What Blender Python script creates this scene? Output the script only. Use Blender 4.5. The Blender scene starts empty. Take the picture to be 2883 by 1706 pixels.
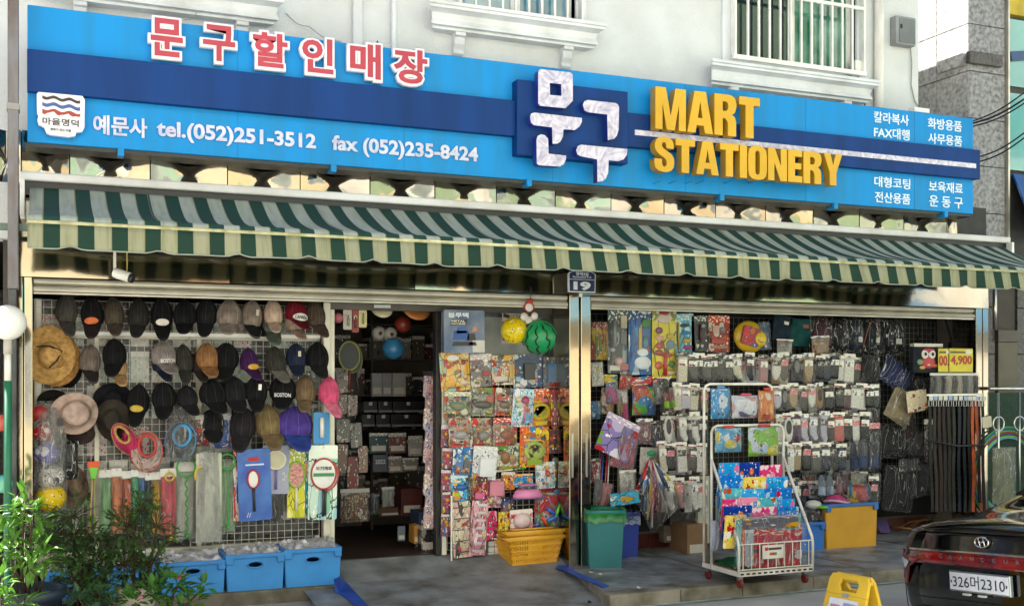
import bpy, math, random
from mathutils import Vector, Matrix, Euler, noise
sc = bpy.context.scene
col = sc.collection
R = math.radians
# ------------------------------------------------------------------ camera, sky, sun, exposure
F, CX, HY, PHI = 3103.7, 1441.5, 1069.0, R(22.76)
CAM = Vector((0, -8.5, 1.42))
cam = bpy.data.cameras.new('camera'); cam.sensor_width = 36; cam.lens = 36*F/2883
cam.shift_y = (HY-853)/2883; cam.clip_end = 2000; cam.clip_start = 0.05
camo = bpy.data.objects.new('camera', cam); col.objects.link(camo)
camo.location = CAM; camo.rotation_euler = (R(90), 0, -PHI); sc.camera = camo
SUN_EL, SUN_AZ = R(52), R(40)
w = bpy.data.worlds.new('World'); sc.world = w; w.use_nodes = True
nt = w.node_tree; bg = nt.nodes['Background']
sky = nt.nodes.new('ShaderNodeTexSky'); sky.sky_type = 'NISHITA'; sky.sun_disc = False
sky.sun_elevation = SUN_EL; sky.sun_rotation = SUN_AZ; sky.dust_density = 2.0; sky.ozone_density = 1.0
nt.links.new(sky.outputs[0], bg.inputs[0]); bg.inputs[1].default_value = 0.055
sd = Vector((-math.sin(SUN_AZ)*math.cos(SUN_EL), math.cos(SUN_AZ)*math.cos(SUN_EL), math.sin(SUN_EL)))
sl = bpy.data.lights.new('sun', 'SUN'); sl.energy = 5.0; sl.angle = R(0.5); sl.color = (1, .97, .92)
slo = bpy.data.objects.new('sun', sl); col.objects.link(slo); slo.rotation_euler = sd.to_track_quat('Z', 'Y').to_euler()
sc.view_settings.view_transform = 'Standard'; sc.view_settings.look = 'None'
sc.view_settings.exposure = 2.05; sc.view_settings.gamma = 1
try:
    sc.cycles.max_bounces = 8; sc.cycles.transparent_max_bounces = 10; sc.cycles.sample_clamp_indirect = 6
    sc.cycles.use_denoising = True
except Exception: pass

# ------------------------------------------------------------------ photo measurements -> world
def ray(px, py):
    dx = (px-CX)/F
    return Vector((math.sin(PHI)+dx*math.cos(PHI), math.cos(PHI)-dx*math.sin(PHI), (HY-py)/F))
def at(px, py, Y):
    d = ray(px, py); return CAM + d*((Y-CAM.y)/d.y)
def gr(px, py, Z):
    d = ray(px, py); return CAM + d*((Z-CAM.z)/d.z)
def XZ(px, py, Y):
    p = at(px, py, Y); return (p.x, p.z)
def box_at(x0, y0, x1, y1, Y):
    ym = (y0+y1)/2; xm = (x0+x1)/2
    return at(x0, ym, Y).x, at(x1, ym, Y).x, at(xm, y1, Y).z, at(xm, y0, Y).z     # X0 X1 Z0 Z1

# ------------------------------------------------------------------ materials
def L(h):
    h = h.lstrip('#'); o = []
    for i in (0, 2, 4):
        c = int(h[i:i+2], 16)/255; o.append(c/12.92 if c <= .04045 else ((c+.055)/1.055)**2.4)
    return (o[0], o[1], o[2], 1)
MC = {}
def C4(c): return L(c) if isinstance(c, str) else (tuple(c)+(1,))[:4]
def mat(name, c='808080', rough=.6, metal=0., var=.12, vs=5., bump=0., bs=60., coat=0., c2=None, stretch=(1, 1, 1), emit=None):
    if name in MC: return MC[name]
    m = bpy.data.materials.new(name); m.use_nodes = True; t = m.node_tree; p = t.nodes['Principled BSDF']
    N, K = t.nodes.new, t.links.new
    p.inputs['Metallic'].default_value = metal; p.inputs['Roughness'].default_value = rough
    if coat: p.inputs['Coat Weight'].default_value = coat; p.inputs['Coat Roughness'].default_value = .05
    tc = N('ShaderNodeTexCoord'); mp = N('ShaderNodeMapping'); mp.inputs['Scale'].default_value = stretch
    K(tc.outputs['Object'], mp.inputs[0])
    n = N('ShaderNodeTexNoise'); n.inputs['Scale'].default_value = vs; n.inputs['Detail'].default_value = 5
    K(mp.outputs[0], n.inputs[0])
    mx = N('ShaderNodeMix'); mx.data_type = 'RGBA'
    a = C4(c); b = C4(c2) if c2 else tuple(x*(1-2.2*var) for x in a[:3])+(1,)
    mx.inputs[6].default_value = tuple(min(1, x*(1+var*.6)) for x in a[:3])+(1,); mx.inputs[7].default_value = b
    rp = N('ShaderNodeMapRange'); rp.inputs[1].default_value = .38; rp.inputs[2].default_value = .72
    K(n.outputs[0], rp.inputs[0]); K(rp.outputs[0], mx.inputs[0]); K(mx.outputs[2], p.inputs['Base Color'])
    if bump:
        n2 = N('ShaderNodeTexNoise'); n2.inputs['Scale'].default_value = bs; n2.inputs['Detail'].default_value = 4
        K(mp.outputs[0], n2.inputs[0]); bp = N('ShaderNodeBump'); bp.inputs['Strength'].default_value = bump
        bp.inputs['Distance'].default_value = .01; K(n2.outputs[0], bp.inputs['Height']); K(bp.outputs[0], p.inputs['Normal'])
    MC[name] = m; return m
def plain(c, rough=.5, var=.08): return mat('m_%s_%d' % (c, int(rough*100)), c, rough, 0, var, 9)
def cloth(c):
    m = mat('cloth_'+c, c, .95, 0, .2, 14, .35, 320); m.node_tree.nodes['Principled BSDF'].inputs['Specular IOR Level'].default_value = .15; return m
def film(name='film', clear=.965, tint=(1, 1, 1), rough=.10, bump=1.0, bs=24., ior=1.55, glint=.5):
    if name in MC: return MC[name]
    m = bpy.data.materials.new(name); m.use_nodes = True; t = m.node_tree; t.nodes.clear(); N, K = t.nodes.new, t.links.new
    o = N('ShaderNodeOutputMaterial'); tr = N('ShaderNodeBsdfTransparent'); gl = N('ShaderNodeBsdfGlossy'); df = N('ShaderNodeBsdfDiffuse')
    tr.inputs[0].default_value = tint+(1,); gl.inputs['Roughness'].default_value = rough; df.inputs[0].default_value = tint+(1,)
    fr = N('ShaderNodeFresnel'); fr.inputs[0].default_value = ior
    tc = N('ShaderNodeTexCoord'); n = N('ShaderNodeTexNoise'); n.inputs['Scale'].default_value = bs; n.inputs['Detail'].default_value = 3
    n.inputs['Distortion'].default_value = 1.0
    bp = N('ShaderNodeBump'); bp.inputs['Strength'].default_value = bump; bp.inputs['Distance'].default_value = .02
    K(tc.outputs['Object'], n.inputs[0])
    vo = N('ShaderNodeTexVoronoi'); vo.feature = 'DISTANCE_TO_EDGE'; vo.inputs['Scale'].default_value = bs*1.1
    vm = N('ShaderNodeMix'); vm.data_type = 'VECTOR'; vm.inputs[0].default_value = .12; K(tc.outputs['Object'], vm.inputs[4]); K(n.outputs[1], vm.inputs[5]); K(vm.outputs[1], vo.inputs['Vector'])
    sm = N('ShaderNodeMath'); sm.operation = 'MULTIPLY_ADD'; sm.inputs[1].default_value = 1.6; K(vo.outputs['Distance'], sm.inputs[0]); K(n.outputs[0], sm.inputs[2]); K(sm.outputs[0], bp.inputs['Height'])
    for x in (gl, df): K(bp.outputs[0], x.inputs['Normal'])
    K(bp.outputs[0], fr.inputs['Normal'])
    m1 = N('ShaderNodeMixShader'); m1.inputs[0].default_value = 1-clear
    if glint:      # pale streaks painted into the film in place of glossy highlights
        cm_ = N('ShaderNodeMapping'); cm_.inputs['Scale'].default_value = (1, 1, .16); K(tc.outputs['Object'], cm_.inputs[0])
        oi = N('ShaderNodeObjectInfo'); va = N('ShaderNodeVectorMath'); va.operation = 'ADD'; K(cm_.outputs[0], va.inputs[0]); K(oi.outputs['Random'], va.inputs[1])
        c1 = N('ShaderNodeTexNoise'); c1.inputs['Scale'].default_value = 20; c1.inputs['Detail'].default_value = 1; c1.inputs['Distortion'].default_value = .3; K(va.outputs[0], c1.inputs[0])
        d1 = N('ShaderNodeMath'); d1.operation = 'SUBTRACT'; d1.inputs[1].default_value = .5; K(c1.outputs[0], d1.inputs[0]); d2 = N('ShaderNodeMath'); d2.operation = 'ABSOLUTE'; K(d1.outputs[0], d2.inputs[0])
        d3 = N('ShaderNodeMapRange'); d3.inputs[1].default_value = 0; d3.inputs[2].default_value = .016; d3.inputs[3].default_value = glint; d3.inputs[4].default_value = 1-clear; K(d2.outputs[0], d3.inputs[0]); K(d3.outputs[0], m1.inputs[0])
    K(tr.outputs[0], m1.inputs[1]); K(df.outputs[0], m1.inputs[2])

    m2 = N('ShaderNodeMixShader'); ad = N('ShaderNodeMath'); ad.operation = 'MULTIPLY_ADD'; ad.inputs[1].default_value = .62; ad.inputs[2].default_value = 0
    K(fr.outputs[0], ad.inputs[0]); K(ad.outputs[0], m2.inputs[0]); K(m1.outputs[0], m2.inputs[1]); K(gl.outputs[0], m2.inputs[2])
    K(m2.outputs[0], o.inputs[0]); MC[name] = m; return m
def vivid(c):
    import colorsys
    r_, g_, b_, _ = C4(c); h_, s_, v_ = colorsys.rgb_to_hsv(r_, g_, b_)
    return colorsys.hsv_to_rgb(h_, min(1, s_*1.22) if s_ > .25 else s_, min(.85, v_*1.12))
def printed(name, pal, seed=0, scale=4., amount=.55, header=True, rough=.35, lines=True, ax=(1, 1, 1)):
    """offset-printed packaging: coloured shapes, outlines and rows of small print on a ground colour"""
    if name in MC: return MC[name]
    m = bpy.data.materials.new(name); m.use_nodes = True; t = m.node_tree; p = t.nodes['Principled BSDF']; N, K = t.nodes.new, t.links.new
    p.inputs['Roughness'].default_value = rough; p.inputs['Specular IOR Level'].default_value = .5
    rnd = random.Random(seed*7+len(name)); pal = [vivid(c) for c in pal]
    tc = N('ShaderNodeTexCoord'); mp = N('ShaderNodeMapping'); K(tc.outputs['Generated'], mp.inputs[0])
    mp.inputs['Location'].default_value = (rnd.random()*9, 0, rnd.random()*9); mp.inputs['Scale'].default_value = ax
    wn = N('ShaderNodeTexNoise'); wn.inputs['Scale'].default_value = 4; K(mp.outputs[0], wn.inputs[0])
    wm = N('ShaderNodeMix'); wm.data_type = 'VECTOR'; wm.inputs[0].default_value = .12; K(mp.outputs[0], wm.inputs[4]); K(wn.outputs[1], wm.inputs[5])
    v = N('ShaderNodeTexVoronoi'); v.inputs['Scale'].default_value = scale; K(wm.outputs[1], v.inputs['Vector'])
    sp = N('ShaderNodeSeparateColor'); K(v.outputs['Color'], sp.inputs[0])
    rp = N('ShaderNodeValToRGB'); rp.color_ramp.interpolation = 'CONSTANT'; els = rp.color_ramp.elements
    n = len(pal)
    for i, c in enumerate(pal):
        e = els[i] if i < 2 else els.new(i/n)
        e.position = i/n; e.color = C4(c)
    K(sp.outputs[0], rp.inputs[0])
    # shapes only inside cells below a size
    lt = N('ShaderNodeMath'); lt.operation = 'LESS_THAN'; lt.inputs[1].default_value = amount; K(v.outputs['Distance'], lt.inputs[0])
    mx = N('ShaderNodeMix'); mx.data_type = 'RGBA'; mx.inputs[6].default_value = C4(pal[0]); K(lt.outputs[0], mx.inputs[0]); K(rp.outputs[0], mx.inputs[7])
    last = mx.outputs[2]
    v2 = N('ShaderNodeTexVoronoi'); v2.inputs['Scale'].default_value = scale*2.3; K(wm.outputs[1], v2.inputs['Vector'])
    sp2 = N('ShaderNodeSeparateColor'); K(v2.outputs['Color'], sp2.inputs[0])
    rp2 = N('ShaderNodeValToRGB'); rp2.color_ramp.interpolation = 'CONSTANT'; e2 = rp2.color_ramp.elements
    pal2 = pal[1:]+['f2efe6', '2a2624', 'e8e4d8']
    for i, c in enumerate(pal2):
        e = e2[i] if i < 2 else e2.new(i/len(pal2))
        e.position = i/len(pal2); e.color = C4(c)
    K(sp2.outputs[1], rp2.inputs[0])
    l2 = N('ShaderNodeMath'); l2.operation = 'LESS_THAN'; l2.inputs[1].default_value = .27; K(v2.outputs['Distance'], l2.inputs[0])
    m2 = N('ShaderNodeMix'); m2.data_type = 'RGBA'; K(l2.outputs[0], m2.inputs[0]); K(last, m2.inputs[6]); K(rp2.outputs[0], m2.inputs[7]); last = m2.outputs[2]
    if lines:
        v3 = N('ShaderNodeTexVoronoi'); v3.feature = 'DISTANCE_TO_EDGE'; v3.inputs['Scale'].default_value = scale; K(wm.outputs[1], v3.inputs['Vector'])
        l3 = N('ShaderNodeMath'); l3.operation = 'LESS_THAN'; l3.inputs[1].default_value = .022; K(v3.outputs['Distance'], l3.inputs[0])
        m3 = N('ShaderNodeMix'); m3.data_type = 'RGBA'; K(l3.outputs[0], m3.inputs[0]); K(last, m3.inputs[6]); m3.inputs[7].default_value = L('3a3330'); last = m3.outputs[2]
    if header:
        s = N('ShaderNodeSeparateXYZ'); K(tc.outputs['Generated'], s.inputs[0])
        g = N('ShaderNodeMath'); g.operation = 'GREATER_THAN'; g.inputs[1].default_value = .80+rnd.random()*.05; K(s.outputs[2], g.inputs[0])
        nn = N('ShaderNodeTexNoise'); nn.inputs['Scale'].default_value = 9; nn.inputs['Detail'].default_value = 1; hm = N('ShaderNodeMapping'); hm.inputs['Scale'].default_value = (1, 1, 2.2); K(tc.outputs['Generated'], hm.inputs[0]); K(hm.outputs[0], nn.inputs[0])
        gg = N('ShaderNodeMath'); gg.operation = 'GREATER_THAN'; gg.inputs[1].default_value = .56; K(nn.outputs[0], gg.inputs[0])
        mh = N('ShaderNodeMix'); mh.data_type = 'RGBA'; K(gg.outputs[0], mh.inputs[0]); mh.inputs[6].default_value = C4(pal[1 % n]); mh.inputs[7].default_value = L('efeadd')
        m4 = N('ShaderNodeMix'); m4.data_type = 'RGBA'; K(g.outputs[0], m4.inputs[0]); K(last, m4.inputs[6]); K(mh.outputs[2], m4.inputs[7]); last = m4.outputs[2]
    K(last, p.inputs['Base Color'])
    MC[name] = m; return m

# ------------------------------------------------------------------ mesh builder
org = {}
class MB:
    def __init__(s): s.v = []; s.f = []; s.mi = []; s.cur = 0
    def add(s, vs, fs, M=None):
        b = len(s.v)
        for p in vs:
            p = Vector(p); s.v.append(M @ p if M is not None else p)
        for f in fs: s.f.append([b+i for i in f]); s.mi.append(s.cur)
        return s
    def box(s, x0, x1, y0, y1, z0, z1, M=None):
        return s.add([(x0, y0, z0), (x1, y0, z0), (x1, y1, z0), (x0, y1, z0), (x0, y0, z1), (x1, y0, z1), (x1, y1, z1), (x0, y1, z1)],
                     [(3, 2, 1, 0), (4, 5, 6, 7), (0, 1, 5, 4), (1, 2, 6, 5), (2, 3, 7, 6), (3, 0, 4, 7)], M)
    def bar(s, p, q, a, b=None, up=(0, 0, 1)):
        p, q = Vector(p), Vector(q); d = (q-p); l = d.length; d.normalize(); u = Vector(up)
        if abs(d.dot(u)) > .98: u = Vector((0, 1, 0))
        x = d.cross(u).normalized(); z = x.cross(d).normalized(); b = b or a
        vs = []
        for t in (p, q):
            for sx, sz in ((-1, -1), (1, -1), (1, 1), (-1, 1)): vs.append(t+x*sx*a/2+z*sz*b/2)
        return s.add(vs, [(3, 2, 1, 0), (4, 5, 6, 7), (0, 1, 5, 4), (1, 2, 6, 5), (2, 3, 7, 6), (3, 0, 4, 7)])
    def tube(s, pts, r, n=7, closed=False, caps=True):
        pts = [Vector(p) for p in pts]; m = len(pts); rs = r if isinstance(r, (list, tuple)) else [r]*m
        vs = []; fs = []; px = None
        for i, p in enumerate(pts):
            if closed: d = pts[(i+1) % m]-pts[i-1]
            else: d = pts[min(i+1, m-1)]-pts[max(i-1, 0)]
            d.normalize()
            if px is None:
                u = Vector((0, 0, 1)) if abs(d.z) < .9 else Vector((0, 1, 0)); px = d.cross(u).normalized()
            px = (px-d*px.dot(d)).normalized(); py = d.cross(px)
            for k in range(n):
                a = 2*math.pi*k/n; vs.append(p+(px*math.cos(a)+py*math.sin(a))*rs[i])
        for i in range(m if closed else m-1):
            j = (i+1) % m
            for k in range(n): fs.append((i*n+k, i*n+(k+1) % n, j*n+(k+1) % n, j*n+k))
        if caps and not closed: fs.append(tuple(range(n))[::-1]); fs.append(tuple((m-1)*n+k for k in range(n)))
        return s.add(vs, fs)
    def lathe(s, prof, n=16, M=None, cap=True):
        vs = []; fs = []
        for r, z in prof:
            for k in range(n): a = 2*math.pi*k/n; vs.append((r*math.cos(a), r*math.sin(a), z))
        for i in range(len(prof)-1):
            for k in range(n): fs.append((i*n+k, i*n+(k+1) % n, (i+1)*n+(k+1) % n, (i+1)*n+k))
        if cap:
            if prof[0][0] > 1e-4: fs.append(tuple(range(n))[::-1])
            if prof[-1][0] > 1e-4: fs.append(tuple((len(prof)-1)*n+k for k in range(n)))
        return s.add(vs, fs, M)
    def ball(s, c, r, nu=14, nv=9, sx=1, sy=1, sz=1):
        pr = [(math.sin(math.pi*i/nv), -math.cos(math.pi*i/nv)) for i in range(nv+1)]
        return s.lathe([(max(a, 1e-5), b) for a, b in pr], nu, Matrix.Translation(c) @ Matrix.Diagonal((r*sx, r*sy, r*sz, 1)), cap=False)
    def grid(s, fn, nu, nv, M=None):
        vs = [fn(i/nu, j/nv) for j in range(nv+1) for i in range(nu+1)]
        fs = [(j*(nu+1)+i, j*(nu+1)+i+1, (j+1)*(nu+1)+i+1, (j+1)*(nu+1)+i) for j in range(nv) for i in range(nu)]
        return s.add(vs, fs, M)
    def prism(s, poly, y0, y1):           # convex-ish polygon in x,z extruded along y
        n = len(poly); vs = [(x, y0, z) for x, z in poly]+[(x, y1, z) for x, z in poly]
        fs = [tuple(range(n)), tuple(range(2*n-1, n-1, -1))]+[(i, i+n, (i+1) % n+n, (i+1) % n) for i in range(n)]
        return s.add(vs, fs)
    def mesh(s, name, off=Vector((0, 0, 0)), smooth=False):
        me = bpy.data.meshes.new(name); me.from_pydata([tuple(p-off) for p in s.v], [], s.f)
        if any(s.mi): me.polygons.foreach_set('material_index', s.mi)
        if smooth: me.polygons.foreach_set('use_smooth', [True]*len(me.polygons))
        me.validate(); me.update(); return me
    def build(s, name, m, parent=None, smooth=False, bevel=0, local=False, thick=0):
        off = org.get(parent.name, Vector((0, 0, 0))) if (parent and not local) else Vector((0, 0, 0))
        return link(name, s.mesh(name, off, smooth), m, parent, off, bevel, thick)
def link(name, me, m, parent=None, off=Vector((0, 0, 0)), bevel=0, thick=0):
    o = bpy.data.objects.new(name, me); col.objects.link(o)
    for x in (m if isinstance(m, (list, tuple)) else [m]): me.materials.append(x)
    if parent: o.parent = parent
    org[o.name] = off
    if thick: d = o.modifiers.new('solid', 'SOLIDIFY'); d.thickness = thick; d.offset = 0
    if bevel: b = o.modifiers.new('bevel', 'BEVEL'); b.width = bevel; b.segments = 2; b.limit_method = 'ANGLE'; b.angle_limit = R(40)
    return o
def tag(o, label, cat=None, group=None, kind=None):
    if label: o['label'] = label
    if cat: o['category'] = cat
    if group: o['group'] = group
    if kind: o['kind'] = kind
    return o
def thing(name, label, cat, loc=(0, 0, 0), rot=(0, 0, 0), group=None, local=False):
    o = bpy.data.objects.new(name, None); col.objects.link(o); o.empty_display_size = .1
    o.location = loc; o.rotation_euler = rot; org[o.name] = Vector((0, 0, 0)) if local else Vector(loc)
    return tag(o, label, cat, group)
def part(name, mb, m, parent, **k): return mb.build(name, m, parent, **k)
def struct(name, mb, m, **k): return tag(mb.build(name, m, **k), None, kind='structure')
def setm(o, m):
    if o.type == 'MESH':
        o.material_slots[0].link = 'OBJECT'; o.material_slots[0].material = m
def copy_tree(root, loc, rot=(0, 0, 0), scale=None, mats=None, label=None, skip=()):
    r = root.copy(); col.objects.link(r); r.location = loc; r.rotation_euler = rot
    if scale: r.scale = scale
    if label: r['label'] = label
    for ch in root.children:
        k = ch.name.split('.')[0]
        if k in skip: continue
        c = ch.copy(); col.objects.link(c); c.parent = r
        if mats and k in mats: setm(c, mats[k])
        for g in ch.children:
            d = g.copy(); col.objects.link(d); d.parent = c
            if mats and g.name.split('.')[0] in mats: setm(d, mats[g.name.split('.')[0]])
    return r
def curve_mesh(polys, ext, Y, name='shape', bevel=0., cyclic=True):
    """filled 2D outline(s) (x,z) with holes, extruded from Y (front) back to Y+2*ext"""
    cu = bpy.data.curves.new('c', 'CURVE'); cu.dimensions = '2D'; cu.fill_mode = 'BOTH'; cu.extrude = ext; cu.bevel_depth = bevel; cu.bevel_resolution = 1
    for poly in polys:
        s = cu.splines.new('POLY'); s.points.add(len(poly)-1)
        for i, (x, z) in enumerate(poly): s.points[i].co = (x, z, 0, 1)
        s.use_cyclic_u = True
    return _curve_to_mesh(cu, Y, ext+bevel, name)
def _curve_to_mesh(cu, Y, half, name, fit=None):
    o = bpy.data.objects.new('tmp', cu); col.objects.link(o); bpy.context.view_layer.update()
    me = bpy.data.meshes.new_from_object(o); bpy.data.objects.remove(o); bpy.data.curves.remove(cu); me.name = name
    me.materials.clear()
    if fit and len(me.vertices):
        xs = [v.co.x for v in me.vertices]; ys = [v.co.y for v in me.vertices]
        a, b, c, d = min(xs), max(xs), min(ys), max(ys); X0, X1, Z0, Z1 = fit
        sx = (X1-X0)/max(b-a, 1e-6); sy = (Z1-Z0)/max(d-c, 1e-6)
        for v in me.vertices: v.co.x = X0+(v.co.x-a)*sx; v.co.y = Z0+(v.co.y-c)*sy
    for v in me.vertices: x, y, z = v.co; v.co = (x, Y+half-z, y)
    return me
def text_mesh(body, X0, X1, Z0, Z1, Y, offset=.02, ext=.002, name='lettering', space=1.0):
    cu = bpy.data.curves.new('t', 'FONT'); cu.body = body; cu.size = 1; cu.offset = offset; cu.extrude = ext; cu.space_character = space; cu.resolution_u = 3
    return _curve_to_mesh(cu, Y, ext, name, (X0, X1, Z0, Z1))
def shift(me, off):
    for v in me.vertices: v.co -= off
    return me
def put(name, me, m, parent, local=False):
    off = org.get(parent.name, Vector((0, 0, 0))) if (parent and not local) else Vector((0, 0, 0))
    return link(name, shift(me, off), m, parent, off)
def bevel_text(body, X0, X1, Z0, Z1, Y, ext, bev, name):
    cu = bpy.data.curves.new('t', 'FONT'); cu.body = body; cu.size = 1; cu.extrude = ext/.16; cu.bevel_depth = bev; cu.bevel_resolution = 1; cu.resolution_u = 3
    me = _curve_to_mesh(cu, 0, 0, name, (X0, X1, Z0, Z1))
    ys = [v.co.y for v in me.vertices]; a, b = min(ys), max(ys)
    for v in me.vertices: v.co.y = Y+(v.co.y-a)/(b-a)*2*ext
    return me
def write(body, x0, y0, x1, y1, Y, m, parent, offset=.02, ext=.003, name='lettering', space=1.0):
    return put(name, text_mesh(body, *box_at(x0, y0, x1, y1, Y), Y, offset, ext, name, space), m, parent)
def rrect(x0, x1, z0, z1, r=.01, n=3):
    o = []
    for cx, cz, a in ((x1-r, z0+r, -90), (x1-r, z1-r, 0), (x0+r, z1-r, 90), (x0+r, z0+r, 180)):
        for i in range(n+1): t = R(a+90*i/n); o.append((cx+r*math.cos(t), cz+r*math.sin(t)))
    return o
ORD = 'first second third fourth fifth sixth seventh eighth ninth tenth eleventh twelfth thirteenth fourteenth fifteenth sixteenth seventeenth eighteenth nineteenth twentieth'.split()
# ------------------------------------------------------------------ shared materials
STEEL = mat('stainless_steel', 'd8d6d2', .07, 1., .05, 3, .05, 6)
STEELR = mat('brushed_steel', 'c9c7c2', .28, 1., .1, 8, .05, 20, stretch=(1, 1, .1))
QST = mat('quilted_steel', 'a8a090', .07, 1., .1, 2, .06, 5)
ALU = mat('aluminium', 'c8c2b4', .38, .85, .12, 6, .03, 40)
ALUW = mat('cream_aluminium', 'd9d3c3', .45, .25, .1, 5, .02, 40)
WHITEP = mat('white_enamel', 'e9e8e2', .4, 0, .08, 6)
STUCCO = mat('white_stucco', 'd3d6d7', .95, 0, .05, 2.4, .6, 90, c2='c6c8c7')
TRIM = mat('white_moulding', 'dadde0', .7, 0, .07, 4, .1, 60, c2='c4c6c6')
DARK = mat('dark_metal', '2a2928', .5, .3, .2, 10)
BLACKP = mat('black_plastic', '17171a', .4, 0, .1, 10)
PAINTF = mat('grey_floor_paint', '878c92', .48, 0, .16, 5, .3, 120, c2='4a4843')
CONC = mat('old_concrete', '8a8376', .9, 0, .2, 5, .5, 60, c2='55503f')
ASPH = mat('street_concrete', 'a6a59d', .9, 0, .12, 1.3, .5, 160, c2='8b8b85')
BLUEP = mat('blue_kerb_paint', '2c53b0', .5, 0, .15, 8, .2, 60)
GLASSD = mat('window_glass', '1f2b2e', .04, 0, .2, 1.2, coat=1)
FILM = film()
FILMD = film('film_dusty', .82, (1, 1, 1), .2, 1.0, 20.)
FILMX = film('film_streaked', .99, (1, 1, 1), .07, .9, 16., 1.5, .75)  # strongest painted highlight streaks, for the dark bags
BLIST = film('blister', .97, (1, 1, 1), .06, .25, 10., 1.5, 0)

# ------------------------------------------------------------------ ground, platforms, ramp
g = MB(); g.grid(lambda u, v: (-300+600*u, -300+600*v, -.2), 1, 1); struct('street', g, ASPH)
cor = gr(1720, 1676, -.11); fr_y = -1.50
m = MB(); top = [(3.93, -.30), (3.66, fr_y-.05), (9.2, fr_y+.05), (9.2, .35), (3.93, .35)]
m.cur = 0; m.add([(x, y, -.11) for x, y in top], [(0, 1, 2, 3, 4)])
m.cur = 1; n = len(top)
m.add([(x, y, -.11) for x, y in top]+[(x, y, -.26) for x, y in top], [(i, i+n, (i+1) % n+n, (i+1) % n) for i in range(n)])
pl = struct('pavement', m, [PAINTF, CONC]); pl.data.polygons[0].flip()
m = MB()      # worn concrete nosing along the platform front: short cast lengths
rx = random.Random(4); x = 3.66
while x < 9.1:
    wd = rx.uniform(.5, .9); x2 = min(9.15, x+wd); yy = lambda X: fr_y-.05+(X-3.66)/5.54*.10
    m = MB(); m.add([(x, yy(x)-.02, -.22), (x2-.006, yy(x2)-.02, -.22), (x2-.006, yy(x2)+.13, -.22), (x, yy(x)+.13, -.22),
                     (x, yy(x)-.02, -.105), (x2-.006, yy(x2)-.02, -.105), (x2-.006, yy(x2)+.13, -.103), (x, yy(x)+.13, -.103)],
                    [(4, 5, 6, 7), (0, 1, 5, 4), (1, 2, 6, 5), (2, 3, 7, 6), (3, 0, 4, 7)])
    part('kerb_block', m, CONC, pl, bevel=.008); x = x2
for jx in (4.9, 6.1, 7.3):
    m = MB(); m.box(jx, jx+.006, -1.36, .28, -.1095, -.1085); part('joint', m, mat('joint_dirt', '2f2d2a', .9), pl)
m = MB(); m.add([(3.6, -1.60, -.193), (9.2, -1.50, -.193), (9.2, -1.54, -.193), (3.6, -1.645, -.193)], [(0, 1, 2, 3)]); m.f[-1] = m.f[-1][::-1]
struct('painted_kerb_line', m, mat('pale_line_paint', '9fb3b4', .6, 0, .3, 12, .3, 60, c2='5b7d74'))
m = MB()
rows = [(.02, 0.0, 2.02, 3.97), (-.35, -.113, 2.02, 3.96), (-.9, -.165, 2.02, 3.83), (-1.75, -.196, 2.02, 3.62)]
m.add([p for y, z, a, b in rows for p in ((a-.3, y, z), ((a+b)/2, y, z), (b, y, z))], [(i*3+j, i*3+3+j, i*3+4+j, i*3+1+j) for i in range(3) for j in range(2)])
struct('entrance_ramp', m, mat('ramp_paint', '82868b', .52, 0, .22, 4.2, .4, 110, c2='56534d'))
m = MB(); m.box(-.3, 2.03, -.46, .3, -.25, -.10); struct('plinth', m, mat('plinth_concrete', '6d675a', .85, 0, .2, 6, .4, 80, c2='4b463b'), bevel=.01)
def on_ramp(px, py, lift=.006):
    z = -.15
    for _ in range(8):
        p = gr(px, py, z); y = p.y
        for (ya, za, _a, _b), (yb_, zb_, _c, _d) in zip(rows, rows[1:]):
            if yb_ <= y <= ya: z = za+(zb_-za)*(ya-y)/(ya-yb_)
        z += lift
    return p
m = MB(); q = [on_ramp(*t) for t in ((940, 1642), (958, 1634), (983, 1647), (1042, 1712), (1014, 1712), (956, 1669), (943, 1666))]
for k in (0, 1): q[k].z += .03
m.add(q, [(0, 6, 5, 2, 1), (2, 5, 4, 3)]); struct('blue_ramp_edge', m, BLUEP, thick=.008)
m = MB(); q = [gr(x, y, -.103) for x, y in ((1564, 1598), (1578, 1586), (1608, 1581), (1616, 1606), (1713, 1648), (1697, 1652), (1613, 1617), (1587, 1603))]
m.add(q, [(0, 7, 3, 2, 1), (7, 6, 5, 4, 3)]); struct('blue_platform_edge', m, BLUEP, thick=.006)
m = MB(); m.box(-.2, 3.95, .02, 4.2, -.06, .004); struct('shop_floor', m, mat('brown_floor', '3a2a24', .45, 0, .2, 3))

# ------------------------------------------------------------------ shop building
B = thing('shop_building', 'white stucco two-storey shop building with barred upstairs windows', 'building', (3, 0, 0))
WY = -.10
WIN = [(.25, 1.32, 4.40), (3.05, 4.10, 4.40), (5.66, 7.06, 4.29)]
def wallbox(x0, x1, z0, z1):
    m = MB(); m.box(x0, x1, WY, .12, z0, z1); part('wall', m, STUCCO, B)
wallbox(-1.3, 7.83, 2.4, 4.29); wallbox(-1.3, .25, 4.29, 6.4); wallbox(1.32, 3.05, 4.29, 8.0); wallbox(4.10, 5.2, 4.29, 8.0); wallbox(5.2, 5.66, 4.29, 7.2)  # out-of-view wall tops and left end sized to shape the building's shadow
wallbox(7.06, 7.83, 4.29, 5.9)
for a, b, z in WIN[:2]: wallbox(a, b, 4.29, z)
for a, b, z in WIN: wallbox(a, b, 6.0, 8.0 if 2 < b < 5 else (6.4 if b < 2 else 7.2))
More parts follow.
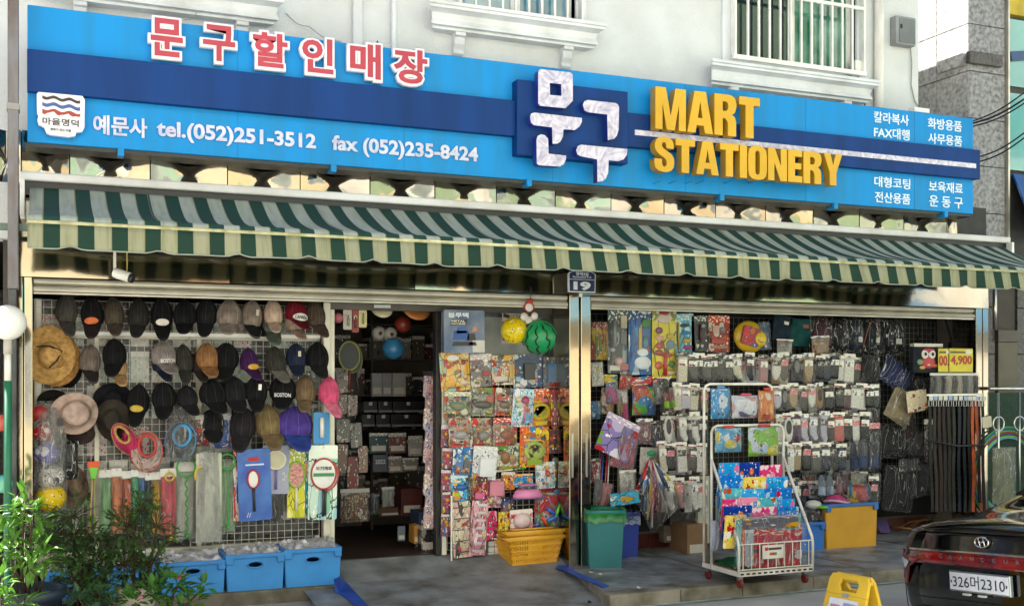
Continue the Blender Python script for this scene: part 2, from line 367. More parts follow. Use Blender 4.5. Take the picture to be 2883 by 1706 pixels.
m = MB(); m.box(7.58, 7.83, .12, 4.5, 2.6, 5.9); m.box(-1.3, -1.1, .12, 7, -.2, 6.4); m.box(1.32, 1.5, .12, 4, 6.4, 8.0); m.box(-1.1, 6.9, 6.8, 7, -.2, 7.2); m.box(6.7, 6.9, .12, 7, 5.9, 7.2); m.box(5.0, 5.2, .12, 4, 7.2, 8.0); m.box(1.5, 5.0, 3.8, 4, 7.2, 8.0)
part('side_wall', m, STUCCO, B)
m = MB(); m.box(5.26, 6.95, -.2, 7.1, 7.2, 7.32); m.box(-1.4, 1.3, -.2, 7.1, 6.4, 6.5); m.box(1.31, 5.25, -.2, 4.1, 8.0, 8.12); part('roof', m, CONC, B)  # unseen roof, stepped in height to set where its shadow falls
m = MB(); m.box(6.9, 7.83, .12, 4.5, 5.75, 5.9); part('added_low_slab', m, CONC, B)  # unseen low end, made up so sun reaches the neighbour's side wall
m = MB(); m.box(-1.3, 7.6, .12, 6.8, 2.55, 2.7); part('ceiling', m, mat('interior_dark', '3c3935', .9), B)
def window(a, b, z0, top, glassmats):
    fr = MB(); t = .07; y0, y1 = WY-.03, WY+.1
    fr.box(a-.10, a, y0, y1, z0-.1, top); fr.box(b, b+.10, y0, y1, z0-.1, top); fr.box(a, b, y0, y1, z0-.1, z0); fr.box(a, b, y0, y1, top-.1, top)
    o = part('window', fr, TRIM, B, bevel=.01)
    mid = (a+b)/2
    for k, (p, q) in enumerate(((a, mid), (mid, b))):
        s = MB(); yy = WY+.03+.035*k
        s.box(p, p+.05, yy, yy+.03, z0, top-.1); s.box(q-.05, q, yy, yy+.03, z0, top-.1); s.box(p+.05, q-.05, yy, yy+.03, z0, z0+.06)
        part('sash', s, WHITEP, o)
        s = MB(); s.box(p+.05, q-.05, yy+.012, yy+.018, z0+.06, top-.1); part('pane', s, glassmats[k], o)
    gr_ = MB(); gy = WY-.10
    for zz in (z0+.62, z0+.80): gr_.box(a-.02, b+.02, gy-.012, gy+.012, zz-.015, zz+.015)
    gr_.box(a-.04, b+.04, gy-.015, gy+.015, z0-.01, z0+.03)
    for xx in (a-.03, b+.01): gr_.box(xx, xx+.02, gy-.014, gy+.05, z0+.03, top)
    go = part('grille', gr_, WHITEP, B)
    nb = int((b-a)/.115)
    for i in range(1, nb):
        xx = a+(b-a)*i/nb; s = MB(); s.box(xx-.009, xx+.009, gy-.009, gy+.009, z0+.03, top); part('bar', s, WHITEP, go)
GG = mat('green_glass', '12523f', .05, 0, .5, 3.0, coat=1, c2='7aa894')
GB = mat('sky_glass', '3d6f86', .05, 0, .5, 2.0, coat=1, c2='9fc3cf')
window(.25, 1.32, 4.40, 5.9, (GLASSD, GLASSD)); window(3.05, 4.10, 4.40, 5.9, (GB, GB)); window(5.66, 7.06, 4.29, 5.9, (GLASSD, GG))
def sill(a, b, ztop, ztb):
    prof = [(WY, ztop), (-.30, ztop), (-.30, ztop-.025), (-.285, ztop-.03), (-.285, ztop-.05), (-.265, ztop-.055), (-.22, ztop-.07), (-.205, ztop-.115), (-.225, ztop-.15), (-.225, ztop-.165), (-.19, ztop-.17), (-.19, ztop-.19), (WY, ztop-.195)]
    n = len(prof); ins = [max(0, (-.30-y))*0+(y+.30)*.55 for y, z in prof]
    vs = [(a+ins[i], prof[i][0], prof[i][1]) for i in range(n)]+[(b-ins[i], prof[i][0], prof[i][1]) for i in range(n)]
    m = MB(); m.add(vs, [(i, i+1, i+1+n, i+n) for i in range(n-1)]+[tuple(range(n))[::-1], tuple(range(n, 2*n))])
    s = part('window_sill', m, TRIM, B)
    for cx in (a+.30, b-.30):
        m = MB(); z = ztop-.195
        pts = [(WY, z), (-.20, z), (-.20, z-.03), (-.175, z-.035), (-.165, z-.09), (-.14, z-.13), (-.15, z-.16), (-.13, z-.18), (WY, z-.17)]
        k = len(pts); m.add([(cx-.045, y, q) for y, q in pts]+[(cx+.045, y, q) for y, q in pts], [(i, i+1, i+1+k, i+k) for i in range(k-1)]+[tuple(range(k))[::-1], tuple(range(k, 2*k))])
        part('bracket', m, TRIM, s, bevel=.006)
sill(-.10, 1.62, 4.27, 0); sill(2.74, 4.30, 4.40, 0); sill(5.34, 7.20, 4.225, 0)
for px, wd in ((1006, .075), (1108, .035)):
    x = at(px, 50, WY-.03).x; m = MB(); m.box(x-wd/2, x+wd/2, WY-.05, WY+.001, 3.4, 8.2); part('conduit', m, TRIM, B, bevel=.008)
x = at(2472, 200, WY-.04).x; m = MB(); m.tube([(x, WY-.05, 3.5), (x+.01, WY-.05, 5.9)], .045, 10)
part('drain_pipe', m, mat('peeling_pipe_paint', 'e4e2dc', .7, 0, .1, 3, .4, 25, c2='c9c5bd', stretch=(4, 4, 1)), B, smooth=True)
# stainless quilted panels between signboard and awning, each screwed down at its middle
J = [-25, 60, 196, 422, 639, 843, 1039, 1221, 1394, 1559, 1716, 1865, 2010, 2150, 2284, 2414, 2539, 2660, 2690]
JX = [at(j, 470, -.38).x for j in J]
for i in range(len(JX)-1):
    a, b = JX[i]+.004, JX[i+1]-.004; wd = b-a; rs = random.Random(i+5)
    ph = Vector((rs.random()*50, rs.random()*50, 3))
    def f(u, v, a=a, wd=wd, ph=ph):
        du = abs(u-.5)*2; dv = (v-.42)*1.5
        r = math.sqrt(du*du+dv*dv+.004)
        h = .034*max(du, abs(dv)*1.2)+.012*r
        vb = min(.76, .37+.46*du); h -= .14*max(0, v-vb)
        h += .007*noise.noise(Vector((u*1.9, v*1.6, 0))+ph) + .0012*noise.noise(Vector((u*6, v*5, 0))+ph)
        return (a+wd*u, -.36-h, 2.74+.36*v)
    m = MB(); m.grid(f, 36, 22); part('steel_panel', m, QST, B, smooth=True)
for x0, x1 in ((-.25, 1.2), (1.205, 2.6), (2.605, 3.98), (3.985, 5.3), (5.305, 6.8), (6.805, 8.47)):
    ph = Vector((x0*3, 1, 7))
    m = MB(); m.grid(lambda u, v: (x0+(x1-x0)*u, -.36+.008*noise.noise(Vector((u*2.5, v*1.5, 0))+ph), 2.118+.62*v), 20, 8); part('fascia_panel', m, QST, B, smooth=True)
m = MB(); m.box(-.25, 8.47, -.33, WY-.004, 2.12, 3.1); part('fascia_core', m, DARK, B)
# pillars
PZ = -.15
def pillar(x0, x1, z1=2.118, y0=-.36, y1=-.05):
    m = MB(); m.box(x0, x1, y0, y1, PZ, z1); return part('pillar', m, QST, B, bevel=.006)
pillar(-.215, -.165); pillar(-.160, -.105); pillar(3.925, 4.015); pillar(4.03, 4.122); pillar(8.31, 8.39); pillar(8.40, 8.47)
for x0 in (3.945, 4.075):
    m = MB(); m.box(x0, x0+.016, -.3625, -.3601, .62, .98); part('lock_plate', m, STEELR, B)
# shop interior shell and right-hand recess
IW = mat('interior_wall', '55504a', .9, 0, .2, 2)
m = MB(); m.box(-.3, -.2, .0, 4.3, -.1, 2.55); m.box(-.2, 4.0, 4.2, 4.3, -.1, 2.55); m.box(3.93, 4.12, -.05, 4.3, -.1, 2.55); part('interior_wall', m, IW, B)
RW = mat('recess_wall', '6f6a62', .9, 0, .15, 4, .2, 60)
m = MB(); m.box(4.12, 8.47, .30, .42, .0, 2.5); m.box(8.40, 8.47, -.05, .30, -.15, 2.118); part('recess_wall', m, RW, B)
m = MB(); m.box(4.12, 8.40, -.05, .30, 2.1, 2.118); part('recess_ceiling', m, IW, B)
x = 4.15
while x < 8.3:
    m = MB(); m.box(x, x+.29, .285, .302, -.11, .02); part('tile', m, mat('brick_red_tile', '5c2a24', .35, 0, .15, 6), B, bevel=.003); x += .298
# ------------------------------------------------------------------ shopfront frames
D = thing('shop_door_frame', 'aluminium shopfront door frame with dark header under the shutter', 'door frame', (2.5, 0, 0))
m = MB(); m.box(1.96, 2.015, -.05, .03, .0, 2.02); m.box(2.02, 2.055, -.02, .05, .0, 1.97); part('jamb', m, ALUW, D, bevel=.004)
m = MB(); m.box(2.885, 2.93, -.03, .05, .0, 1.97); part('jamb', m, DARK, D, bevel=.004)
m = MB(); m.box(2.935, 2.975, -.04, .04, .0, 1.97); part('jamb', m, ALUW, D, bevel=.004)
m = MB(); m.box(1.96, 3.92, -.04, .04, 1.972, 2.10); part('header', m, mat('brown_header', '5d5751', .5, .3), D)
m = MB(); m.box(2.36, 2.50, -.06, -.04, 1.985, 2.02); part('door_sensor', m, STEELR, D, bevel=.006)
m = MB(); m.box(2.98, 3.92, .02, .026, 1.46, 1.97); part('pane', m, BLIST, D)
m = MB(); m.box(2.98, 3.92, .16, .17, 1.5, 1.95); part('roller_blind', m, mat('blind', 'b9c2bd', .8), D)
LF = thing('shop_window_frame', 'cream aluminium shop window frame behind the hanging caps', 'window frame', (1, 0, 0))
for a, b, z0, z1 in ((-.10, 1.955, .02, .17), (-.10, 1.955, 1.72, 1.77), (-.10, -.05, .17, 2.0), (.30, .335, .17, 2.0), (1.02, 1.06, .17, 2.0)):
    m = MB(); m.box(a, b, .06+.002*(z1-z0), .12, z0, z1); part('rail', m, ALUW, LF, bevel=.004)
m = MB(); m.box(-.1, 1.955, .115, .119, .17, 2.0); part('pane', m, BLIST, LF)
# white paper packs hung inside the window
rs = random.Random(8); k = 0
for i in range(13):
    for j in range(6):
        if rs.random() < .22: continue
        x = -.05+i*.153; z = .32+j*.27
        m = MB(); m.box(x, x+.13, .20+rs.random()*.06, .27, z, z+.2+rs.random()*.05)
        pal = rs.choice((['b9c4b8', 'dfe4da', '8fa79a'], ['c9c4b8', 'e8e4d8', 'a8a294'], ['b4bdb9', '7f948c', 'e2e7e0'], ['c9b0ac', 'a04038', 'e6ddd2']))
        part('paper_pack', m, printed('winpack%d' % (k % 9), pal, k % 9, 7, .4, lines=False), LF); k += 1
# ------------------------------------------------------------------ roller shutters
def shutter(x0, x1, label):
    s = thing('roller_shutter', label, 'roller shutter', ((x0+x1)/2, -.3, 2.0), group='rolled-up shutters over the shopfront')
    for z0, z1, y in ((2.072, 2.113, -.335), (2.060, 2.070, -.322), (2.018, 2.058, -.345)):
        zc = (z0+z1)/2; h = (z1-z0)/2
        pts = [(y+.02, z0), (y, z0+h*.25), (y-.012, zc), (y, z1-h*.25), (y+.02, z1)]
        m = MB(); n = 5; m.add([(x0, a, b) for a, b in pts]+[(x1, a, b) for a, b in pts], [(i, i+n, i+n+1, i+1) for i in range(4)]+[(0, 1, 2, 3, 4), (9, 8, 7, 6, 5)])
        m.box(x0, x1, y+.02, y+.05, z0, z1)
        part('slat', m, ALUW, s)
    m = MB(); m.box(x0, x1, -.345, -.30, 2.004, 2.0165); part('bottom_rail', m, ALU, s, bevel=.002)
shutter(-.10, 3.915, 'rolled-up cream shutter above the caps and the shop door')
shutter(4.13, 8.305, 'rolled-up cream shutter above the socks and belts bay')

# ------------------------------------------------------------------ neighbour on the right
GRL = mat('sunlit_granite', 'aaa8a4', .75, 0, .35, 26, .1, 120, c2='7a7876')  # sunlight put into the tint: paler granite for the sunlit side wall
GRM = mat('grey_granite', '8a8a8c', .6, 0, .4, 24, .1, 120, c2='545456')
GRD = mat('dark_granite', '46423f', .35, 0, .5, 30, .05, 120, c2='201e1d')
NB = thing('neighbour_building', 'grey granite and teal glass building beside the shop', 'building', (9, 0, 0))
m = MB(); m.box(8.49, 20, -.10, 8, -.2, 9); part('core_wall', m, mat('granite_joint', '4c4845', .9), NB)
zz = [2.62, 3.09, 3.56, 4.03, 4.50, 4.97, 5.44, 5.91, 6.4]
for i in range(8):
    z0, z1 = zz[i]+.004, zz[i+1]-.004
    m = MB(); m.box(8.455, 8.93, -.13, -.101, z0, z1); part('granite_panel', m, GRM, NB, bevel=.003)
    for y0, y1 in ((-.125, .30), (.304, .9), (.904, 1.6)):
        m = MB(); m.box(8.45, 8.489, y0+.003, y1, z0, z1); part('granite_panel', m, GRL, NB, bevel=.003)
z = -.2
while z < 2.3:
    for x0, x1 in ((8.475, 8.80), (9.10, 9.7), (9.7, 10.4)):
        m = MB(); m.box(x0, x1-.005, -.13, -.101, z+.004, z+.466); part('granite_panel', m, GRD, NB, bevel=.003)
    z += .47
m = MB(); m.box(8.44, 12, -.19, -.1, 2.40, 2.50); m.box(8.44, 12, -.16, -.1, 2.505, 2.61); part('cornice', m, GRD, NB, bevel=.015)
X0, X1, Z0, Z1 = box_at(2725, 138, 2818, 175, -.16)
m = MB(); m.box(X0, X1, -.19, -.131, 4.56, 4.68); part('accent_block', m, GRD, NB, bevel=.01)
m = MB(); m.box(8.40, 8.449, -.10, .25, 4.56, 4.68); part('accent_block', m, GRL, NB, bevel=.01)
m = MB(); m.box(8.933, 8.955, -.17, -.1, 2.62, 7); part('corner_trim', m, ALU, NB)
TEAL = mat('teal_glass', '4f9e98', .06, 0, .25, .8, coat=1, c2='2f7f80')
for i, (z0, z1) in enumerate(((3.55, 4.35), (4.40, 5.10))):
    for x0, x1 in ((8.96, 9.9), (9.92, 10.9)):
        m = MB(); m.box(x0, x1-.01, -.14, -.11, z0, z1-.02); part('pane', m, TEAL, NB)
m = MB(); m.box(8.96, 10.9, -.16, -.101, 5.12, 5.7); part('spandrel', m, mat('mustard_panel', 'b9a012', .4), NB)
m = MB(); m.bar((8.97, -.16, 4.69), (10.9, -.16, 5.0), .03, .09); part('glass_band', m, mat('deep_blue_band', '16406b', .3), NB)
m = MB(); m.add([(9.0, -.16, 3.5), (9.7, -.16, 3.5), (9.75, -.40, 2.9), (9.05, -.40, 2.9)], [(0, 1, 2, 3)]); o = part('awning_window', m, mat('blue_glass', '1d4f8c', .06, 0, .1, coat=1), NB, thick=.02)
m = MB(); m.box(8.955, 10.2, -.14, -.1, 2.66, 3.52); part('window_recess', m, DARK, NB)
m = MB(); m.box(8.82, 9.08, -.15, -.1, -.2, 1.80); part('side_door', m, mat('olive_door', '55503f', .5), NB)
m = MB(); m.box(8.80, 9.10, -.17, -.1, 1.805, 1.92); part('door_lintel', m, mat('brown_lintel', '4f463f', .5), NB)
m = MB(); m.tube([(8.72, -.2, 1.92), (8.72, -.2, 2.40)], .022, 8); part('rain_pipe', m, STEELR, NB, smooth=True)
# ------------------------------------------------------------------ far side of the street (seen in the polished steel)
def facing(x0, x1, h, c, label, glass, seed, extra=None, y=-10.6):
    b = thing('street_building', label, 'building', ((x0+x1)/2, y, -.2), group='houses across the street')
    m = MB(); m.box(x0, x1-.06, y-6, y, -.2, h); part('wall', m, mat('facing_%d' % seed, c, .9, 0, .06, 1.2), b)
    m = MB(); m.box(x0-.05, x1, y-6.1, y+.12, h, h+.3); part('parapet', m, TRIM, b)
    n = max(1, int((x1-x0)/3.0))
    for f in range(max(1, int(h/3))):
        for i in range(n):
            cx = x0+(i+.5)*(x1-x0)/n; z = .8+f*2.9
            m = MB(); m.box(cx-.55, cx+.55, y+.01, y+.05, z, z+1.3); o = part('window', m, TRIM, b)
            m = MB(); m.box(cx-.48, cx+.48, y+.05, y+.06, z+.07, z+1.23); part('pane', m, glass, o)
    if extra:
        m = MB(); m.box(x0+.4, x1-.5, y+.07, y+.3, 2.5, 3.3); part('shop_sign', m, plain(extra, .4), b)
CURT = mat('curtained_glass', '8f9a9c', .15, 0, .2, 1.5)
HS = [(-14, -9, 10.5, 'd2cfc6', 'cream house at the far left across the street with a green shop board', '4f9a7d'), (-9, -5.5, 9.5, 'c4b08c', 'tan house across the street with an ochre shop board', 'c9a544'),
      (-5.5, -2.2, 10, 'dbd9d2', 'ivory house across the street with a pink shop board', 'c98a86'), (-2.2, .8, 9.5, 'd2c8ae', 'pale yellow house across the street', None), (.8, 3.6, 10, 'deddd8', 'white house across the street with a brown shop board', '9a7a5a'),
      (3.6, 6.4, 9, '9fc0ae', 'mint green house across the street', None), (6.4, 10, 10.5, 'dcc9a4', 'cream house across the street with a pale blue shop board', '7fa8c0'), (10, 15, 9.5, '96ae8e', 'sage green house across the street', None),
      (15, 22, 10.5, 'd6d1c6', 'wide cream house farther right across the street', '5f8fb5'), (22, 34, 9, 'aebaa8', 'pale green house far down the street', None)]
for i, (x0, x1, h_, c, lb, ex) in enumerate(HS): facing(x0, x1, h_, c, lb, CURT, 11+i, ex)
# ------------------------------------------------------------------ signboard
SB = mat('sign_blue', '1288cf', .5, 0, .05, 3, .03, 4, c2='2180b8', stretch=(3, 1, .25))
SN = mat('sign_navy', '083878', .5, 0, .07, 2.5, c2='072f66', stretch=(3, 1, .3))
SY = -.60
for m_ in (SB, SN): m_.node_tree.nodes['Principled BSDF'].inputs['Specular IOR Level'].default_value = .2
S = thing('shop_signboard', 'long blue and navy shop signboard with red, white and yellow raised lettering', 'signboard', (4, -.5, 2.97))
m = MB(); m.box(-.134, 8.03, SY, -.42, 2.98, 3.88); part('blue_panel', m, SB, S, bevel=.006)
for sx in (1.22, 2.44, 3.66, 4.88, 6.1, 7.32):
    m = MB(); m.box(sx, sx+.003, SY-.0012, SY+.001, 2.981, 3.298); m.box(sx, sx+.003, SY-.0012, SY+.001, 3.576, 3.878); part('panel_seam', m, mat('seam_blue', '14618f', .6), S)
m = MB(); m.box(-.135, 8.055, SY-.06, SY+.02, 3.300, 3.574); part('navy_band', m, SN, S, bevel=.004)
Z = lambda px, py, Y: at(px, py, Y).z
X0, X1 = at(1456, 330, -.70).x, at(1768, 370, -.70).x
m = MB(); m.box(X0, X1, -.70, SY+.02, Z(1600, 448, -.70), Z(1600, 240, -.70)); part('navy_block', m, SN, S, bevel=.006)
m = MB(); m.box(-.15, 8.02, -.585, -.37, 2.955, 2.979); part('bottom_rail', m, mat('sign_rail', '34373a', .5, .2), S)
for px in (340, 938, 1488, 2030, 2350, 2660):
    x = at(px, 500, -.6).x; m = MB(); m.box(x-.02, x+.02, -.62, -.52, 2.93, 2.982); part('bracket', m, SB, S)
MARB = mat('marbled_acrylic', 'cfccdc', .2, 0, .05, 3, c2='9d99b8')
t_ = MARB.node_tree
for n_ in t_.nodes:
    if n_.type == 'TEX_NOISE': n_.inputs['Distortion'].default_value = 6.0; n_.inputs['Detail'].default_value = 2; n_.inputs['Scale'].default_value = 4
def zp(ox, oy, sc_, pts, Y): return [XZ(ox+x/sc_, oy+y/sc_, Y) for x, y in pts]
LOGO = [([(232, 625), (250, 605), (515, 635), (532, 652), (533, 880), (468, 945), (248, 924), (232, 905)], [(332, 725), (432, 735), (434, 838), (334, 830)]),
        ([(160, 1020), (170, 992), (200, 983), (612, 1030), (611, 1065), (590, 1105), (550, 1135), (452, 1128), (447, 1190), (425, 1235), (400, 1252), (357, 1255), (352, 1112), (195, 1092), (170, 1070)],),
        ([(217, 1215), (228, 1185), (255, 1172), (290, 1180), (318, 1210), (322, 1340), (475, 1357), (473, 1390), (455, 1430), (420, 1452), (235, 1440), (220, 1425)],),
        ([(620, 915), (632, 885), (660, 873), (905, 900), (925, 912), (935, 935), (932, 1130), (915, 1185), (890, 1212), (838, 1222), (832, 1000), (665, 980), (635, 965)],),
        ([(563, 1310), (575, 1275), (605, 1262), (1008, 1300), (1003, 1350), (975, 1390), (930, 1405), (845, 1398), (840, 1507), (820, 1555), (790, 1580), (748, 1585), (745, 1390), (600, 1362), (572, 1345)],)]
SIDE = mat('logo_side_blue', '26358f', .4, 0, .1, 4)
for polys in LOGO:
    ps = [zp(1440, 0, 3.092, p, -.77) for p in polys]
    o = put('logo_stroke', curve_mesh(ps, .034, -.768, 'logo_stroke'), SIDE, S)
    ps2 = []
    cx = sum(p[0] for p in ps[0])/len(ps[0]); cz = sum(p[1] for p in ps[0])/len(ps[0])
    put('logo_face', curve_mesh(ps, .0015, -.773, 'logo_face'), MARB, o)
# heavy condensed yellow letters
def S_(pts): return pts
GL = {
 'M': (1.0, [[(0, 0), (.23, 0), (.23, .62), (.37, 0), (.63, 0), (.77, .62), (.77, 0), (1, 0), (1, 1), (.66, 1), (.5, .34), (.34, 1), (0, 1)]]),
 'A': (.86, [[(0, 0), (.27, 0), (.31, .18), (.55, .18), (.59, 0), (.86, 0), (.62, 1), (.24, 1)], [(.35, .36), (.51, .36), (.43, .76)]]),
 'R': (.80, [[(0, 0), (.28, 0), (.28, .42), (.36, .42), (.44, .36), (.46, .28), (.46, 0), (.74, 0), (.74, .34), (.70, .46), (.60, .52), (.70, .58), (.75, .70), (.75, .80), (.71, .92), (.62, .98), (.50, 1), (0, 1)], [(.28, .60), (.40, .60), (.46, .64), (.48, .72), (.46, .79), (.40, .83), (.28, .83)]]),
 'T': (.72, [[(.22, 0), (.50, 0), (.50, .80), (.72, .80), (.72, 1), (0, 1), (0, .80), (.22, .80)]]),
 'S': (.74, [[(0, .24), (.03, .10), (.13, .02), (.28, -.02), (.48, -.02), (.62, .03), (.71, .13), (.74, .27), (.72, .40), (.64, .51), (.48, .60), (.34, .67), (.28, .74), (.29, .82), (.36, .86), (.43, .82), (.45, .68), (.72, .68), (.71, .83), (.64, .95), (.52, 1.01), (.38, 1.02), (.20, 1.0), (.08, .92), (.02, .80), (.02, .68), (.08, .57), (.20, .48), (.36, .40), (.44, .34), (.46, .24), (.44, .16), (.37, .13), (.31, .16), (.28, .24), (.28, .36), (0, .36)]]),
 'I': (.28, [[(0, 0), (.28, 0), (.28, 1), (0, 1)]]),
 'O': (.74, [[(0, .25), (.04, .10), (.14, .01), (.29, -.02), (.45, -.02), (.60, .01), (.70, .10), (.74, .25), (.74, .75), (.70, .90), (.60, .99), (.45, 1.02), (.29, 1.02), (.14, .99), (.04, .90), (0, .75)], [(.28, .22), (.31, .15), (.37, .13), (.43, .15), (.46, .22), (.46, .78), (.43, .85), (.37, .87), (.31, .85), (.28, .78)]]),
 'N': (.76, [[(0, 0), (.25, 0), (.25, .55), (.50, 0), (.76, 0), (.76, 1), (.51, 1), (.51, .46), (.27, 1), (0, 1)]]),
 'E': (.58, [[(0, 0), (.58, 0), (.58, .20), (.28, .20), (.28, .41), (.54, .41), (.54, .60), (.28, .60), (.28, .80), (.57, .80), (.57, 1), (0, 1)]]),
 'Y': (.78, [[(.25, 0), (.53, 0), (.53, .40), (.78, 1), (.50, 1), (.39, .64), (.28, 1), (0, 1), (.25, .40)]]),
}
YEL = mat('yellow_acrylic', 'd3a41c', .4, 0, .05, 3, c2='c69616'); YES = mat('yellow_letter_side', 'b98f18', .45, 0, .06, 3)
def big_word(word, pxl, pxr, ztop, zbot, Y):
    X0, X1 = at(pxl, 300, Y).x, at(pxr, 300, Y).x
    gap = .05; tot = sum(GL[c][0] for c in word)+gap*(len(word)-1); k = (X1-X0)/tot; x = X0
    for c in word:
        wdt, polys = GL[c]; ps = [[(x+p[0]*k, zbot+p[1]*(ztop-zbot)) for p in poly] for poly in polys]
        o = put('letter', curve_mesh(ps, .038, Y+.002, 'letter'), YES, S); put('letter_face', curve_mesh(ps, .0015, Y-.002, 'letter_face'), YEL, o)
        x += (wdt+gap)*k
YY = -.76
big_word('MART', 1845, 2139, Z(1900, 250, YY), Z(1900, 368, YY), YY)
big_word('STATIONERY', 1842, 2371, Z(1900, 390, YY), Z(1900, 485, YY), YY)
for i, px in enumerate((1862, 1907, 1952, 1985, 2062, 2132, 2180, 2245, 2262, 2285, 2325)):
    p = at(px, 505, -.7); m = MB(); m.tube([(p.x, -.72, p.z+.05), (p.x, -.68, p.z-.01), (p.x-.02, SY, p.z-.02)], .004, 5); part('letter_stay', m, SB, S)
# red letters on white backing
RED = mat('red_acrylic', 'b23347', .4, 0, .06, 3); WACR = mat('white_acrylic', 'eceaf0', .35, 0, .04, 3)
for ch, x0, y0, x1, y1 in (('문', 416, 46, 523, 168), ('구', 563, 65, 670, 181), ('할', 704, 86, 817, 198), ('인', 843, 101, 946, 214), ('매', 978, 116, 1079, 229), ('장', 1101, 133, 1210, 244)):
    Y = -.67; b = box_at(x0, y0, x1, y1, Y)
    o = put('letter_backing', bevel_text(ch, *b, Y, .033, .085, 'letter_backing'), WACR, S)
    q = .019; o2 = put('letter', text_mesh(ch, b[0]+q, b[1]-q, b[2]+q, b[3]-q, Y-.004, .03, .0015, 'letter'), RED, o)
SIL = mat('silver_lettering', 'c3c4d8', .3, .2, .06, 8, c2='9a9fc0')
for s, x0, y0, x1, y1 in (('예문사', 262, 321, 416, 382), ('tel.(052)', 441, 348, 572, 392), ('251-3512', 661, 372, 890, 422)): pass
def wline(s, x0, x1, ztop, zbot, Y, m_, off, name='lettering', sp=1.0):
    return put(name, text_mesh(s, at(x0, 350, Y).x, at(x1, 350, Y).x, zbot, ztop, Y, off, .004, name, sp), m_, S)
ztA, zbA = Z(262, 322, -.61), Z(340, 384, -.61)
wline('예문사', 262, 415, ztA, zbA, -.612, SIL, .03)
ztB, zbB = Z(520, 346, -.61), Z(520, 402, -.61)
wline('tel.(052)251-3512', 441, 890, ztB, zbB, -.612, SIL, .035)
wline('fax (052)235-8424', 935, 1346, Z(1000, 386, -.61), Z(1000, 440, -.61), -.612, SIL, .035)
WH = mat('white_lettering', 'dfe9f2', .4, 0, .04)
for s, x0, y0, x1, y1 in (('칼라복사', 2461, 317, 2559, 352), ('화방용품', 2613, 335, 2708, 369), ('FAX대행', 2461, 359, 2561, 394), ('사무용품', 2614, 377, 2709, 411),
                          ('대형코팅', 2462, 498, 2563, 532), ('보육재료', 2616, 511, 2711, 545), ('전산용품', 2464, 541, 2563, 575), ('운 동 구', 2617, 551, 2711, 587)):
    write(s, x0, y0+2, x1, y1-2, -.606, WH, S, .012)
X0, X1 = at(1787, 370, -.665).x, at(2748, 460, -.665).x; zt = Z(1800, 367, -.665)
for i in range(3):
    a, b = X0+(X1-X0)*i/3, X0+(X1-X0)*(i+1)/3
    m = MB(); m.box(a+.001, b-.002, -.668, -.655, zt-.043, zt); part('silver_stripe', m, MARB, S)
# town badge
bd = thing  # (badge is a raised plate of the signboard)
pts = [(320, 820), (345, 790), (430, 783), (560, 808), (640, 800), (710, 825), (738, 870), (735, 1110), (715, 1148), (665, 1155), (655, 1185), (600, 1195), (440, 1175), (405, 1160), (385, 1110), (335, 1085), (325, 1050), (335, 1005), (322, 990)]
BY = -.655
o = put('badge', curve_mesh([zp(0, 0, 3.092, pts, BY)], .02, BY, 'badge'), WACR, S)
def wave(y, th, c, flat=False):
    top = [(368+i*(330/16), y+i*2.6+10*math.sin(i*.95)) for i in range(17)]; bot = [(x, yy+th+(0 if not flat else (16 if i % 6 < 2 else 0))) for i, (x, yy) in enumerate(top)]
    put('badge_wave', curve_mesh([zp(0, 0, 3.092, top+bot[::-1], BY)], .001, BY-.003, 'badge_wave'), plain(c), o)
wave(832, 26, '3b2f2e'); wave(890, 30, '3f5f9e'); wave(948, 24, 'a43b32', True)
put('badge_text', text_mesh('마을명덕', *box_at(370/3.092, 1035/3.092, 685/3.092, 1098/3.092, BY), BY-.004, .012, .001), plain('3b3534'), o)
put('badge_text', text_mesh('문화가 있는 마을', *box_at(440/3.092, 1122/3.092, 618/3.092, 1146/3.092, BY), BY-.004, .012, .001), plain('3b3534'), o)

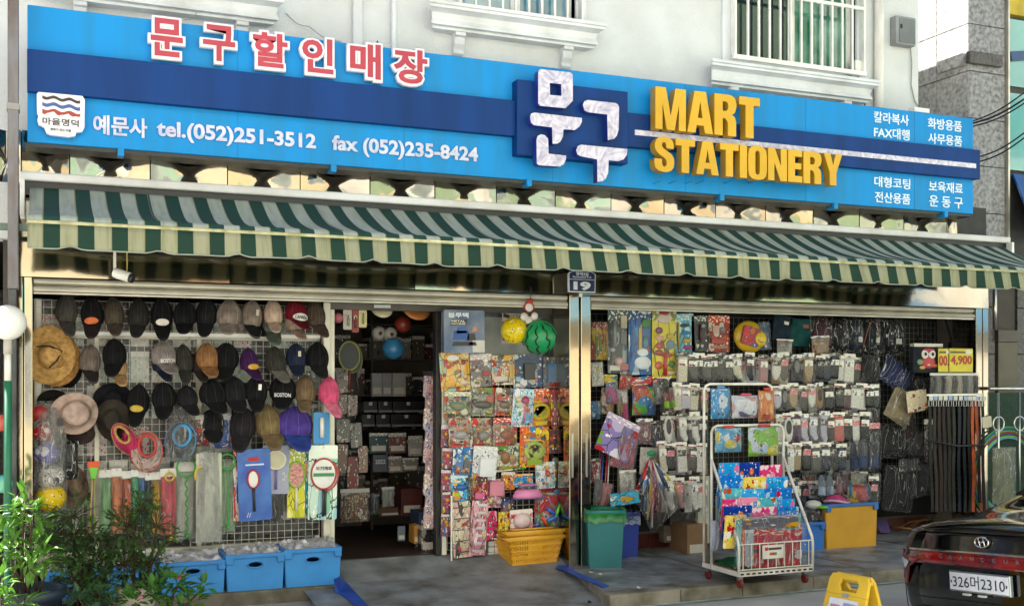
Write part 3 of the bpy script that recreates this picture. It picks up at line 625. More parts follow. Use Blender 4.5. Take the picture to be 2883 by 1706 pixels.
# ------------------------------------------------------------------ awning
def stripes(name, pitch, phase, light, dark, dirt):
    m = bpy.data.materials.new(name); m.use_nodes = True; t = m.node_tree; p = t.nodes['Principled BSDF']; N, K = t.nodes.new, t.links.new
    p.inputs['Roughness'].default_value = .85
    tc = N('ShaderNodeTexCoord'); s = N('ShaderNodeSeparateXYZ'); K(tc.outputs['Object'], s.inputs[0])
    def mth(op, a, b):
        n = N('ShaderNodeMath'); n.operation = op
        for i, q in ((0, a), (1, b)):
            if hasattr(q, 'links'): K(q, n.inputs[i])
            else: n.inputs[i].default_value = q
        return n.outputs[0]
    fr = mth('FRACT', mth('DIVIDE', mth('ADD', s.outputs[0], 50-phase), pitch), 0)
    isd = mth('GREATER_THAN', fr, .515)
    mp = N('ShaderNodeMapping'); mp.inputs['Scale'].default_value = (9, 1.2, .8); K(tc.outputs['Object'], mp.inputs[0])
    nz = N('ShaderNodeTexNoise'); nz.inputs['Scale'].default_value = 3.5; nz.inputs['Detail'].default_value = 6; K(mp.outputs[0], nz.inputs[0])
    rg = N('ShaderNodeMapRange'); rg.inputs[1].default_value = .45; rg.inputs[2].default_value = .75; rg.inputs[4].default_value = dirt; K(nz.outputs[0], rg.inputs[0])
    a = N('ShaderNodeMix'); a.data_type = 'RGBA'; a.inputs[6].default_value = C4(light); a.inputs[7].default_value = L('7d8258'); K(rg.outputs[0], a.inputs[0])
    b = N('ShaderNodeMix'); b.data_type = 'RGBA'; K(isd, b.inputs[0]); K(a.outputs[2], b.inputs[6]); b.inputs[7].default_value = C4(dark)
    # pale selvedge line between stripes
    ed = mth('LESS_THAN', mth('ABSOLUTE', mth('SUBTRACT', fr, .5), 0), .018)
    e = N('ShaderNodeMix'); e.data_type = 'RGBA'; K(ed, e.inputs[0]); K(b.outputs[2], e.inputs[6]); e.inputs[7].default_value = L('8f9068')
    K(e.outputs[2], p.inputs['Base Color'])
    # thin woven cloth lets some light through
    tl = N('ShaderNodeBsdfTranslucent'); K(e.outputs[2], tl.inputs[0]); ms = N('ShaderNodeMixShader'); ms.inputs[0].default_value = .28
    out = [n for n in t.nodes if n.type == 'OUTPUT_MATERIAL'][0]; K(p.outputs[0], ms.inputs[1]); K(tl.outputs[0], ms.inputs[2]); K(ms.outputs[0], out.inputs[0])
    return m
AY, AZ = -1.35, 2.40; AX0, AX1 = -.12, 8.50
ph = at(166.7, 605, AY).x - .16*0
pitch = (at(713.1, 640, AY).x-at(166.7, 605, AY).x)/6
A = thing('striped_awning', 'long green and cream striped awning over the whole shopfront', 'awning', (0, 0, 0))
AF = stripes('awning_cloth', pitch, ph, 'b0b8ae', '1c463e', .5); AV = stripes('valance_cloth', pitch, ph, 'a6a68a', '1a3e31', .8)
yb, zb = -.50, 2.71
def fab(u, v):
    x = AX0+(AX1-AX0)*u; y = yb+(AY-yb)*v; sag = -.055*math.sin(math.pi*v)+(.016*math.sin(x*4.1)+.02*noise.noise(Vector((x*2.3, v*1.5, 0)))+.008*noise.noise(Vector((x*9, v*2, 4))))*math.sin(math.pi*v)
    return (x, y, zb+(AZ-zb)*v+sag+.02*max(0, (v-.9)*10)*0)
m = MB(); m.grid(fab, 160, 14); part('fabric', m, AF, A, smooth=True, thick=.003)
for sx in (.62, 1.78, 2.93, 4.08, 5.24, 6.39, 7.55):
    for d_ in (0, .012):
        m = MB(); m.tube([Vector(fab((sx+d_-AX0)/(AX1-AX0), k/14))+Vector((0, 0, .003)) for k in range(15)], .0022, 4); part('seam', m, mat('awning_seam', '6f7a70', .9), A)
m = MB()
def roll(u, v):
    a = v*math.pi*.62; x = AX0+(AX1-AX0)*u
    return (x, AY-.045*math.sin(a), AZ-.045+.045*math.cos(a))
m.grid(roll, 60, 6); part('front_roll', m, AF, A, smooth=True)
m = MB(); m.tube([(AX0, AY-.045, AZ-.045), (AX1, AY-.045, AZ-.045)], .012, 8); part('front_bar', m, mat('mossy_bar', 'b8b48f', .6, 0, .2, 14, c2='8b8a55'), A, smooth=True)
def val(u, v):
    x = AX0+(AX1-AX0)*u; q = ((x+.13)/.47) % 1.0; bump = .022*max(0, 1-abs(q-.5-.12*math.sin(x*1.7))*7)+.006*noise.noise(Vector((x*3, 7, 0)))
    fl = .012*math.sin(x*13.3)+.02*math.sin(x*2.9)+.02*noise.noise(Vector((x*5, 0, 2)))
    return (x, AY-.05-.03*v+fl*v, AZ-.055-(.150-bump)*v)
m = MB(); m.grid(val, 260, 4); part('valance', m, AV, A, smooth=True, thick=.003)
m = MB(); m.tube([val(i/260, 1.0) for i in range(261)], .0045, 5); part('hem', m, mat('hem_binding', '8d9488', .8), A)
m = MB(); m.box(-.18, 8.55, -.56, -.40, 2.735, 2.795); part('cassette', m, mat('cassette_white', 'cfcfd2', .4, .1, .08, 3, c2='b5b3ae'), A, bevel=.012)
m = MB(); m.box(-.16, 8.52, -.53, -.42, 2.66, 2.735); part('roller_cover', m, BLACKP, A)
for x in (-.165, 8.535):
    m = MB(); m.box(x-.015, x+.015, -.60, -.38, 2.50, 2.74); part('end_plate', m, WHITEP, A, bevel=.006)
for xs, xe in ((.55, 1.25), (2.05, 1.5), (3.5, 3.0), (4.3, 5.0), (6.2, 5.4), (7.2, 7.9)):
    m = MB(); mid = Vector(((xs+xe)/2+.12, -.92, 2.40)); m.bar((xs, -.45, 2.52), mid, .045, .03); m.bar(mid, (xe, AY+.03, AZ-.05), .04, .028); part('folding_arm', m, ALUW, A, bevel=.004)
m = MB(); m.tube([(-.1, -1.0, 2.36), (8.4, -1.0, 2.37)], .02, 8); part('support_tube', m, mat('tube_grey', '6d6960', .6), A, smooth=True)

# ------------------------------------------------------------------ plaque, camera, meter box, cables
def plaque():
    Y = -.52; p = thing('address_plaque', 'navy house number plaque reading 19 above the middle pillar', 'plaque', at(1638, 825, Y))
    zc = lambda x, y: XZ(1440+x/3.092, 400+y/3.092, Y)
    out = [zc(*q) for q in ((497, 1145), (512, 1130), (595, 1108), (700, 1132), (732, 1150), (730, 1312), (500, 1305))]
    put('backing', curve_mesh([out], .012, Y, 'backing'), mat('plaque_white', 'd9dde0', .3), p)
    cx = sum(a for a, b in out)/7; cz = sum(b for a, b in out)/7
    inn = [(cx+(a-cx)*.94, cz+(b-cz)*.94) for a, b in out]
    put('face', curve_mesh([inn], .001, Y-.003, 'face'), mat('plaque_navy', '152a55', .3), p)
    w_ = mat('plaque_white', 'd9dde0')
    for s, b, of in (('명덕3길', (560, 1132, 668, 1165), .02), ('Myeongdeok 3-gil', (532, 1168, 692, 1186), .02), ('19', (538, 1215, 688, 1290), .05)):
        put('lettering', text_mesh(s, *box_at(1440+b[0]/3.092, 400+b[1]/3.092, 1440+b[2]/3.092, 400+b[3]/3.092, Y), Y-.005, of, .0008), w_, p)
    a = zc(503, 1193); b = zc(728, 1199); m = MB(); m.box(a[0], b[0], Y-.006, Y-.003, a[1]-.002, a[1]+.002); part('rule', m, w_, p)
    m = MB(); m.bar((at(1638, 810, Y).x, Y+.02, at(1638, 830, Y).z), (at(1638, 810, Y).x, -.36, at(1638, 830, Y).z), .03); part('bracket', m, STEELR, p)
plaque()
cc = at(345, 770, -.75); cv = thing('security_camera', 'white bullet security camera hanging below the awning at left', 'security camera', cc)
m = MB(); m.bar(at(323, 700, -.75), at(323, 765, -.75), .018); part('mount', m, ALUW, cv)
d1, d2 = at(322, 767, -.75), at(366, 782, -.80)
m = MB(); m.tube([d1-(d2-d1)*.05, d1, d1+(d2-d1)*.2, d2], [.02, .032, .034, .034], 14); part('housing', m, WHITEP, cv, smooth=True)
m = MB(); m.tube([d2, d2+(d2-d1)*.2, d2+(d2-d1)*.25], [.031, .031, .02], 14); part('lens', m, BLACKP, cv, smooth=True)
m = MB(); m.tube([at(357, 700, -.72), at(358, 740, -.72), at(357, 775, -.72)], .004, 5); part('cable', m, plain('c9b45a'), cv)
X0, X1, Z0, Z1 = box_at(2517, 50, 2572, 130, WY-.06)
mb_ = thing('meter_box', 'grey electrical meter box on the upper white wall', 'electrical box', (X0, WY, Z0))
m = MB(); m.box(X0, X1, WY-.09, WY-.002, Z0, Z1); part('case', m, mat('meter_grey', '8b8e8f', .5), mb_, bevel=.008)
m = MB(); m.box(X0+.035, X1-.008, WY-.097, WY-.09, Z0+.02, Z1-.02); dd = part('door', m, mat('meter_door', '6f7374', .45), mb_, bevel=.005)
m = MB(); m.box(X0+.045, X0+.065, WY-.105, WY-.097, Z0+.15, Z0+.19); part('latch', m, BLACKP, dd)
m = MB(); m.tube([at(x, y, WY-.02) for x, y in ((2563, 130), (2567, 180), (2565, 240), (2575, 285), (2588, 305))], .006, 5); part('cable', m, plain('8c8c88'), mb_)
X0, X1, Z0, Z1 = box_at(2564, 308, 2606, 320, -.45); ad = MB(); ad.box(X0, X1, -.50, -.42, Z0, Z1); tag(ad.build('junction_box', WHITEP), 'small white junction box on top of the signboard', 'junction box')
ol = thing('wall_socket', 'small white power socket beside the right barred window', 'socket', at(2410, 200, WY))
X0, X1, Z0, Z1 = box_at(2403, 172, 2421, 216, WY-.05); m = MB(); m.box(X0, X1, WY-.08, WY-.001, Z0, Z1); part('case', m, WHITEP, ol, bevel=.01)
m = MB(); m.tube([at(x, y, WY-.04) for x, y in ((2414, 205), (2420, 235), (2432, 270), (2436, 305))], .008, 5); part('cable', m, plain('4a4f55'), ol)
lamp_p = mat('black_cable', '15161a', .5)
def cable(name, pts, label, r=.007, m_=None):
    mb = MB(); P = [at(*p) for p in pts]; out = []
    for i in range(len(P)-1):
        for k in range(8):
            t = k/8; q = P[i].lerp(P[i+1], t); q.z -= .03*math.sin(math.pi*t); out.append(q)
    out.append(P[-1]); mb.tube(out, r, 6); tag(mb.build(name, m_ or lamp_p, smooth=True), label, 'cable', 'overhead cables at the right end')
cable('cable', ((2738, 342, -.5), (2883, 262, -1.0), (2990, 205, -1.2)), 'topmost black cable running from the signboard end up to the right')
cable('cable', ((2738, 348, -.5), (2883, 280, -1.0), (2990, 225, -1.2)), 'second black cable from the top at the signboard end', .009)
cable('cable', ((2740, 356, -.5), (2883, 292, -1.1), (2990, 246, -1.3)), 'third black cable from the top at the signboard end')
cable('cable', ((2757, 442, -.5), (2883, 375, -1.0), (2990, 318, -1.2)), 'upper of two black cables leaving the navy band end')
cable('cable', ((2757, 456, -.5), (2883, 389, -1.0), (2990, 330, -1.2)), 'lower of two black cables leaving the navy band end')
cable('cable', ((520, 55, -.4), (560, 28, -.2), (605, 0, -.12)), 'thin grey wire rising from the red letters to the upper left sill', .003, plain('9a9a96'))
cable('cable', ((805, 38, -.11), (870, 75, -.15), (960, 118, -.4)), 'thin grey wire slanting down behind the red letters', .003, plain('8a8a86'))
cable('cable', ((1048, 122, -.42), (1062, 116, -.42), (1084, 135, -.42)), 'short black wire loop above the red letters', .005)
# ------------------------------------------------------------------ builders for hanging goods
def root_at(name, label, cat, x0, y0, x1, y1, Y, rot=0, group=None, yaw=0, lean=0):
    X0, X1, Z0, Z1 = box_at(x0, y0, x1, y1, Y)
    r = thing(name, label, cat, ((X0+X1)/2, Y, Z0), (R(lean), R(rot), R(yaw)), group, local=True)
    return r, X1-X0, Z1-Z0
def bag(name, x0, y0, x1, y1, Y, label, cat, m, rot=0, header=None, depth=.03, fold=3, seed=1, film_m=None, group=None, yaw=0, taper=0., hook=True):
    r, w_, h = root_at(name, label, cat, x0, y0, x1, y1, Y, rot, group, yaw); rs = random.Random(seed*13+int(x0))
    hh = h*(.12 if header else 0); hb = h-hh; ph = Vector((rs.random()*40, rs.random()*40, 0))
    def shape(k, ex):
        def f(u, v):
            tw = 1-taper*v
            e = (max(0, math.sin(math.pi*u))**.5)*(max(0, math.sin(math.pi*min(max(v, .0), 1)))**.35)
            y = -depth*e*k - ex + (.010*math.sin(u*fold*6.28+ph.x)*e if fold else 0) + .012*noise.noise(Vector((u*4, v*(2 if fold else 5), 0))+ph)*e
            return ((u-.5)*w_*(.92 if k == 1 else 1.0)*tw+.006*noise.noise(Vector((v*4, ph.x, 0))), y, .02*h*(k == 1)+hb*v*(.96 if k == 1 else 1.0))
        return f
    def pleat(f0):
        am = [rs.uniform(.2, 1) for _ in range(40)]
        def f1(u, v):
            x, y, z = f0(u, v); k = u*14; i = int(k); t = k-i; a = am[i % 40]*(1-t)+am[(i+1) % 40]*t
            return (x, y-.010*a*math.sin(k*3.14159)**2*(.35+.65*v), z)
        return f1
    mb = MB(); mb.grid(shape(1, 0), 10, 12); mb.grid(lambda u, v: ((.5-u)*w_*.9, .002, .02*h+hb*v*.95), 1, 1); part('contents', mb, m, r, smooth=True, local=True)
    dark_ = depth >= .055 and name in ('bagged_rucksack', 'navy_bag', 'beige_bag', 'black_bag')
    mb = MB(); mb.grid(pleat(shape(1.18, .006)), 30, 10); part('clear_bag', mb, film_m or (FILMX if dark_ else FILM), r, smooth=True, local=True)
    if header:
        mb = MB(); mb.box(-w_*.5, w_*.5, -.006, .002, hb, h); part('header_card', mb, header, r, local=True)
    if hook:
        mb = MB(); mb.tube([(0, .09, h*.97), (0, -.01, h*.965), (0, -.018, h*.99)], .0022, 5); part('hook', mb, STEELR, r, local=True)
    return r, w_, h
def card(name, x0, y0, x1, y1, Y, label, cat, pm, rot=0, toys=(), blis=None, thick=.006, seed=0, group=None, film_on=True, yaw=0, rad=.012, hook=True):
    """printed backing card with a clear blister and the toy pieces in it. toys: (shape,u,v,su,sv,colour)"""
    r, w_, h = root_at(name, label, cat, x0, y0, x1, y1, Y, rot, group, yaw)
    mb = MB(); mb.prism(rrect(-w_/2, w_/2, 0, h, min(rad, w_*.2)), -thick, 0); part('card', mb, pm, r, local=True)
    for i, (sh, u, v, su, sv, c) in enumerate(toys):
        x = (u-.5)*w_; z = v*h; a = su*w_/2; b = sv*h/2; dp = min(a, b)*.7; mm = c if not isinstance(c, str) else plain(c, .3)
        mb = MB()
        if sh == 'o': mb.ball((x, -thick-dp*.3, z), 1, 12, 7, a, dp, b)
        elif sh == 'b': mb.box(x-a, x+a, -thick-dp, -thick, z-b, z+b)
        elif sh == 'r': mb.tube([(x+a*math.cos(t*.524), -thick-.008, z+b*math.sin(t*.524)) for t in range(12)], min(a, b)*.16, 6, closed=True)
        elif sh == 's': mb.tube([(x, -thick-.01, z-b), (x, -thick-.012, z), (x, -thick-.01, z+b)], a, 7)
        elif sh == 't': mb.prism([(x-a, z-b), (x+a, z-b), (x+a*.5, z+b), (x-a*.5, z+b)], -thick-dp, -thick)
        elif sh == 'd': mb.lathe([(a, -.006), (a, .004), (a*.8, .008)], 14, Matrix.Translation((x, -thick-.004, z)) @ Matrix.Rotation(R(90), 4, 'X') @ Matrix.Diagonal((1, b/a, 1, 1)))
        part('toy', mb, mm, r, smooth=sh in 'ors', local=True, bevel=.003 if sh in 'bt' else 0)
    if blis:
        u0, u1, v0, v1, d = blis
        def f(u, v):
            e = min(1, 6*min(u, 1-u))*min(1, 6*min(v, 1-v)); e = e**.5
            return ((u0+(u1-u0)*u-.5)*w_, -thick-.002-d*e, (v0+(v1-v0)*v)*h)
        mb = MB(); mb.grid(f, 12, 12); part('blister', mb, BLIST, r, smooth=True, local=True)
    if hook:
        mb = MB(); mb.tube([(0, .09, h*.97), (0, -.012, h*.965), (0, -.02, h*.985)], .0022, 5); part('hook', mb, STEELR, r, local=True)
    return r, w_, h
def ltext(r, s, w_, h, u0, u1, v0, v1, m, off=.02, y=-.009, name='lettering'):
    return put(name, text_mesh(s, (u0-.5)*w_, (u1-.5)*w_, v0*h, v1*h, y, off, .0006, name), m, r, local=True)
def wiregrid(name, label, x0, x1, z0, z1, Y, sp, m, frame=True, r=.0022, lean=0., cat='grid panel', group=None):
    g = thing(name, label, cat, ((x0+x1)/2, Y, z0), group=group)
    mb = MB(); nx = int((x1-x0)/sp); nz = int((z1-z0)/sp); yy = lambda z: Y+lean*(z-z0)
    for i in range(1, nx): x = x0+(x1-x0)*i/nx; mb.bar((x, yy(z0), z0), (x, yy(z1), z1), r*1.7)
    for j in range(1, nz): z = z0+(z1-z0)*j/nz; mb.bar((x0, yy(z)-.004, z), (x1, yy(z)-.004, z), r*1.7)
    tag(part('wires', mb, m, g), None, kind='stuff')
    if frame: mb = MB(); mb.tube([(x0, yy(z0), z0), (x1, yy(z0), z0), (x1, yy(z1), z1), (x0, yy(z1), z1)], r*2.2, 7, closed=True); part('frame', mb, m, g, smooth=True)
    return g
WIRE = mat('white_wire', 'c4c1b6', .4, .1, .08)
# ------------------------------------------------------------------ caps on the left grid
wiregrid('grid_panel', 'white wire grid holding the caps over the shop window', -.09, .96, .30, 1.99, .04, .052, WIRE)
wiregrid('grid_panel', 'white wire grid holding the caps next to the door', .97, 1.945, .10, 1.99, .035, .052, WIRE)
mb = MB(); mb.bar((-.1, .02, 1.755), (1.95, .02, 1.755), .012, .03)
tag(mb.build('hanging_rail', WHITEP, bevel=.003), 'white hanging rail behind the second row of caps', 'rail')
W0, H0 = .17, .30
def cap_meshes(seed):
    ph = Vector((seed*7.3, seed*3.1, 0))
    tp = [0, .05, .12, .22, .34, .48, .62, .76, .88, 1.0]; wp = [.14, .32, .52, .70, .86, .97, 1.02, 1.02, .99, .92]; dp = [.008, .016, .03, .048, .066, .082, .094, .10, .098, .09]
    def crown(u, v):
        i = min(int(v*9), 8); f = v*9-i; w_ = (wp[i]+(wp[i+1]-wp[i])*f)*W0/2; d = dp[i]+(dp[i+1]-dp[i])*f; t = tp[i]+(tp[i+1]-tp[i])*f
        a = (u-.5)*math.pi
        groove = .006*sum(math.exp(-((u-c)/.018)**2) for c in (.5, .27, .73))
        n_ = .026*noise.noise(Vector((u*3.2, v*2.8, 0))+ph)*(1-.6*v)+.006*noise.noise(Vector((u*9, v*8, 2))+ph)
        return (w_*math.sin(a)*(1+.25*n_), -(d-groove+n_)*math.cos(a), -.64*H0*t-.022*math.cos(a)*t*t+.006*noise.noise(Vector((u*3, 1, 5))+ph))
    c = MB(); c.grid(crown, 18, 9)
    def brim(u, v):
        s = u*2-1; x = s*.45*W0*(1-.12*v*v); ed = max(0, 1-abs(s)**3.2)**.6
        n_ = .006*noise.noise(Vector((u*2, v*2, 9))+ph)
        return (x, -.090*math.cos(s*1.05)-.125*v*ed+.034*s*s*(1-v)+n_+.004, -.615*H0-.020*math.cos(s*1.4)-v*ed*.36*H0)
    b = MB(); b.grid(brim, 14, 6)
    sm = MB()
    for cc in (.5, .27, .73): sm.tube([Vector(crown(cc, .08+k*.092))+Vector((0, -.0015, 0)) for k in range(11)], .0016, 4)
    sm.tube([Vector(brim(.06+k*.08, .93))+Vector((0, -.003, .004)) for k in range(12)], .0012, 4)
    return c, b, sm
cap_t = []
for s_ in range(5):
    c_, b_, q_ = cap_meshes(s_); cap_t.append((c_.mesh('crown', smooth=True), b_.mesh('brim', smooth=True), q_.mesh('stitching'))); cap_t[-1][2].materials.append(cloth('1c1c1f'))
    cap_t[-1][0].materials.append(cloth('1c1c1f')); cap_t[-1][1].materials.append(cloth('1c1c1f'))
def cap(x0, y0, x1, y1, c, label, brim=None, Y=-.05, tilt=None, seed=0, badge=None, back=None):
    rs = random.Random(int(x0*3+y0)); s_ = rs.randrange(5); X0, X1, Z0, Z1 = box_at(x0, y0, x1, y1, Y)
    r = thing('baseball_cap', label, 'cap', ((X0+X1)/2, Y+rs.uniform(-.01, .015), Z1), (R(rs.uniform(-6, 4)), R(tilt if tilt is not None else rs.uniform(-6, 6)), R(rs.uniform(-14, 14))), 'caps hanging on the left grid', local=True)
    r.scale = ((X1-X0)/W0, 1.0, (Z1-Z0)/H0)
    for nm, me, cc in (('crown', cap_t[s_][0], c), ('brim', cap_t[s_][1], brim or c)):
        o = bpy.data.objects.new(nm, me); col.objects.link(o); o.parent = r; setm(o, cloth(cc))
        if nm == 'brim': md = o.modifiers.new('solid', 'SOLIDIFY'); md.thickness = .004
    o = bpy.data.objects.new('stitching', cap_t[s_][2]); col.objects.link(o); o.parent = r; lc = L(c); setm(o, mat('stitch_'+c, tuple(min(.6, x*1.7+.012) for x in lc[:3]), .9))
    mb = MB(); mb.tube([(0, .07, .03), (0, -.005, .012), (0, -.014, .02)], .0028, 5); part('hook', mb, WIRE, r, local=True)
    mb = MB(); mb.tube([(-.008, -.01, -.012), (-.006, -.004, .012), (.006, -.004, .012), (.008, -.01, -.012)], .0025, 5); part('strap_loop', mb, cloth(c), r, local=True)
    if badge:
        kind, bc = badge
        if kind in ('oval', 'dot', 'tag'):
            z, a, b = {'oval': (-.60, .052, .026), 'dot': (-.84, .02, .02), 'tag': (-.34, .012, .024)}[kind]
            mb = MB(); z *= H0; xo = .02 if kind != 'oval' else 0; y = -.114 if kind != 'tag' else -.104
            mb.add([(xo+a*math.cos(t*.5236), y-.002*0+.09*(1-math.cos((xo+a*math.cos(t*.5236))/.085)), z+b*math.sin(t*.5236)) for t in range(12)], [tuple(range(12))[::-1]]) if kind != 'tag' else mb.box(xo-a, xo+a, y-.003, y, z-b, z+b)
            part('badge', mb, plain(bc), r, local=True)
        else:
            me = text_mesh(kind, -.05, .05, -.60*H0-.018, -.60*H0+.014, 0, .012, .0006, 'lettering')
            if kind == 'CANADA':
                mb = MB(); z = -.60*H0-.002; mb.add([(.062*math.cos(t*.2618), -.1125+.09*(1-math.cos(.062*math.cos(t*.2618)/.085)), z+.034*math.sin(t*.2618)) for t in range(24)]+[(0, -.1125, z)], [(24, (t+1) % 24, t) for t in range(24)]); part('badge', mb, plain('e6e2dc'), r, local=True)
            for v in me.vertices: v.co.y = -.1145+.09*(1-math.cos(v.co.x/.085))+(.002 if v.co.y > 0 else 0)
            link('lettering', me, plain(bc), r)
    return r
K1, K2 = '17171a', '1f1f23'
caps = [
 (160, 826, 223, 941, '46423f', 'washed dark grey cap, leftmost in the top cap row', None, None),
 (224, 835, 289, 953, K1, 'black cap with an orange mark in the top cap row', '2a2024', ('oval', 'c8622c')),
 (288, 838, 346, 952, '4a4238', 'olive brown washed cap in the top cap row', None, None),
 (361, 841, 421, 954, '2b2a28', 'plain charcoal cap between olive cap and orange-white badge cap', None, None),
 (424, 838, 486, 953, K1, 'black cap with a white and orange oval badge', None, ('oval', 'd8cfc6')),
 (486, 845, 551, 948, K1, 'plain black cap, left of two side by side in the top row', None, None),
 (553, 840, 614, 943, K2, 'plain black cap, right of two side by side in the top row', None, None),
 (612, 842, 682, 951, '83776f', 'taupe cap with a round sticker on its brim, top row', '8f837c', ('dot', 'e8e6e0')),
 (680, 845, 742, 950, '80736a', 'taupe cap with a black brim behind it, top row', K2, ('tag', 'b8aea0')),
 (742, 842, 794, 944, 'bfa592', 'pale peach cap in the top cap row', None, None),
 (803, 842, 864, 936, '6d1a26', 'dark red cap with a white oval patch reading CANADA', None, ('CANADA', '2a2022')),
 (858, 847, 916, 944, '4d4138', 'brown cap at the right end of the top cap row', None, None),
 (226, 970, 287, 1079, '6a6058', 'grey brown cap with a dark brim beside the straw hat', '2f2a2a', None),
 (287, 953, 355, 1059, K1, 'large plain black cap with a tan brim showing behind it', None, None),
 (422, 960, 493, 1058, '837a78', 'light grey cap lettered BOSTON', None, ('BOSTON', 'e6e4e2')),
 (490, 969, 539, 1076, '33332f', 'small charcoal green cap beside the light grey lettered cap', None, None),
 (550, 965, 614, 1068, '8c6440', 'camel brown cap in the second cap row', None, None),
 (605, 965, 676, 1064, K1, 'black cap between the camel cap and the purple cap', None, None),
 (672, 979, 724, 1071, '40214f', 'purple cap with gold lettering stripe', None, ('oval', 'c79a2c')),
 (741, 975, 801, 1075, '35342f', 'charcoal cap with a grey brim in the second cap row', '6f6964', None),
 (805, 967, 862, 1060, '232a40', 'navy cap with a pale tag in the second cap row', None, ('tag', 'b9b19f')),
 (864, 963, 927, 1066, K1, 'black cap with a white brim edge next to the door jamb', '232323', None),
 (361, 1081, 423, 1195, K1, 'black cap with a yellow badge and white tag, left in the third row', None, ('oval', 'b59a2c')),
 (423, 1076, 493, 1175, K1, 'plain black cap below the light grey lettered cap', None, None),
 (494, 1085, 555, 1168, K2, 'plain black cap below the charcoal green cap', None, None),
 (555, 1067, 631, 1165, K1, 'plain black cap below the camel cap', None, None),
 (621, 1060, 693, 1160, K2, 'black cap with a white round sticker on its brim', None, ('dot', 'e6e6e4')),
 (692, 1057, 754, 1160, K1, 'black cap with a white tag below the purple cap', None, ('tag', 'dedad2')),
 (761, 1055, 836, 1155, K1, 'black cap lettered BOSTON in white', None, ('BOSTON', 'e2e2e2')),
 (832, 1055, 890, 1162, '6b5a44', 'khaki cap in the third cap row', None, None),
 (897, 1059, 955, 1165, 'cf5378', 'pink cap hanging at the door jamb', 'd0708c', None),
 (650, 1145, 723, 1262, '262327', 'black camouflage cap with a neck flap in the bottom cap row', None, None),
 (712, 1138, 787, 1258, '746445', 'olive cap with pale cross stitching in the bottom cap row', '6c5a40', None),
 (781, 1143, 884, 1260, '4b3a86', 'purple, blue and orange cap crumpled in the bottom cap row', '2c3f86', None),
 (566, 1150, 640, 1240, '1c1c1e', 'black cap hanging behind the bagged toys', None, None),
]
for i, (x0, y0, x1, y1, c, lb, br, bd_) in enumerate(caps):
    cap(x0, y0, x1, y1, c, lb, br, Y=-.05-(.05 if i >= 22 else 0)-(.02*(i % 2)), badge=bd_)
# second cap brims tucked behind the front caps
for i, (x0, y0, x1, y1, c, lb) in enumerate(((684, 860, 738, 952, '1a1a1c', 'black cap tucked behind the taupe cap of the top row'), (736, 868, 800, 966, '59625a', 'sage green cap tucked behind the pale peach cap'),
                              (799, 868, 850, 957, 'a08878', 'tan cap with dark underside behind the dark red cap'), (300, 990, 356, 1085, 'b08c62', 'tan cap tucked behind the large plain black cap'),
                              (424, 980, 470, 1076, '23263a', 'navy cap tucked behind the light grey lettered cap'), (540, 985, 590, 1076, '322b28', 'dark brown cap tucked behind the camel cap'))):
    cap(x0, y0, x1, y1, c, lb, None, Y=.0)
# small canvas text patch on the red cap
X0, X1, Z0, Z1 = box_at(826, 891, 862, 903, -.17)
# ------------------------------------------------------------------ straw and sun hats
STRAW = mat('straw', 'b98f52', .8, 0, .25, 30, .6, 90, c2='8a6534')
def wide_hat(name, cx, cy, rx, ry, Y, m, label, cat='hat', crown=.42, tilt=(0, 0), rings=True, band=None, seed=1, chin=None):
    c = at(cx, cy, Y); sx = abs(at(cx+rx, cy, Y).x-c.x); sz = abs(at(cx, cy+ry, Y).z-c.z); rr = (sx+sz)/2
    h = thing(name, label, cat, c, (R(tilt[0]), 0, R(tilt[1])), local=True); ph = Vector((seed*5, 2, 0))
    prof = [(.001, .42), (crown*.5, .42), (crown*.85, .36), (crown, .16), (crown*1.06, .02)]
    nb = 26
    for i in range(1, nb+1):
        r_ = crown*1.06+(1-crown*1.06)*i/nb; prof.append((r_, .02-.10*(i/nb)**2*0+.0 + (.014*(i % 2) if rings else 0)))
    M = Matrix.Diagonal((sx, 1, sz, 1)) @ Matrix.Rotation(R(90), 4, 'X')
    mb = MB(); mb.lathe([(a, b*rr*.9/rr) for a, b in prof], 36, cap=False)
    for i, v in enumerate(mb.v):
        r_ = math.hypot(v.x, v.y); a = math.atan2(v.y, v.x)
        v.z = v.z*rr + (.022*math.sin(a*2+seed)*r_**2 + .03*noise.noise(Vector((v.x*1.6, v.y*1.6, 0))+ph)*r_ - .02*r_**2 if r_ > crown else .01*noise.noise(Vector((v.x*4, v.y*4, 1))+ph))
    mb.v = [Vector((v.x*sx, -v.z, v.y*sz)) for v in mb.v]
    part('hat_body', mb, m, h, smooth=True, local=True)
    mb = MB(); mb.tube([(sx*1.0*math.cos(t*.1745), -(-.02+.022*math.sin(t*.349+seed)), sz*math.sin(t*.1745)) for t in range(36)], .004, 5, closed=True); part('brim_edge', mb, m, h, local=True)
    if band: mb = MB(); mb.tube([(sx*crown*1.07*math.cos(t*.2618), -.025-.0*t, sz*crown*1.07*math.sin(t*.2618)) for t in range(24)], .006, 6, closed=True); part('hat_band', mb, band, h, local=True)
    if chin: mb = MB(); mb.tube([(p[0]*sx, p[1], p[2]*sz) for p in chin], .006, 6); part('chin_cord', mb, band or BLACKP, h, local=True)
    return h
BLK = cloth('1a1a1c')
wide_hat('straw_hat', 158, 1010, 68, 77, -.06, mat('straw_tan', 'a9793f', .85, 0, .25, 30, .6, 90), 'tan straw hat half hidden behind the wide straw hat', seed=4)
wide_hat('straw_hat', 139, 1000, 74, 82, -.14, STRAW, 'wide golden straw hat with a black chin cord at left', crown=.46, tilt=(4, 12), seed=2,
         chin=[(-.55, -.05, .30), (-.1, -.09, .34), (.42, -.05, .16), (.20, -.08, -.15), (-.10, -.07, -.42)])
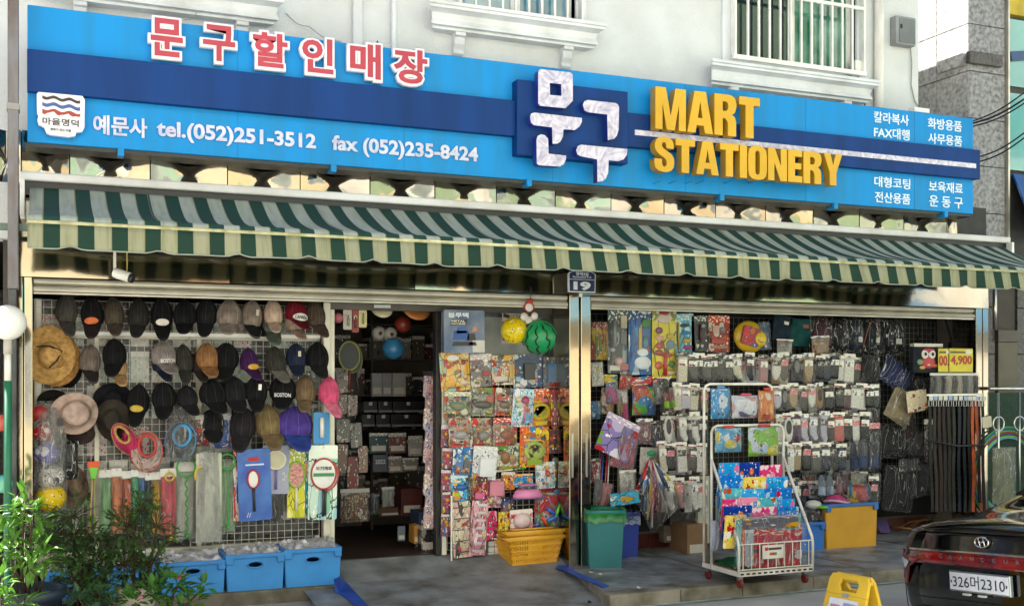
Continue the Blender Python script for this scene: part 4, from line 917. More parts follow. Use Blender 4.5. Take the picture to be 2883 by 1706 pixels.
wide_hat('sun_hat', 192, 1030, 40, 60, .0, BLK, 'black sun hat behind the straw hats', rings=False, seed=7)
wide_hat('sun_hat', 316, 1182, 48, 58, -.08, cloth('37322c'), 'dark olive sun hat beside the pinkish beige sun hat', rings=False, seed=3, crown=.5, tilt=(0, -15))
wide_hat('sun_hat', 212, 1164, 68, 58, -.18, cloth('b39a90'), 'pinkish beige sun hat with a black tag', rings=False, seed=5, crown=.60, band=cloth('8d776e'), tilt=(5, 10))
X0, X1, Z0, Z1 = box_at(162, 1178, 178, 1200, -.30); mb = MB(); mb.box(X0, X1, -.262, -.258, Z0, Z1); o = mb.build('hat_tag', BLACKP); tag(o, 'black paper price tag hanging on the beige sun hat', 'tag')
wide_hat('sun_hat', 318, 1120, 54, 40, -.02, cloth('1b1c20'), 'black wide sun hat above the dark olive sun hat', rings=False, seed=9, crown=.5)
wide_hat('sun_hat', 228, 1222, 40, 28, -.05, cloth('3f3432'), 'brown sun hat showing below the pinkish beige sun hat', rings=False, seed=11)
wide_hat('net_hat', 150, 1130, 45, 32, -.04, cloth('211f1e'), 'black net hat above the bagged red ball', rings=False, seed=13)
wide_hat('sun_hat', 208, 1370, 48, 62, -.05, mat('brown_crinkle', '6f5a4b', .8, 0, .3, 20, .8, 40), 'brown crinkled cloth hat beside the yellow ball', rings=False, seed=15, tilt=(0, 30))
bag('black_bag', 162, 1240, 222, 1352, -.07, 'shiny black bagged hat beside the ball net', 'bagged hat', mat('shiny_black', '141416', .25, 0, .3, 12, .8, 30), depth=.06, seed=3)
# visors
def visor(cx, cy, rx, ry, band, lens, label, Y=-.16, rot=0):
    c = at(cx, cy, Y); sx = abs(at(cx+rx, cy, Y).x-c.x); sz = abs(at(cx, cy+ry, Y).z-c.z)
    v = thing('sun_visor', label, 'visor', c, (0, R(rot), 0), local=True)
    mb = MB()
    def f(u, w_):
        a = u*2*math.pi; ro = 1.0; ri = .52; k = ri+(ro-ri)*w_; return (sx*k*math.cos(a), -.05-.03*math.cos(a)+.05*w_*(1-.3*math.sin(a)), sz*(.32*(1-w_)+k*math.sin(a)))
    mb.grid(f, 30, 4); part('lens', mb, lens, v, smooth=True, local=True)
    mb = MB(); mb.tube([f(i/30, 1) for i in range(30)], .004, 6, closed=True); part('rim', mb, band, v, smooth=True, local=True)
    mb = MB(); mb.tube([f(i/30, 0) for i in range(30)], .011, 7, closed=True); part('head_band', mb, band, v, smooth=True, local=True)
visor(413, 1272, 44, 56, plain('b5342e', .4), film('film_red', .45, (.75, .55, .5), .1, .5, 9.), 'red rimmed clear visor in a plastic bag')
visor(508, 1242, 42, 54, plain('3f95c9', .4), film('film_blue', .3, (.16, .17, .2), .08, .5, 9.), 'blue banded dark sun visor in a plastic bag', rot=8)
r, w_, h = bag('visor_bag', 460, 1145, 556, 1300, -.15, 'loose clear plastic bag around the blue banded visor', 'plastic bag', film('film_thin', .9), depth=.05, seed=9, taper=.5)
PINKC = cloth('bf3a68')
visor(352, 1236, 30, 50, STRAW, PINKC, 'pink sun visor with a straw edge beside the dark olive hat', Y=-.13, rot=-32)
visor(372, 1252, 24, 44, PINKC, PINKC, 'second pink sun visor tucked behind the red rimmed visor', Y=-.10, rot=-20)
# balls in the long net bag
def ball(cx, cy, r_, Y, m, label, name='toy_ball', sub=None):
    c = at(cx, cy, Y); rad = abs(at(cx+r_, cy, Y).x-at(cx-r_, cy, Y).x)/2
    b = thing(name, label, 'ball', c, local=True); mb = MB(); mb.ball((0, 0, 0), rad, 22, 14); part('skin', mb, m, b, smooth=True, local=True); return b, rad
ball(112, 1166, 27, -.16, mat('ball_red', 'b0323a', .3, 0, .15, 5), 'red play ball at the top of the long net bag')
ball(122, 1218, 31, -.17, printed('ballrw', ['c9555a', 'e6dede', '8c3550'], 3, 3, .5, header=False), 'red and white play ball second in the long net bag')
ball(132, 1276, 38, -.18, printed('ballbw', ['8b86c9', 'dcd8ea', '4c5fb0'], 5, 3, .5, header=False), 'blue and lilac play ball in the middle of the net bag')
ball(142, 1341, 40, -.18, printed('ballw', ['d6d2cc', 'bfb8b4', '4a4652'], 7, 3, .35, header=False), 'white play ball above the yellow one in the net bag')
ball(143, 1400, 44, -.18, printed('bally', ['cfb02e', 'c9a722', '4d3a22', 'd9bf45'], 2, 5, .22, header=False, lines=False), 'yellow play ball at the bottom of the net bag')
r, w_, h = bag('ball_net', 88, 1128, 188, 1448, -.10, 'long clear bag holding five play balls beside the hats', 'plastic bag', film('film_thin', .9), depth=.15, seed=21, hook=False, film_m=FILMD)
ball(4, 1190, 26, -.9, mat('ball_coral', 'c05a4a', .35), 'coral red ball hanging at the far left edge')
ball(8, 1362, 28, -.9, mat('ball_teal', '3fa3a8', .35, 0, .3, 4, c2='79b48a'), 'teal green ball hanging at the far left edge')
# ------------------------------------------------------------------ bags and rackets below the caps
def shovel():
    r, w_, h = root_at('toy_shovel', 'toy shovel with orange and green scoop and striped handles', 'toy shovel', 235, 1298, 278, 1500, -.10, rot=2)
    mb = MB(); mb.prism([(-w_*.25, h*.84), (w_*.25, h*.84), (w_*.45, h), (-w_*.45, h)], -.03, 0); part('scoop', mb, plain('d9522a'), r, local=True, bevel=.004)
    mb = MB(); mb.prism([(-w_*.16, h*.76), (w_*.16, h*.76), (w_*.3, h*.92), (-w_*.3, h*.92)], -.045, -.032); part('scoop', mb, plain('6fbf3c'), r, local=True, bevel=.004)
    for x, c in ((-.012, 'b9a13c'), (.006, '6a4a86'), (.022, '8f9a55')):
        mb = MB(); mb.tube([(x*.3, -.02, h*.8), (x, -.02, 0)], .007, 7); part('handle', mb, plain(c), r, local=True, smooth=True)
shovel()
HDR = mat('header_white', 'd8d6d2', .5)
for i, (x0, x1, y0, y1, c, lb) in enumerate(((278, 316, 1322, 1500, '8fc08a', 'pale green raincoat in a long plastic bag'), (313, 343, 1318, 1502, 'ef9468', 'pale orange raincoat in a long plastic bag'), (343, 372, 1325, 1498, 'e06a34', 'deep orange raincoat in a long plastic bag'),
        (368, 390, 1322, 1478, '5cc288', 'mint green raincoat in a narrow plastic bag'), (389, 412, 1325, 1480, '5f8fcf', 'light blue raincoat in a narrow plastic bag'), (408, 428, 1330, 1500, '2c3452', 'navy raincoat in a narrow plastic bag'),
        (424, 453, 1328, 1505, 'dcae2e', 'yellow raincoat in a long plastic bag'), (451, 497, 1318, 1508, 'e05a68', 'pink red raincoat in a long plastic bag'))):
    bag('bagged_raincoat', x0, y0, x1, y1, -.09-.012*(i % 2), lb, 'raincoat', mat('rain_'+c, c, .5, 0, .3, 12, .6, 22, stretch=(3, 1, .5)), header=HDR, fold=2, depth=.03, seed=i+3, group='bagged raincoats under the caps')
def bugnet(x, y0, y1, rad, c, label, wavy, Y=-.12):
    t = at(x, y0, Y); rr = abs(at(x+rad, y0, Y).x-t.x); b = at(x+3, y1, Y)
    n = thing('insect_net', label, 'insect net', b, group='insect nets under the caps')
    mb = MB(); cz = t.z-rr; mb.tube([(t.x+rr*math.cos(k*.3142), Y, cz+rr*math.sin(k*.3142)) for k in range(20)], .008, 7, closed=True); part('hoop', mb, plain(c, .35), n, smooth=True)
    mb = MB(); k_ = 26; mb.tube([(t.x+(b.x-t.x)*i/k_+(.010*math.sin(i*1.5) if wavy else 0), Y, cz-rr+(b.z-cz+rr)*i/k_) for i in range(k_+1)], .006, 7); part('handle', mb, plain(c, .35), n, smooth=True)
    mb = MB(); mb.lathe([(.02, 0), (.018, .012), (.008, .03)], 12, Matrix.Translation((b.x, Y, b.z))); part('knob', mb, plain(c, .35), n, smooth=True)
bugnet(524, 1290, 1512, 26, '3f9a44', 'green insect net with a wavy handle below the blue visor', True)
bugnet(580, 1282, 1500, 24, '4ca653', 'green insect net half behind the large clear bag', True, -.10)
bugnet(640, 1278, 1486, 22, '45a64f', 'green insect net with a straight handle beside the swatters', False)
bugnet(478, 1330, 1520, 12, 'c9a63a', 'small yellow insect net beside the pink raincoat', False)
r, w_, h = bag('net_bag', 548, 1268, 628, 1528, -.17, 'large cloudy clear bag with a yellow ring, below the bagged toys', 'plastic bag', mat('cloudy_net', 'c4c6b6', .7, 0, .25, 9, .6, 24, stretch=(2, 1, .4)), depth=.05, seed=31, taper=.35, film_m=FILMD)
mb = MB(); mb.tube([((-.33+.18*math.cos(t))*w_, -.05, h*(.74+.09*math.sin(t))) for t in [1.2+i*.25 for i in range(11)]], .009, 7); part('ring', mb, plain('cdae2e', .35), r, smooth=True, local=True)
r, w_, h = bag('net_bag', 490, 1300, 552, 1520, -.06, 'cloudy bag of folded nets behind the wavy green net', 'plastic bag', mat('cloudy_net', 'a8aa98'), depth=.03, seed=33, film_m=FILMD, header=HDR)
r, w_, h = bag('net_bag', 612, 1290, 662, 1500, -.06, 'cloudy green bag of nets left of the swatter packs', 'plastic bag', mat('cloudy_green', 'a0c094', .7, 0, .25, 9, .6, 24, stretch=(2, 1, .4)), depth=.03, seed=35, film_m=FILMD)
bag('toy_pack', 534, 1165, 590, 1258, -.12, 'red and white bagged toy under the black caps', 'toy', printed('pk_redtoy', ['9c2f2c', 'd8d2c8', '4b4a44', 'c9352f'], 11, 5, .6, lines=True), header=None, fold=0, seed=41)
bag('toy_pack', 590, 1162, 652, 1264, -.12, 'blue and white bagged toy under the black caps', 'toy', printed('pk_blutoy', ['4d68a8', 'd8dce4', '8f4a52', '2f4f9e', 'b9bfc9'], 12, 5, .6), fold=0, seed=42)
# swatter packs
def racket(r, w_, h, cx, cz, rx, rz, c, face, hz, hc, y=-.02):
    mb = MB(); mb.tube([(cx+rx*math.cos(k*.2618), y, cz+rz*math.sin(k*.2618)) for k in range(24)], .007, 6, closed=True); part('racket_rim', mb, plain(c, .35), r, smooth=True, local=True)
    mb = MB(); mb.lathe([(.001, 0), (.9, 0), (1, .001)], 20, Matrix.Translation((cx, y+.002, cz)) @ Matrix.Rotation(R(90), 4, 'X') @ Matrix.Diagonal((rx, rz, 1, 1))); part('racket_face', mb, face, r, local=True)
    mb = MB(); mb.tube([(cx, y, cz-rz), (cx, y, hz+(cz-rz-hz)*.6), (cx, y, hz)], [.012, .009, .011], 7); part('racket_handle', mb, plain(hc, .4), r, smooth=True, local=True)
WFACE = plain('e3e3de', .4)
r, w_, h = card('swatter_pack', 656, 1265, 682, 1466, -.10, 'red and white swatter pack at the left of the swatters', 'swatter pack', printed('pk_sw0', ['d9d2cc', 'b5302c', '2f4f8e', 'd97a3a'], 3, 4))
r, w_, h = card('swatter_pack', 673, 1263, 766, 1464, -.16, 'blue electric swatter pack with a red racket picture', 'swatter pack', mat('pk_blue', '17409a', .3, 0, .2, 4, c2='3f80c4'), rot=-2, thick=.012)
racket(r, w_, h, -.01, h*.58, w_*.17, h*.125, 'b5222c', WFACE, h*.13, '2b2b2e')
mb = MB(); mb.prism(rrect(-w_*.18, w_*.16, h*.83, h*.885, .012), -.016, -.012); part('brand_oval', mb, plain('b5222c'), r, local=True)
mb = MB(); mb.box(-w_*.26, w_*.3, -.015, -.012, h*.77, h*.792); part('print_line', mb, plain('c9d6ea'), r, local=True)
for dx in (-.27, -.2):
    mb = MB(); mb.bar(((dx)*w_, -.014, h*.05), ((dx+.06)*w_, -.014, h*.12), .012, .003); part('print_bar', mb, plain('e6ebf2'), r, local=True)
r, w_, h = card('hand_fan_pack', 737, 1253, 812, 1390, -.14, 'grey blue hand fan pack with a white ring', 'hand fan pack', mat('pk_fan', '9a9aa8', .4, 0, .2, 2, c2='6f7fae'), rot=1)
racket(r, w_, h, 0, h*.70, w_*.36, h*.19, 'dcd9c8', mat('fan_face', 'b9b598', .5), h*.10, '6f5f9e')
for u, v in ((.30, .30), (.36, .36), (.30, .42)):
    mb = MB(); mb.tube([(u*w_+.008*math.cos(k*.785), -.012, v*h+.008*math.sin(k*.785)) for k in range(8)], .003, 5, closed=True); part('print_ring', mb, WFACE, r, local=True)
r, w_, h = bag('black_rods', 742, 1385, 800, 1470, -.12, 'bagged black rods below the hand fan pack', 'bagged rods', mat('rods', '3a3735', .35, 0, .3, 20, .5, 20, stretch=(6, 1, .3)), seed=51, depth=.02)
r, w_, h = card('swatter_pack', 808, 1262, 858, 1456, -.12, 'yellow green swatter pack with a pink grid racket', 'swatter pack', printed('pk_yel', ['c3bf3f', '9aa83a', 'd8d49a'], 5, 4))
racket(r, w_, h, 0, h*.62, w_*.46, h*.19, '7fae3a', mat('pinkgrid', 'c98f86', .6, 0, .3, 60), h*.1, 'd9d6cc')
r, w_, h = card('swatter_pack', 855, 1258, 892, 1450, -.11, 'teal swatter pack with printed notes', 'swatter pack', printed('pk_teal', ['26858c', '1f6f78', 'd89a7a', 'bfe0dc'], 6, 4))
r, w_, h = card('swatter_pack', 866, 1253, 947, 1462, -.15, 'red electric swatter with a white printed face next to the door', 'swatter pack', printed('pk_redsw', ['b9d2c4', 'd8e6da', '8fbfa0', '9ac0c9'], 8, 4), rot=1)
racket(r, w_, h, .0, h*.62, w_*.43, h*.205, 'b53a3a', WFACE, h*.05, '38383c', -.03)
racket(r, w_, h, .018, h*.60, w_*.43, h*.205, 'b84a44', WFACE, h*.06, '3f3f44', -.022)
ltext(r, '오기재로', w_, h, .22, .78, .67, .72, plain('3a3a3a'), .03, -.034)
mb = MB(); mb.box(-w_*.36, w_*.36, -.0335, -.0325, h*.585, h*.63); part('print_band', mb, plain('3f8a5a'), r, local=True)
r, w_, h = card('sleeve_pack', 882, 1160, 928, 1250, -.15, 'bright blue arm sleeve pack under the pink cap', 'sleeve pack', mat('pk_sleeve', '2f84c0', .35, 0, .15, 3), toys=(('s', .5, .52, .28, .62, 'dcd8d0'),))
# ------------------------------------------------------------------ blue tubs
TUB = mat('blue_tub', '2f86cc', .45, 0, .14, 3, .05, 60, c2='2470b0')
def tub(x0, y0, x1, y1, zb, label, depth=.34, m_=TUB, rimm=None, fill='white', rot=0, face=None, hand=True):
    mid = gr((x0+x1)/2, y1, zb); wd = at(x1, y1, mid.y).x-at(x0, y1, mid.y).x; ang = R(rot)
    pt = at((x0+x1)/2, y0, mid.y); h = pt.z-zb
    r = thing('plastic_tub', label, 'tub', (mid.x, mid.y, zb), (0, 0, ang), local=True); t = .008; fl = .012
    def wall(a, b, c, d, nm='wall', mm=None):
        mb = MB(); mb.add([a, b, c, d], [(0, 1, 2, 3)]); return part(nm, mb, mm or m_, r, local=True, thick=t)
    w2 = wd/2
    # front with a hand hole
    hx, hz, hw, hh = 0, h*.74, .05, .018
    fo = [(-w2+fl, 0), (w2-fl, 0), (w2, h), (-w2, h)]
    hole = [(hx+hw*math.cos(k*.5236)*(1 if True else 0), hz+hh*math.sin(k*.5236)) for k in range(12)]
    me = curve_mesh([fo, hole] if hand else [fo], t/2, 0, 'front_wall'); put('front_wall', me, face or m_, r, local=True)
    if hand: mb = MB(); mb.tube([(hx+(hw+.012)*math.cos(k*.5236), -.002, hz+(hh+.010)*math.sin(k*.5236)) for k in range(12)], .004, 5, closed=True); part('handle_rim', mb, m_, r, local=True)
    wall((-w2+fl, t, 0), (-w2+fl, depth, 0), (-w2, depth, h), (-w2, t, h)); wall((w2-fl, t, 0), (w2-fl, depth, 0), (w2, depth, h), (w2, t, h)); wall((-w2+fl, depth, 0), (w2-fl, depth, 0), (w2, depth, h), (-w2, depth, h))
    mb = MB(); mb.box(-w2+fl, w2-fl, .01, depth-.005, .004, .012); part('base', mb, m_, r, local=True)
    rim = MB(); rr = rimm or m_
    for a, b in (((-w2-.006, -.006, h), (w2+.006, -.006, h)), ((-w2, depth, h), (w2, depth, h)), ((-w2, 0, h), (-w2, depth, h)), ((w2, 0, h), (w2, depth, h))): rim.bar(a, b, .02, .03)
    part('rim', rim, rr, r, local=True, bevel=.004)
    for s in (-1, 1):
        mb = MB(); mb.box(s*w2-.05 if s > 0 else s*w2-.004, s*w2+.004 if s > 0 else s*w2+.05, -.02, -.004, h-.055, h-.012); part('corner_lug', mb, rr, r, local=True, bevel=.006)
    if fill:
        rs = random.Random(int(x0)); cm = cloth('dcdae0') if fill == 'white' else cloth('3c3440'); ph = Vector((x0, 0, 0))
        mb = MB(); mb.grid(lambda u, v: ((u-.5)*wd*.95, .012+(depth-.03)*v, h*1.0+(.05*noise.noise(Vector((u*6, v*5, 0))+ph)+.03*noise.noise(Vector((u*14, v*10, 3))+ph))*(1 if v > .06 else .3)+.03*v), 26, 18); part('folded_clothes', mb, cm, r, smooth=True, local=True)
        mb = MB(); mb.grid(lambda u, v: ((u-.5)*wd*.97, .0+(depth-.01)*v, h*1.06+.05*noise.noise(Vector((u*4, v*3, 7))+ph)+.03*v), 14, 10); part('plastic_sheet', mb, FILM, r, smooth=True, local=True)
    return r, wd, h
tub(118, 1612, 215, 1690, -.10, 'blue plastic tub of white clothes half hidden by the potted shrubs')
tub(452, 1585, 634, 1672, -.10, 'blue plastic tub of white clothes, left of the three in a row by the door')
tub(638, 1563, 800, 1660, -.10, 'blue plastic tub of white clothes, middle of the three in a row')
tub(803, 1548, 960, 1648, -.10, 'blue plastic tub of white clothes nearest the door')
tub(255, 1600, 440, 1690, -.10, 'blue plastic tub of white clothes behind the cream flowerpot')
# ------------------------------------------------------------------ inside the doorway
DK = lambda c: plain(c, .6)
def shelfbox(x0, y0, x1, y1, Y, d, m, label, name='product_box', cat='box', group=None, txt=None, tm=None):
    X0, X1, Z0, Z1 = box_at(x0, y0, x1, y1, Y); r = thing(name, label, cat, ((X0+X1)/2, Y, Z0), group=group)
    mb = MB(); mb.box(X0, X1, Y, Y+d, Z0, Z1); part('carton', mb, m, r, bevel=.004)
    mb = MB(); mb.box(X0+(X1-X0)*.12, X1-(X1-X0)*.12, Y-.002, Y-.0005, Z0+(Z1-Z0)*.12, Z0+(Z1-Z0)*.38); part('printed_label', mb, plain('b9b4aa'), r)
    if txt: put('lettering', text_mesh(txt, X0+(X1-X0)*.2, X1-(X1-X0)*.2, Z0+(Z1-Z0)*.55, Z0+(Z1-Z0)*.75, Y-.002, .03, .0006), tm or WHITEP, r)
    return r
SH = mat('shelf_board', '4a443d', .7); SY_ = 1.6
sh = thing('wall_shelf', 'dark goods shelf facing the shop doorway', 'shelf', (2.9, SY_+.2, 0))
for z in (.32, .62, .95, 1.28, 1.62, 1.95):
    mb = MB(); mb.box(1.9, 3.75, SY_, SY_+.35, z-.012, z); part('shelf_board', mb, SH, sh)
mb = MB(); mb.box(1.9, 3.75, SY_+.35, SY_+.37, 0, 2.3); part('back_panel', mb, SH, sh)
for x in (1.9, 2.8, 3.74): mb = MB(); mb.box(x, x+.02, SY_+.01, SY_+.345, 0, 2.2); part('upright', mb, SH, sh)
rs = random.Random(77)
for j, z in enumerate((.32, .62, .95, 1.28, 1.62)):
    x = 1.95; k = 0
    while x < 3.68:
        w_ = rs.uniform(.07, .2); h_ = rs.uniform(.13, .27); c = rs.choice(('3a3a3c', '55524c', '26282e', '6a6762', '4a2a2a', '2c3a45', '74716a', '202022', '4a4438'))
        mb = MB(); mb.box(x, min(x+w_, 3.72), SY_+rs.uniform(.02, .08), SY_+.34, z+.001, z+h_)
        o = mb.build('shelf_box', printed('shb_'+c, [c, '9a978f', c, '2a2a2c'], k, 3, .4, lines=False)); k += 1
        tag(o, '%s box from the left on the %s shelf inside the doorway' % (ORD[min(k-1, 19)], ('lowest', 'second lowest', 'middle', 'second highest', 'top')[j]), 'box', 'boxes on the shelf inside the doorway'); x += w_+.012
for i, (x0, x1) in enumerate(((1047, 1076), (1077, 1103), (1105, 1143))):
    shelfbox(x0, 1050, x1, 1116, 1.35, .06, plain(('8f8f90', '86888c', '93938f')[i]), ('pale grey box, left of three hung in the doorway', 'pale grey box, middle of three hung in the doorway', 'wide pale grey box, right of three hung in the doorway')[i], group='grey boxes in the doorway')
for i, (x0, y0, x1, y1) in enumerate(((1024, 1130, 1062, 1160), (1066, 1130, 1104, 1160), (1108, 1130, 1190, 1160), (1020, 1166, 1055, 1200), (1060, 1166, 1098, 1200), (1102, 1166, 1185, 1200))):
    X0, X1, Z0, Z1 = box_at(x0, y0, x1, y1, 1.3); r = thing('drawer_box', ('black drawer box, %s of the %s row in the doorway' % (('left', 'middle', 'right')[i % 3], ('upper', 'lower')[i//3])), 'drawer', ((X0+X1)/2, 1.3, Z0), group='black drawers in the doorway')
    mb = MB(); mb.box(X0, X1, 1.3, 1.5, Z0, Z1); part('front', mb, BLACKP, r, bevel=.004); mb = MB(); mb.box(X0, X1, 1.285, 1.299, Z0, Z0+.018); part('pull', mb, plain('77757a'), r); mb = MB(); mb.box((X0+X1)/2-.015, (X0+X1)/2+.015, 1.29, 1.299, Z1-.035, Z1-.005); part('tag', mb, plain('b5b2aa'), r)
X0, X1, Z0, Z1 = box_at(1050, 1280, 1091, 1328, .9); r = thing('diary', 'dark diary with the year 2022 on its cover', 'diary', ((X0+X1)/2, .9, Z0))
mb = MB(); mb.box(X0, X1, .9, .92, Z0, Z1); part('cover', mb, plain('3c4048'), r); put('lettering', text_mesh('2022', X0+.02, X1-.02, Z0+.07, Z0+.11, .897, .03, .0006), plain('a8aab0'), r)
for i, (x0, y0, x1, y1, c, lb) in enumerate(((1093, 1284, 1131, 1330, '77706f', 'mauve grey notebook beside the 2022 diary'), (1133, 1288, 1178, 1325, '6d6f6c', 'greenish grey notebook in the doorway display'), (1040, 1218, 1092, 1276, '2f4348', 'dark teal card pack above the 2022 diary'),
                                            (1094, 1218, 1144, 1276, '5f4442', 'reddish card pack with a pale top in the doorway'), (1150, 1226, 1190, 1284, '8a8a88', 'pale paper pack at the right of the doorway display'))):
    shelfbox(x0, y0, x1, y1, 1.0, .02, printed('dw%d' % i, [c, '8d8a84', c, '44403c'], i, 3, .35, lines=False), lb, 'stationery_pack', 'stationery')
# balls, racket, plates
ball(1107, 981, 29, .55, mat('ball_blue', '3a84b5', .35, 0, .2, 3), 'blue ball hanging in the doorway')
ball(1134, 913, 22, .6, mat('ball_dred', '8c3328', .4), 'dull red ball hanging in the doorway')
for i, (x, y) in enumerate(((1066, 937), (1098, 940))):
    b, rad = ball(x, y, 19, .62, plain('aaa79f', .7), ('panda-like plush ball, left of the pair above the blue ball', 'panda-like plush ball, right of the pair above the blue ball')[i], 'plush_ball')
    for dx, dz in ((-.6, .75), (.6, .75)):
        mb = MB(); mb.ball((dx*rad, -.01, dz*rad), rad*.35, 8, 6); part('ear', mb, BLACKP, b, smooth=True, local=True)
    mb = MB(); mb.ball((.0, -rad*.9, -.1*rad), rad*.3, 8, 6); part('nose', mb, plain('5a2424'), b, smooth=True, local=True)
r, w_, h = root_at('badminton_racket', 'yellow framed racket hanging inside the doorway', 'racket', 950, 955, 1030, 1100, .35)
racket(r, w_, h, -.02, h*.68, w_*.36, h*.28, '8a8636', mat('strings', '3f4346', .7), .0, '6a2c24', 0)
r, w_, h = root_at('badminton_racket', 'second racket behind the yellow framed racket', 'racket', 985, 955, 1035, 1110, .42, rot=-8)
racket(r, w_, h, 0, h*.68, w_*.46, h*.28, '6c6c34', mat('strings', '3f4346'), .0, '2a2a2c', 0)
for x0, x1, c, lb in ((1046, 1106, 'd8cfae', 'cream plate-shaped frisbee above the doorway'), (1136, 1212, 'b5713a', 'orange plate-shaped frisbee above the doorway')):
    c0 = at((x0+x1)/2, 866, .25); rad = at(x1, 866, .25).x-c0.x; f_ = thing('frisbee', lb, 'frisbee', c0, local=True)
    mb = MB(); mb.lathe([(.001, 0), (rad*.8, 0), (rad, -.012), (rad, -.02)], 24, Matrix.Rotation(R(55), 4, 'X')); part('disc', mb, plain(c, .4), f_, smooth=True, local=True)
    mb = MB(); mb.lathe([(rad*.55, .003), (rad*.6, .004)], 24, Matrix.Rotation(R(55), 4, 'X'), cap=False); part('ridge', mb, plain(c, .4), f_, local=True)
for i, (x0, x1, y0, y1, c, b_, lb) in enumerate(((966, 992, 868, 928, 'b9b2a6', '8d8a84', 'grey watch card at the left of the doorway top'), (990, 1010, 868, 936, '8c3a34', '4a4a4a', 'red watch card at the doorway top'), (1010, 1032, 864, 922, 'cbbf8e', '6f8a3a', 'cream watch card with a green strap at the doorway top'))):
    card('watch_card', x0, y0, x1, y1, .08, lb, 'watch', plain(c), toys=(('s', .5, .42, .24, .5, b_), ('d', .5, .62, .5, .2, 'c9c6ba')), seed=i)
b, rad = ball(952, 895, 14, .06, mat('ball_pink', 'c06a78', .5), 'small pink rubber ball at the doorway top corner')
r, w_, h = bag('snack_bag', 958, 1375, 1040, 1470, .25, 'clear bag of brown patterned goods on the doorway floor', 'bag of goods', printed('dwbag', ['5a3f2c', '8c6a44', '3a2a22', 'a8a29a'], 4, 5, .5, header=False), header=plain('8f8d88'), seed=4, fold=2)
r, w_, h = bag('goods_bag', 1074, 1370, 1110, 1428, .6, 'silvery clear bag hanging low in the doorway', 'bag of goods', plain('8f8f8a'), header=plain('9a9a96'), seed=6)
bag('goods_bag', 1040, 1388, 1068, 1448, .6, 'dark slate bag hanging low in the doorway', 'bag of goods', plain('3f4450'), seed=7)
shelfbox(1068, 1428, 1130, 1452, .9, .3, plain('5a4022'), 'brown cardboard carton on the doorway floor', 'carton', 'box')
shelfbox(1130, 1376, 1190, 1450, .8, .3, plain('4a1a1c'), 'dark red carton with white mark on the doorway floor', 'carton', 'box')
shelfbox(1120, 1480, 1141, 1522, .45, .02, plain('5d6a78'), 'blue grey booklet standing on the doorway floor', 'booklet', 'booklet')
shelfbox(1180, 1440, 1226, 1476, .25, .25, plain('22324f'), 'navy box stacked right inside the door', 'carton', 'box')
shelfbox(1186, 1478, 1226, 1555, .2, .2, printed('dwrb', ['20202a', '8a8880', '3a3238'], 3, 3, .5), 'black printed box standing right inside the door', 'carton', 'box')
shelfbox(1166, 1478, 1186, 1530, .3, .15, plain('a8782c'), 'mustard crate on the floor inside the door', 'carton', 'crate')
# pink stickers strips at both sides
for i, (x0, y0, x1, y1, c, lb) in enumerate(((950, 1048, 985, 1105, '7a6a66', 'mauve sticker strip below the yellow racket'), (948, 1110, 975, 1165, '6f5f5c', 'dim sticker strip, left of the doorway'), (978, 1112, 1005, 1170, '7a6866', 'dim sticker strip beside the left one'),
                                            (948, 1180, 985, 1245, '66605a', 'dim paper strip on the left of the doorway'), (988, 1190, 1020, 1260, '6d6a66', 'pale hanging strip in the left of the doorway'), (945, 1250, 975, 1330, '6a5248', 'brown sticker sheet in the left of the doorway'), (976, 1285, 1008, 1375, '6c2424', 'dark red banner in the left of the doorway'), (1008, 1255, 1035, 1330, '8a7068', 'pink note strip in the doorway'))):
    card('sticker_strip', x0, y0, x1, y1, .75, lb, 'sticker strip', printed('st%d' % i, [c, 'a89a94', c, '3f3836'], i, 4, .4, header=False, lines=False), rot=(i*7 % 9)-4)
for i in range(9):
    y0 = 1058+i*46
    card('sticker_pack', 1190+(i % 2)*5, y0, 1226, y0+60, .12-.01*i, '%s pink sticker pack down from the top at the right door edge' % ORD[i], 'sticker pack', printed('sp%d' % (i % 4), [('b9a0a0', 'a88a8c', 'c9b5ae', 'b0a6b5')[i % 4], 'd8d0ca', '8a5a60', '5a6a8a'], i, 4, .4, header=False), rot=3, group='sticker packs at the right door edge')
# ------------------------------------------------------------------ toy wall between door and middle pillar
TY = -.02
wiregrid('grid_panel', 'white wire display grid of toys between door and pillar', 3.0, 3.90, .03, 1.50, .02, .055, WIRE, r=.003)
mb = MB(); mb.box(3.0, 3.92, .05, .06, .03, 1.44); tag(mb.build('toy_board', mat('display_black', '1b1a1c', .7)), 'dark backing board behind the toy grid', 'board')
P = lambda k, pal, s=4., a=.5, **kw: printed('pk_'+k, pal, sum(map(ord, k)), s, a, **kw)
r, w_, h = card('truck_box', 1244, 874, 1358, 994, -.12, 'grey toy truck box with a blue robot truck picture', 'toy box', mat('pk_truck', '4a5c7c', .35, 0, .2, 5, c2='8f98a8'), thick=.05, hook=False)
ltext(r, '블루택', w_, h, .10, .60, .82, .94, plain('e6e9ee'), .03, -.052)
mb = MB(); mb.prism([(-.34*w_, h*.64), (.04*w_, h*.64), (.06*w_, h*.78), (-.32*w_, h*.78)], -.053, -.05); part('title_plate', mb, plain('2a2020'), r, local=True)
ltext(r, 'METAL', w_, h, .18, .52, .715, .765, plain('e6e2da'), .03, -.055); ltext(r, 'MACHINES', w_, h, .18, .52, .655, .70, plain('e6e2da'), .03, -.055)
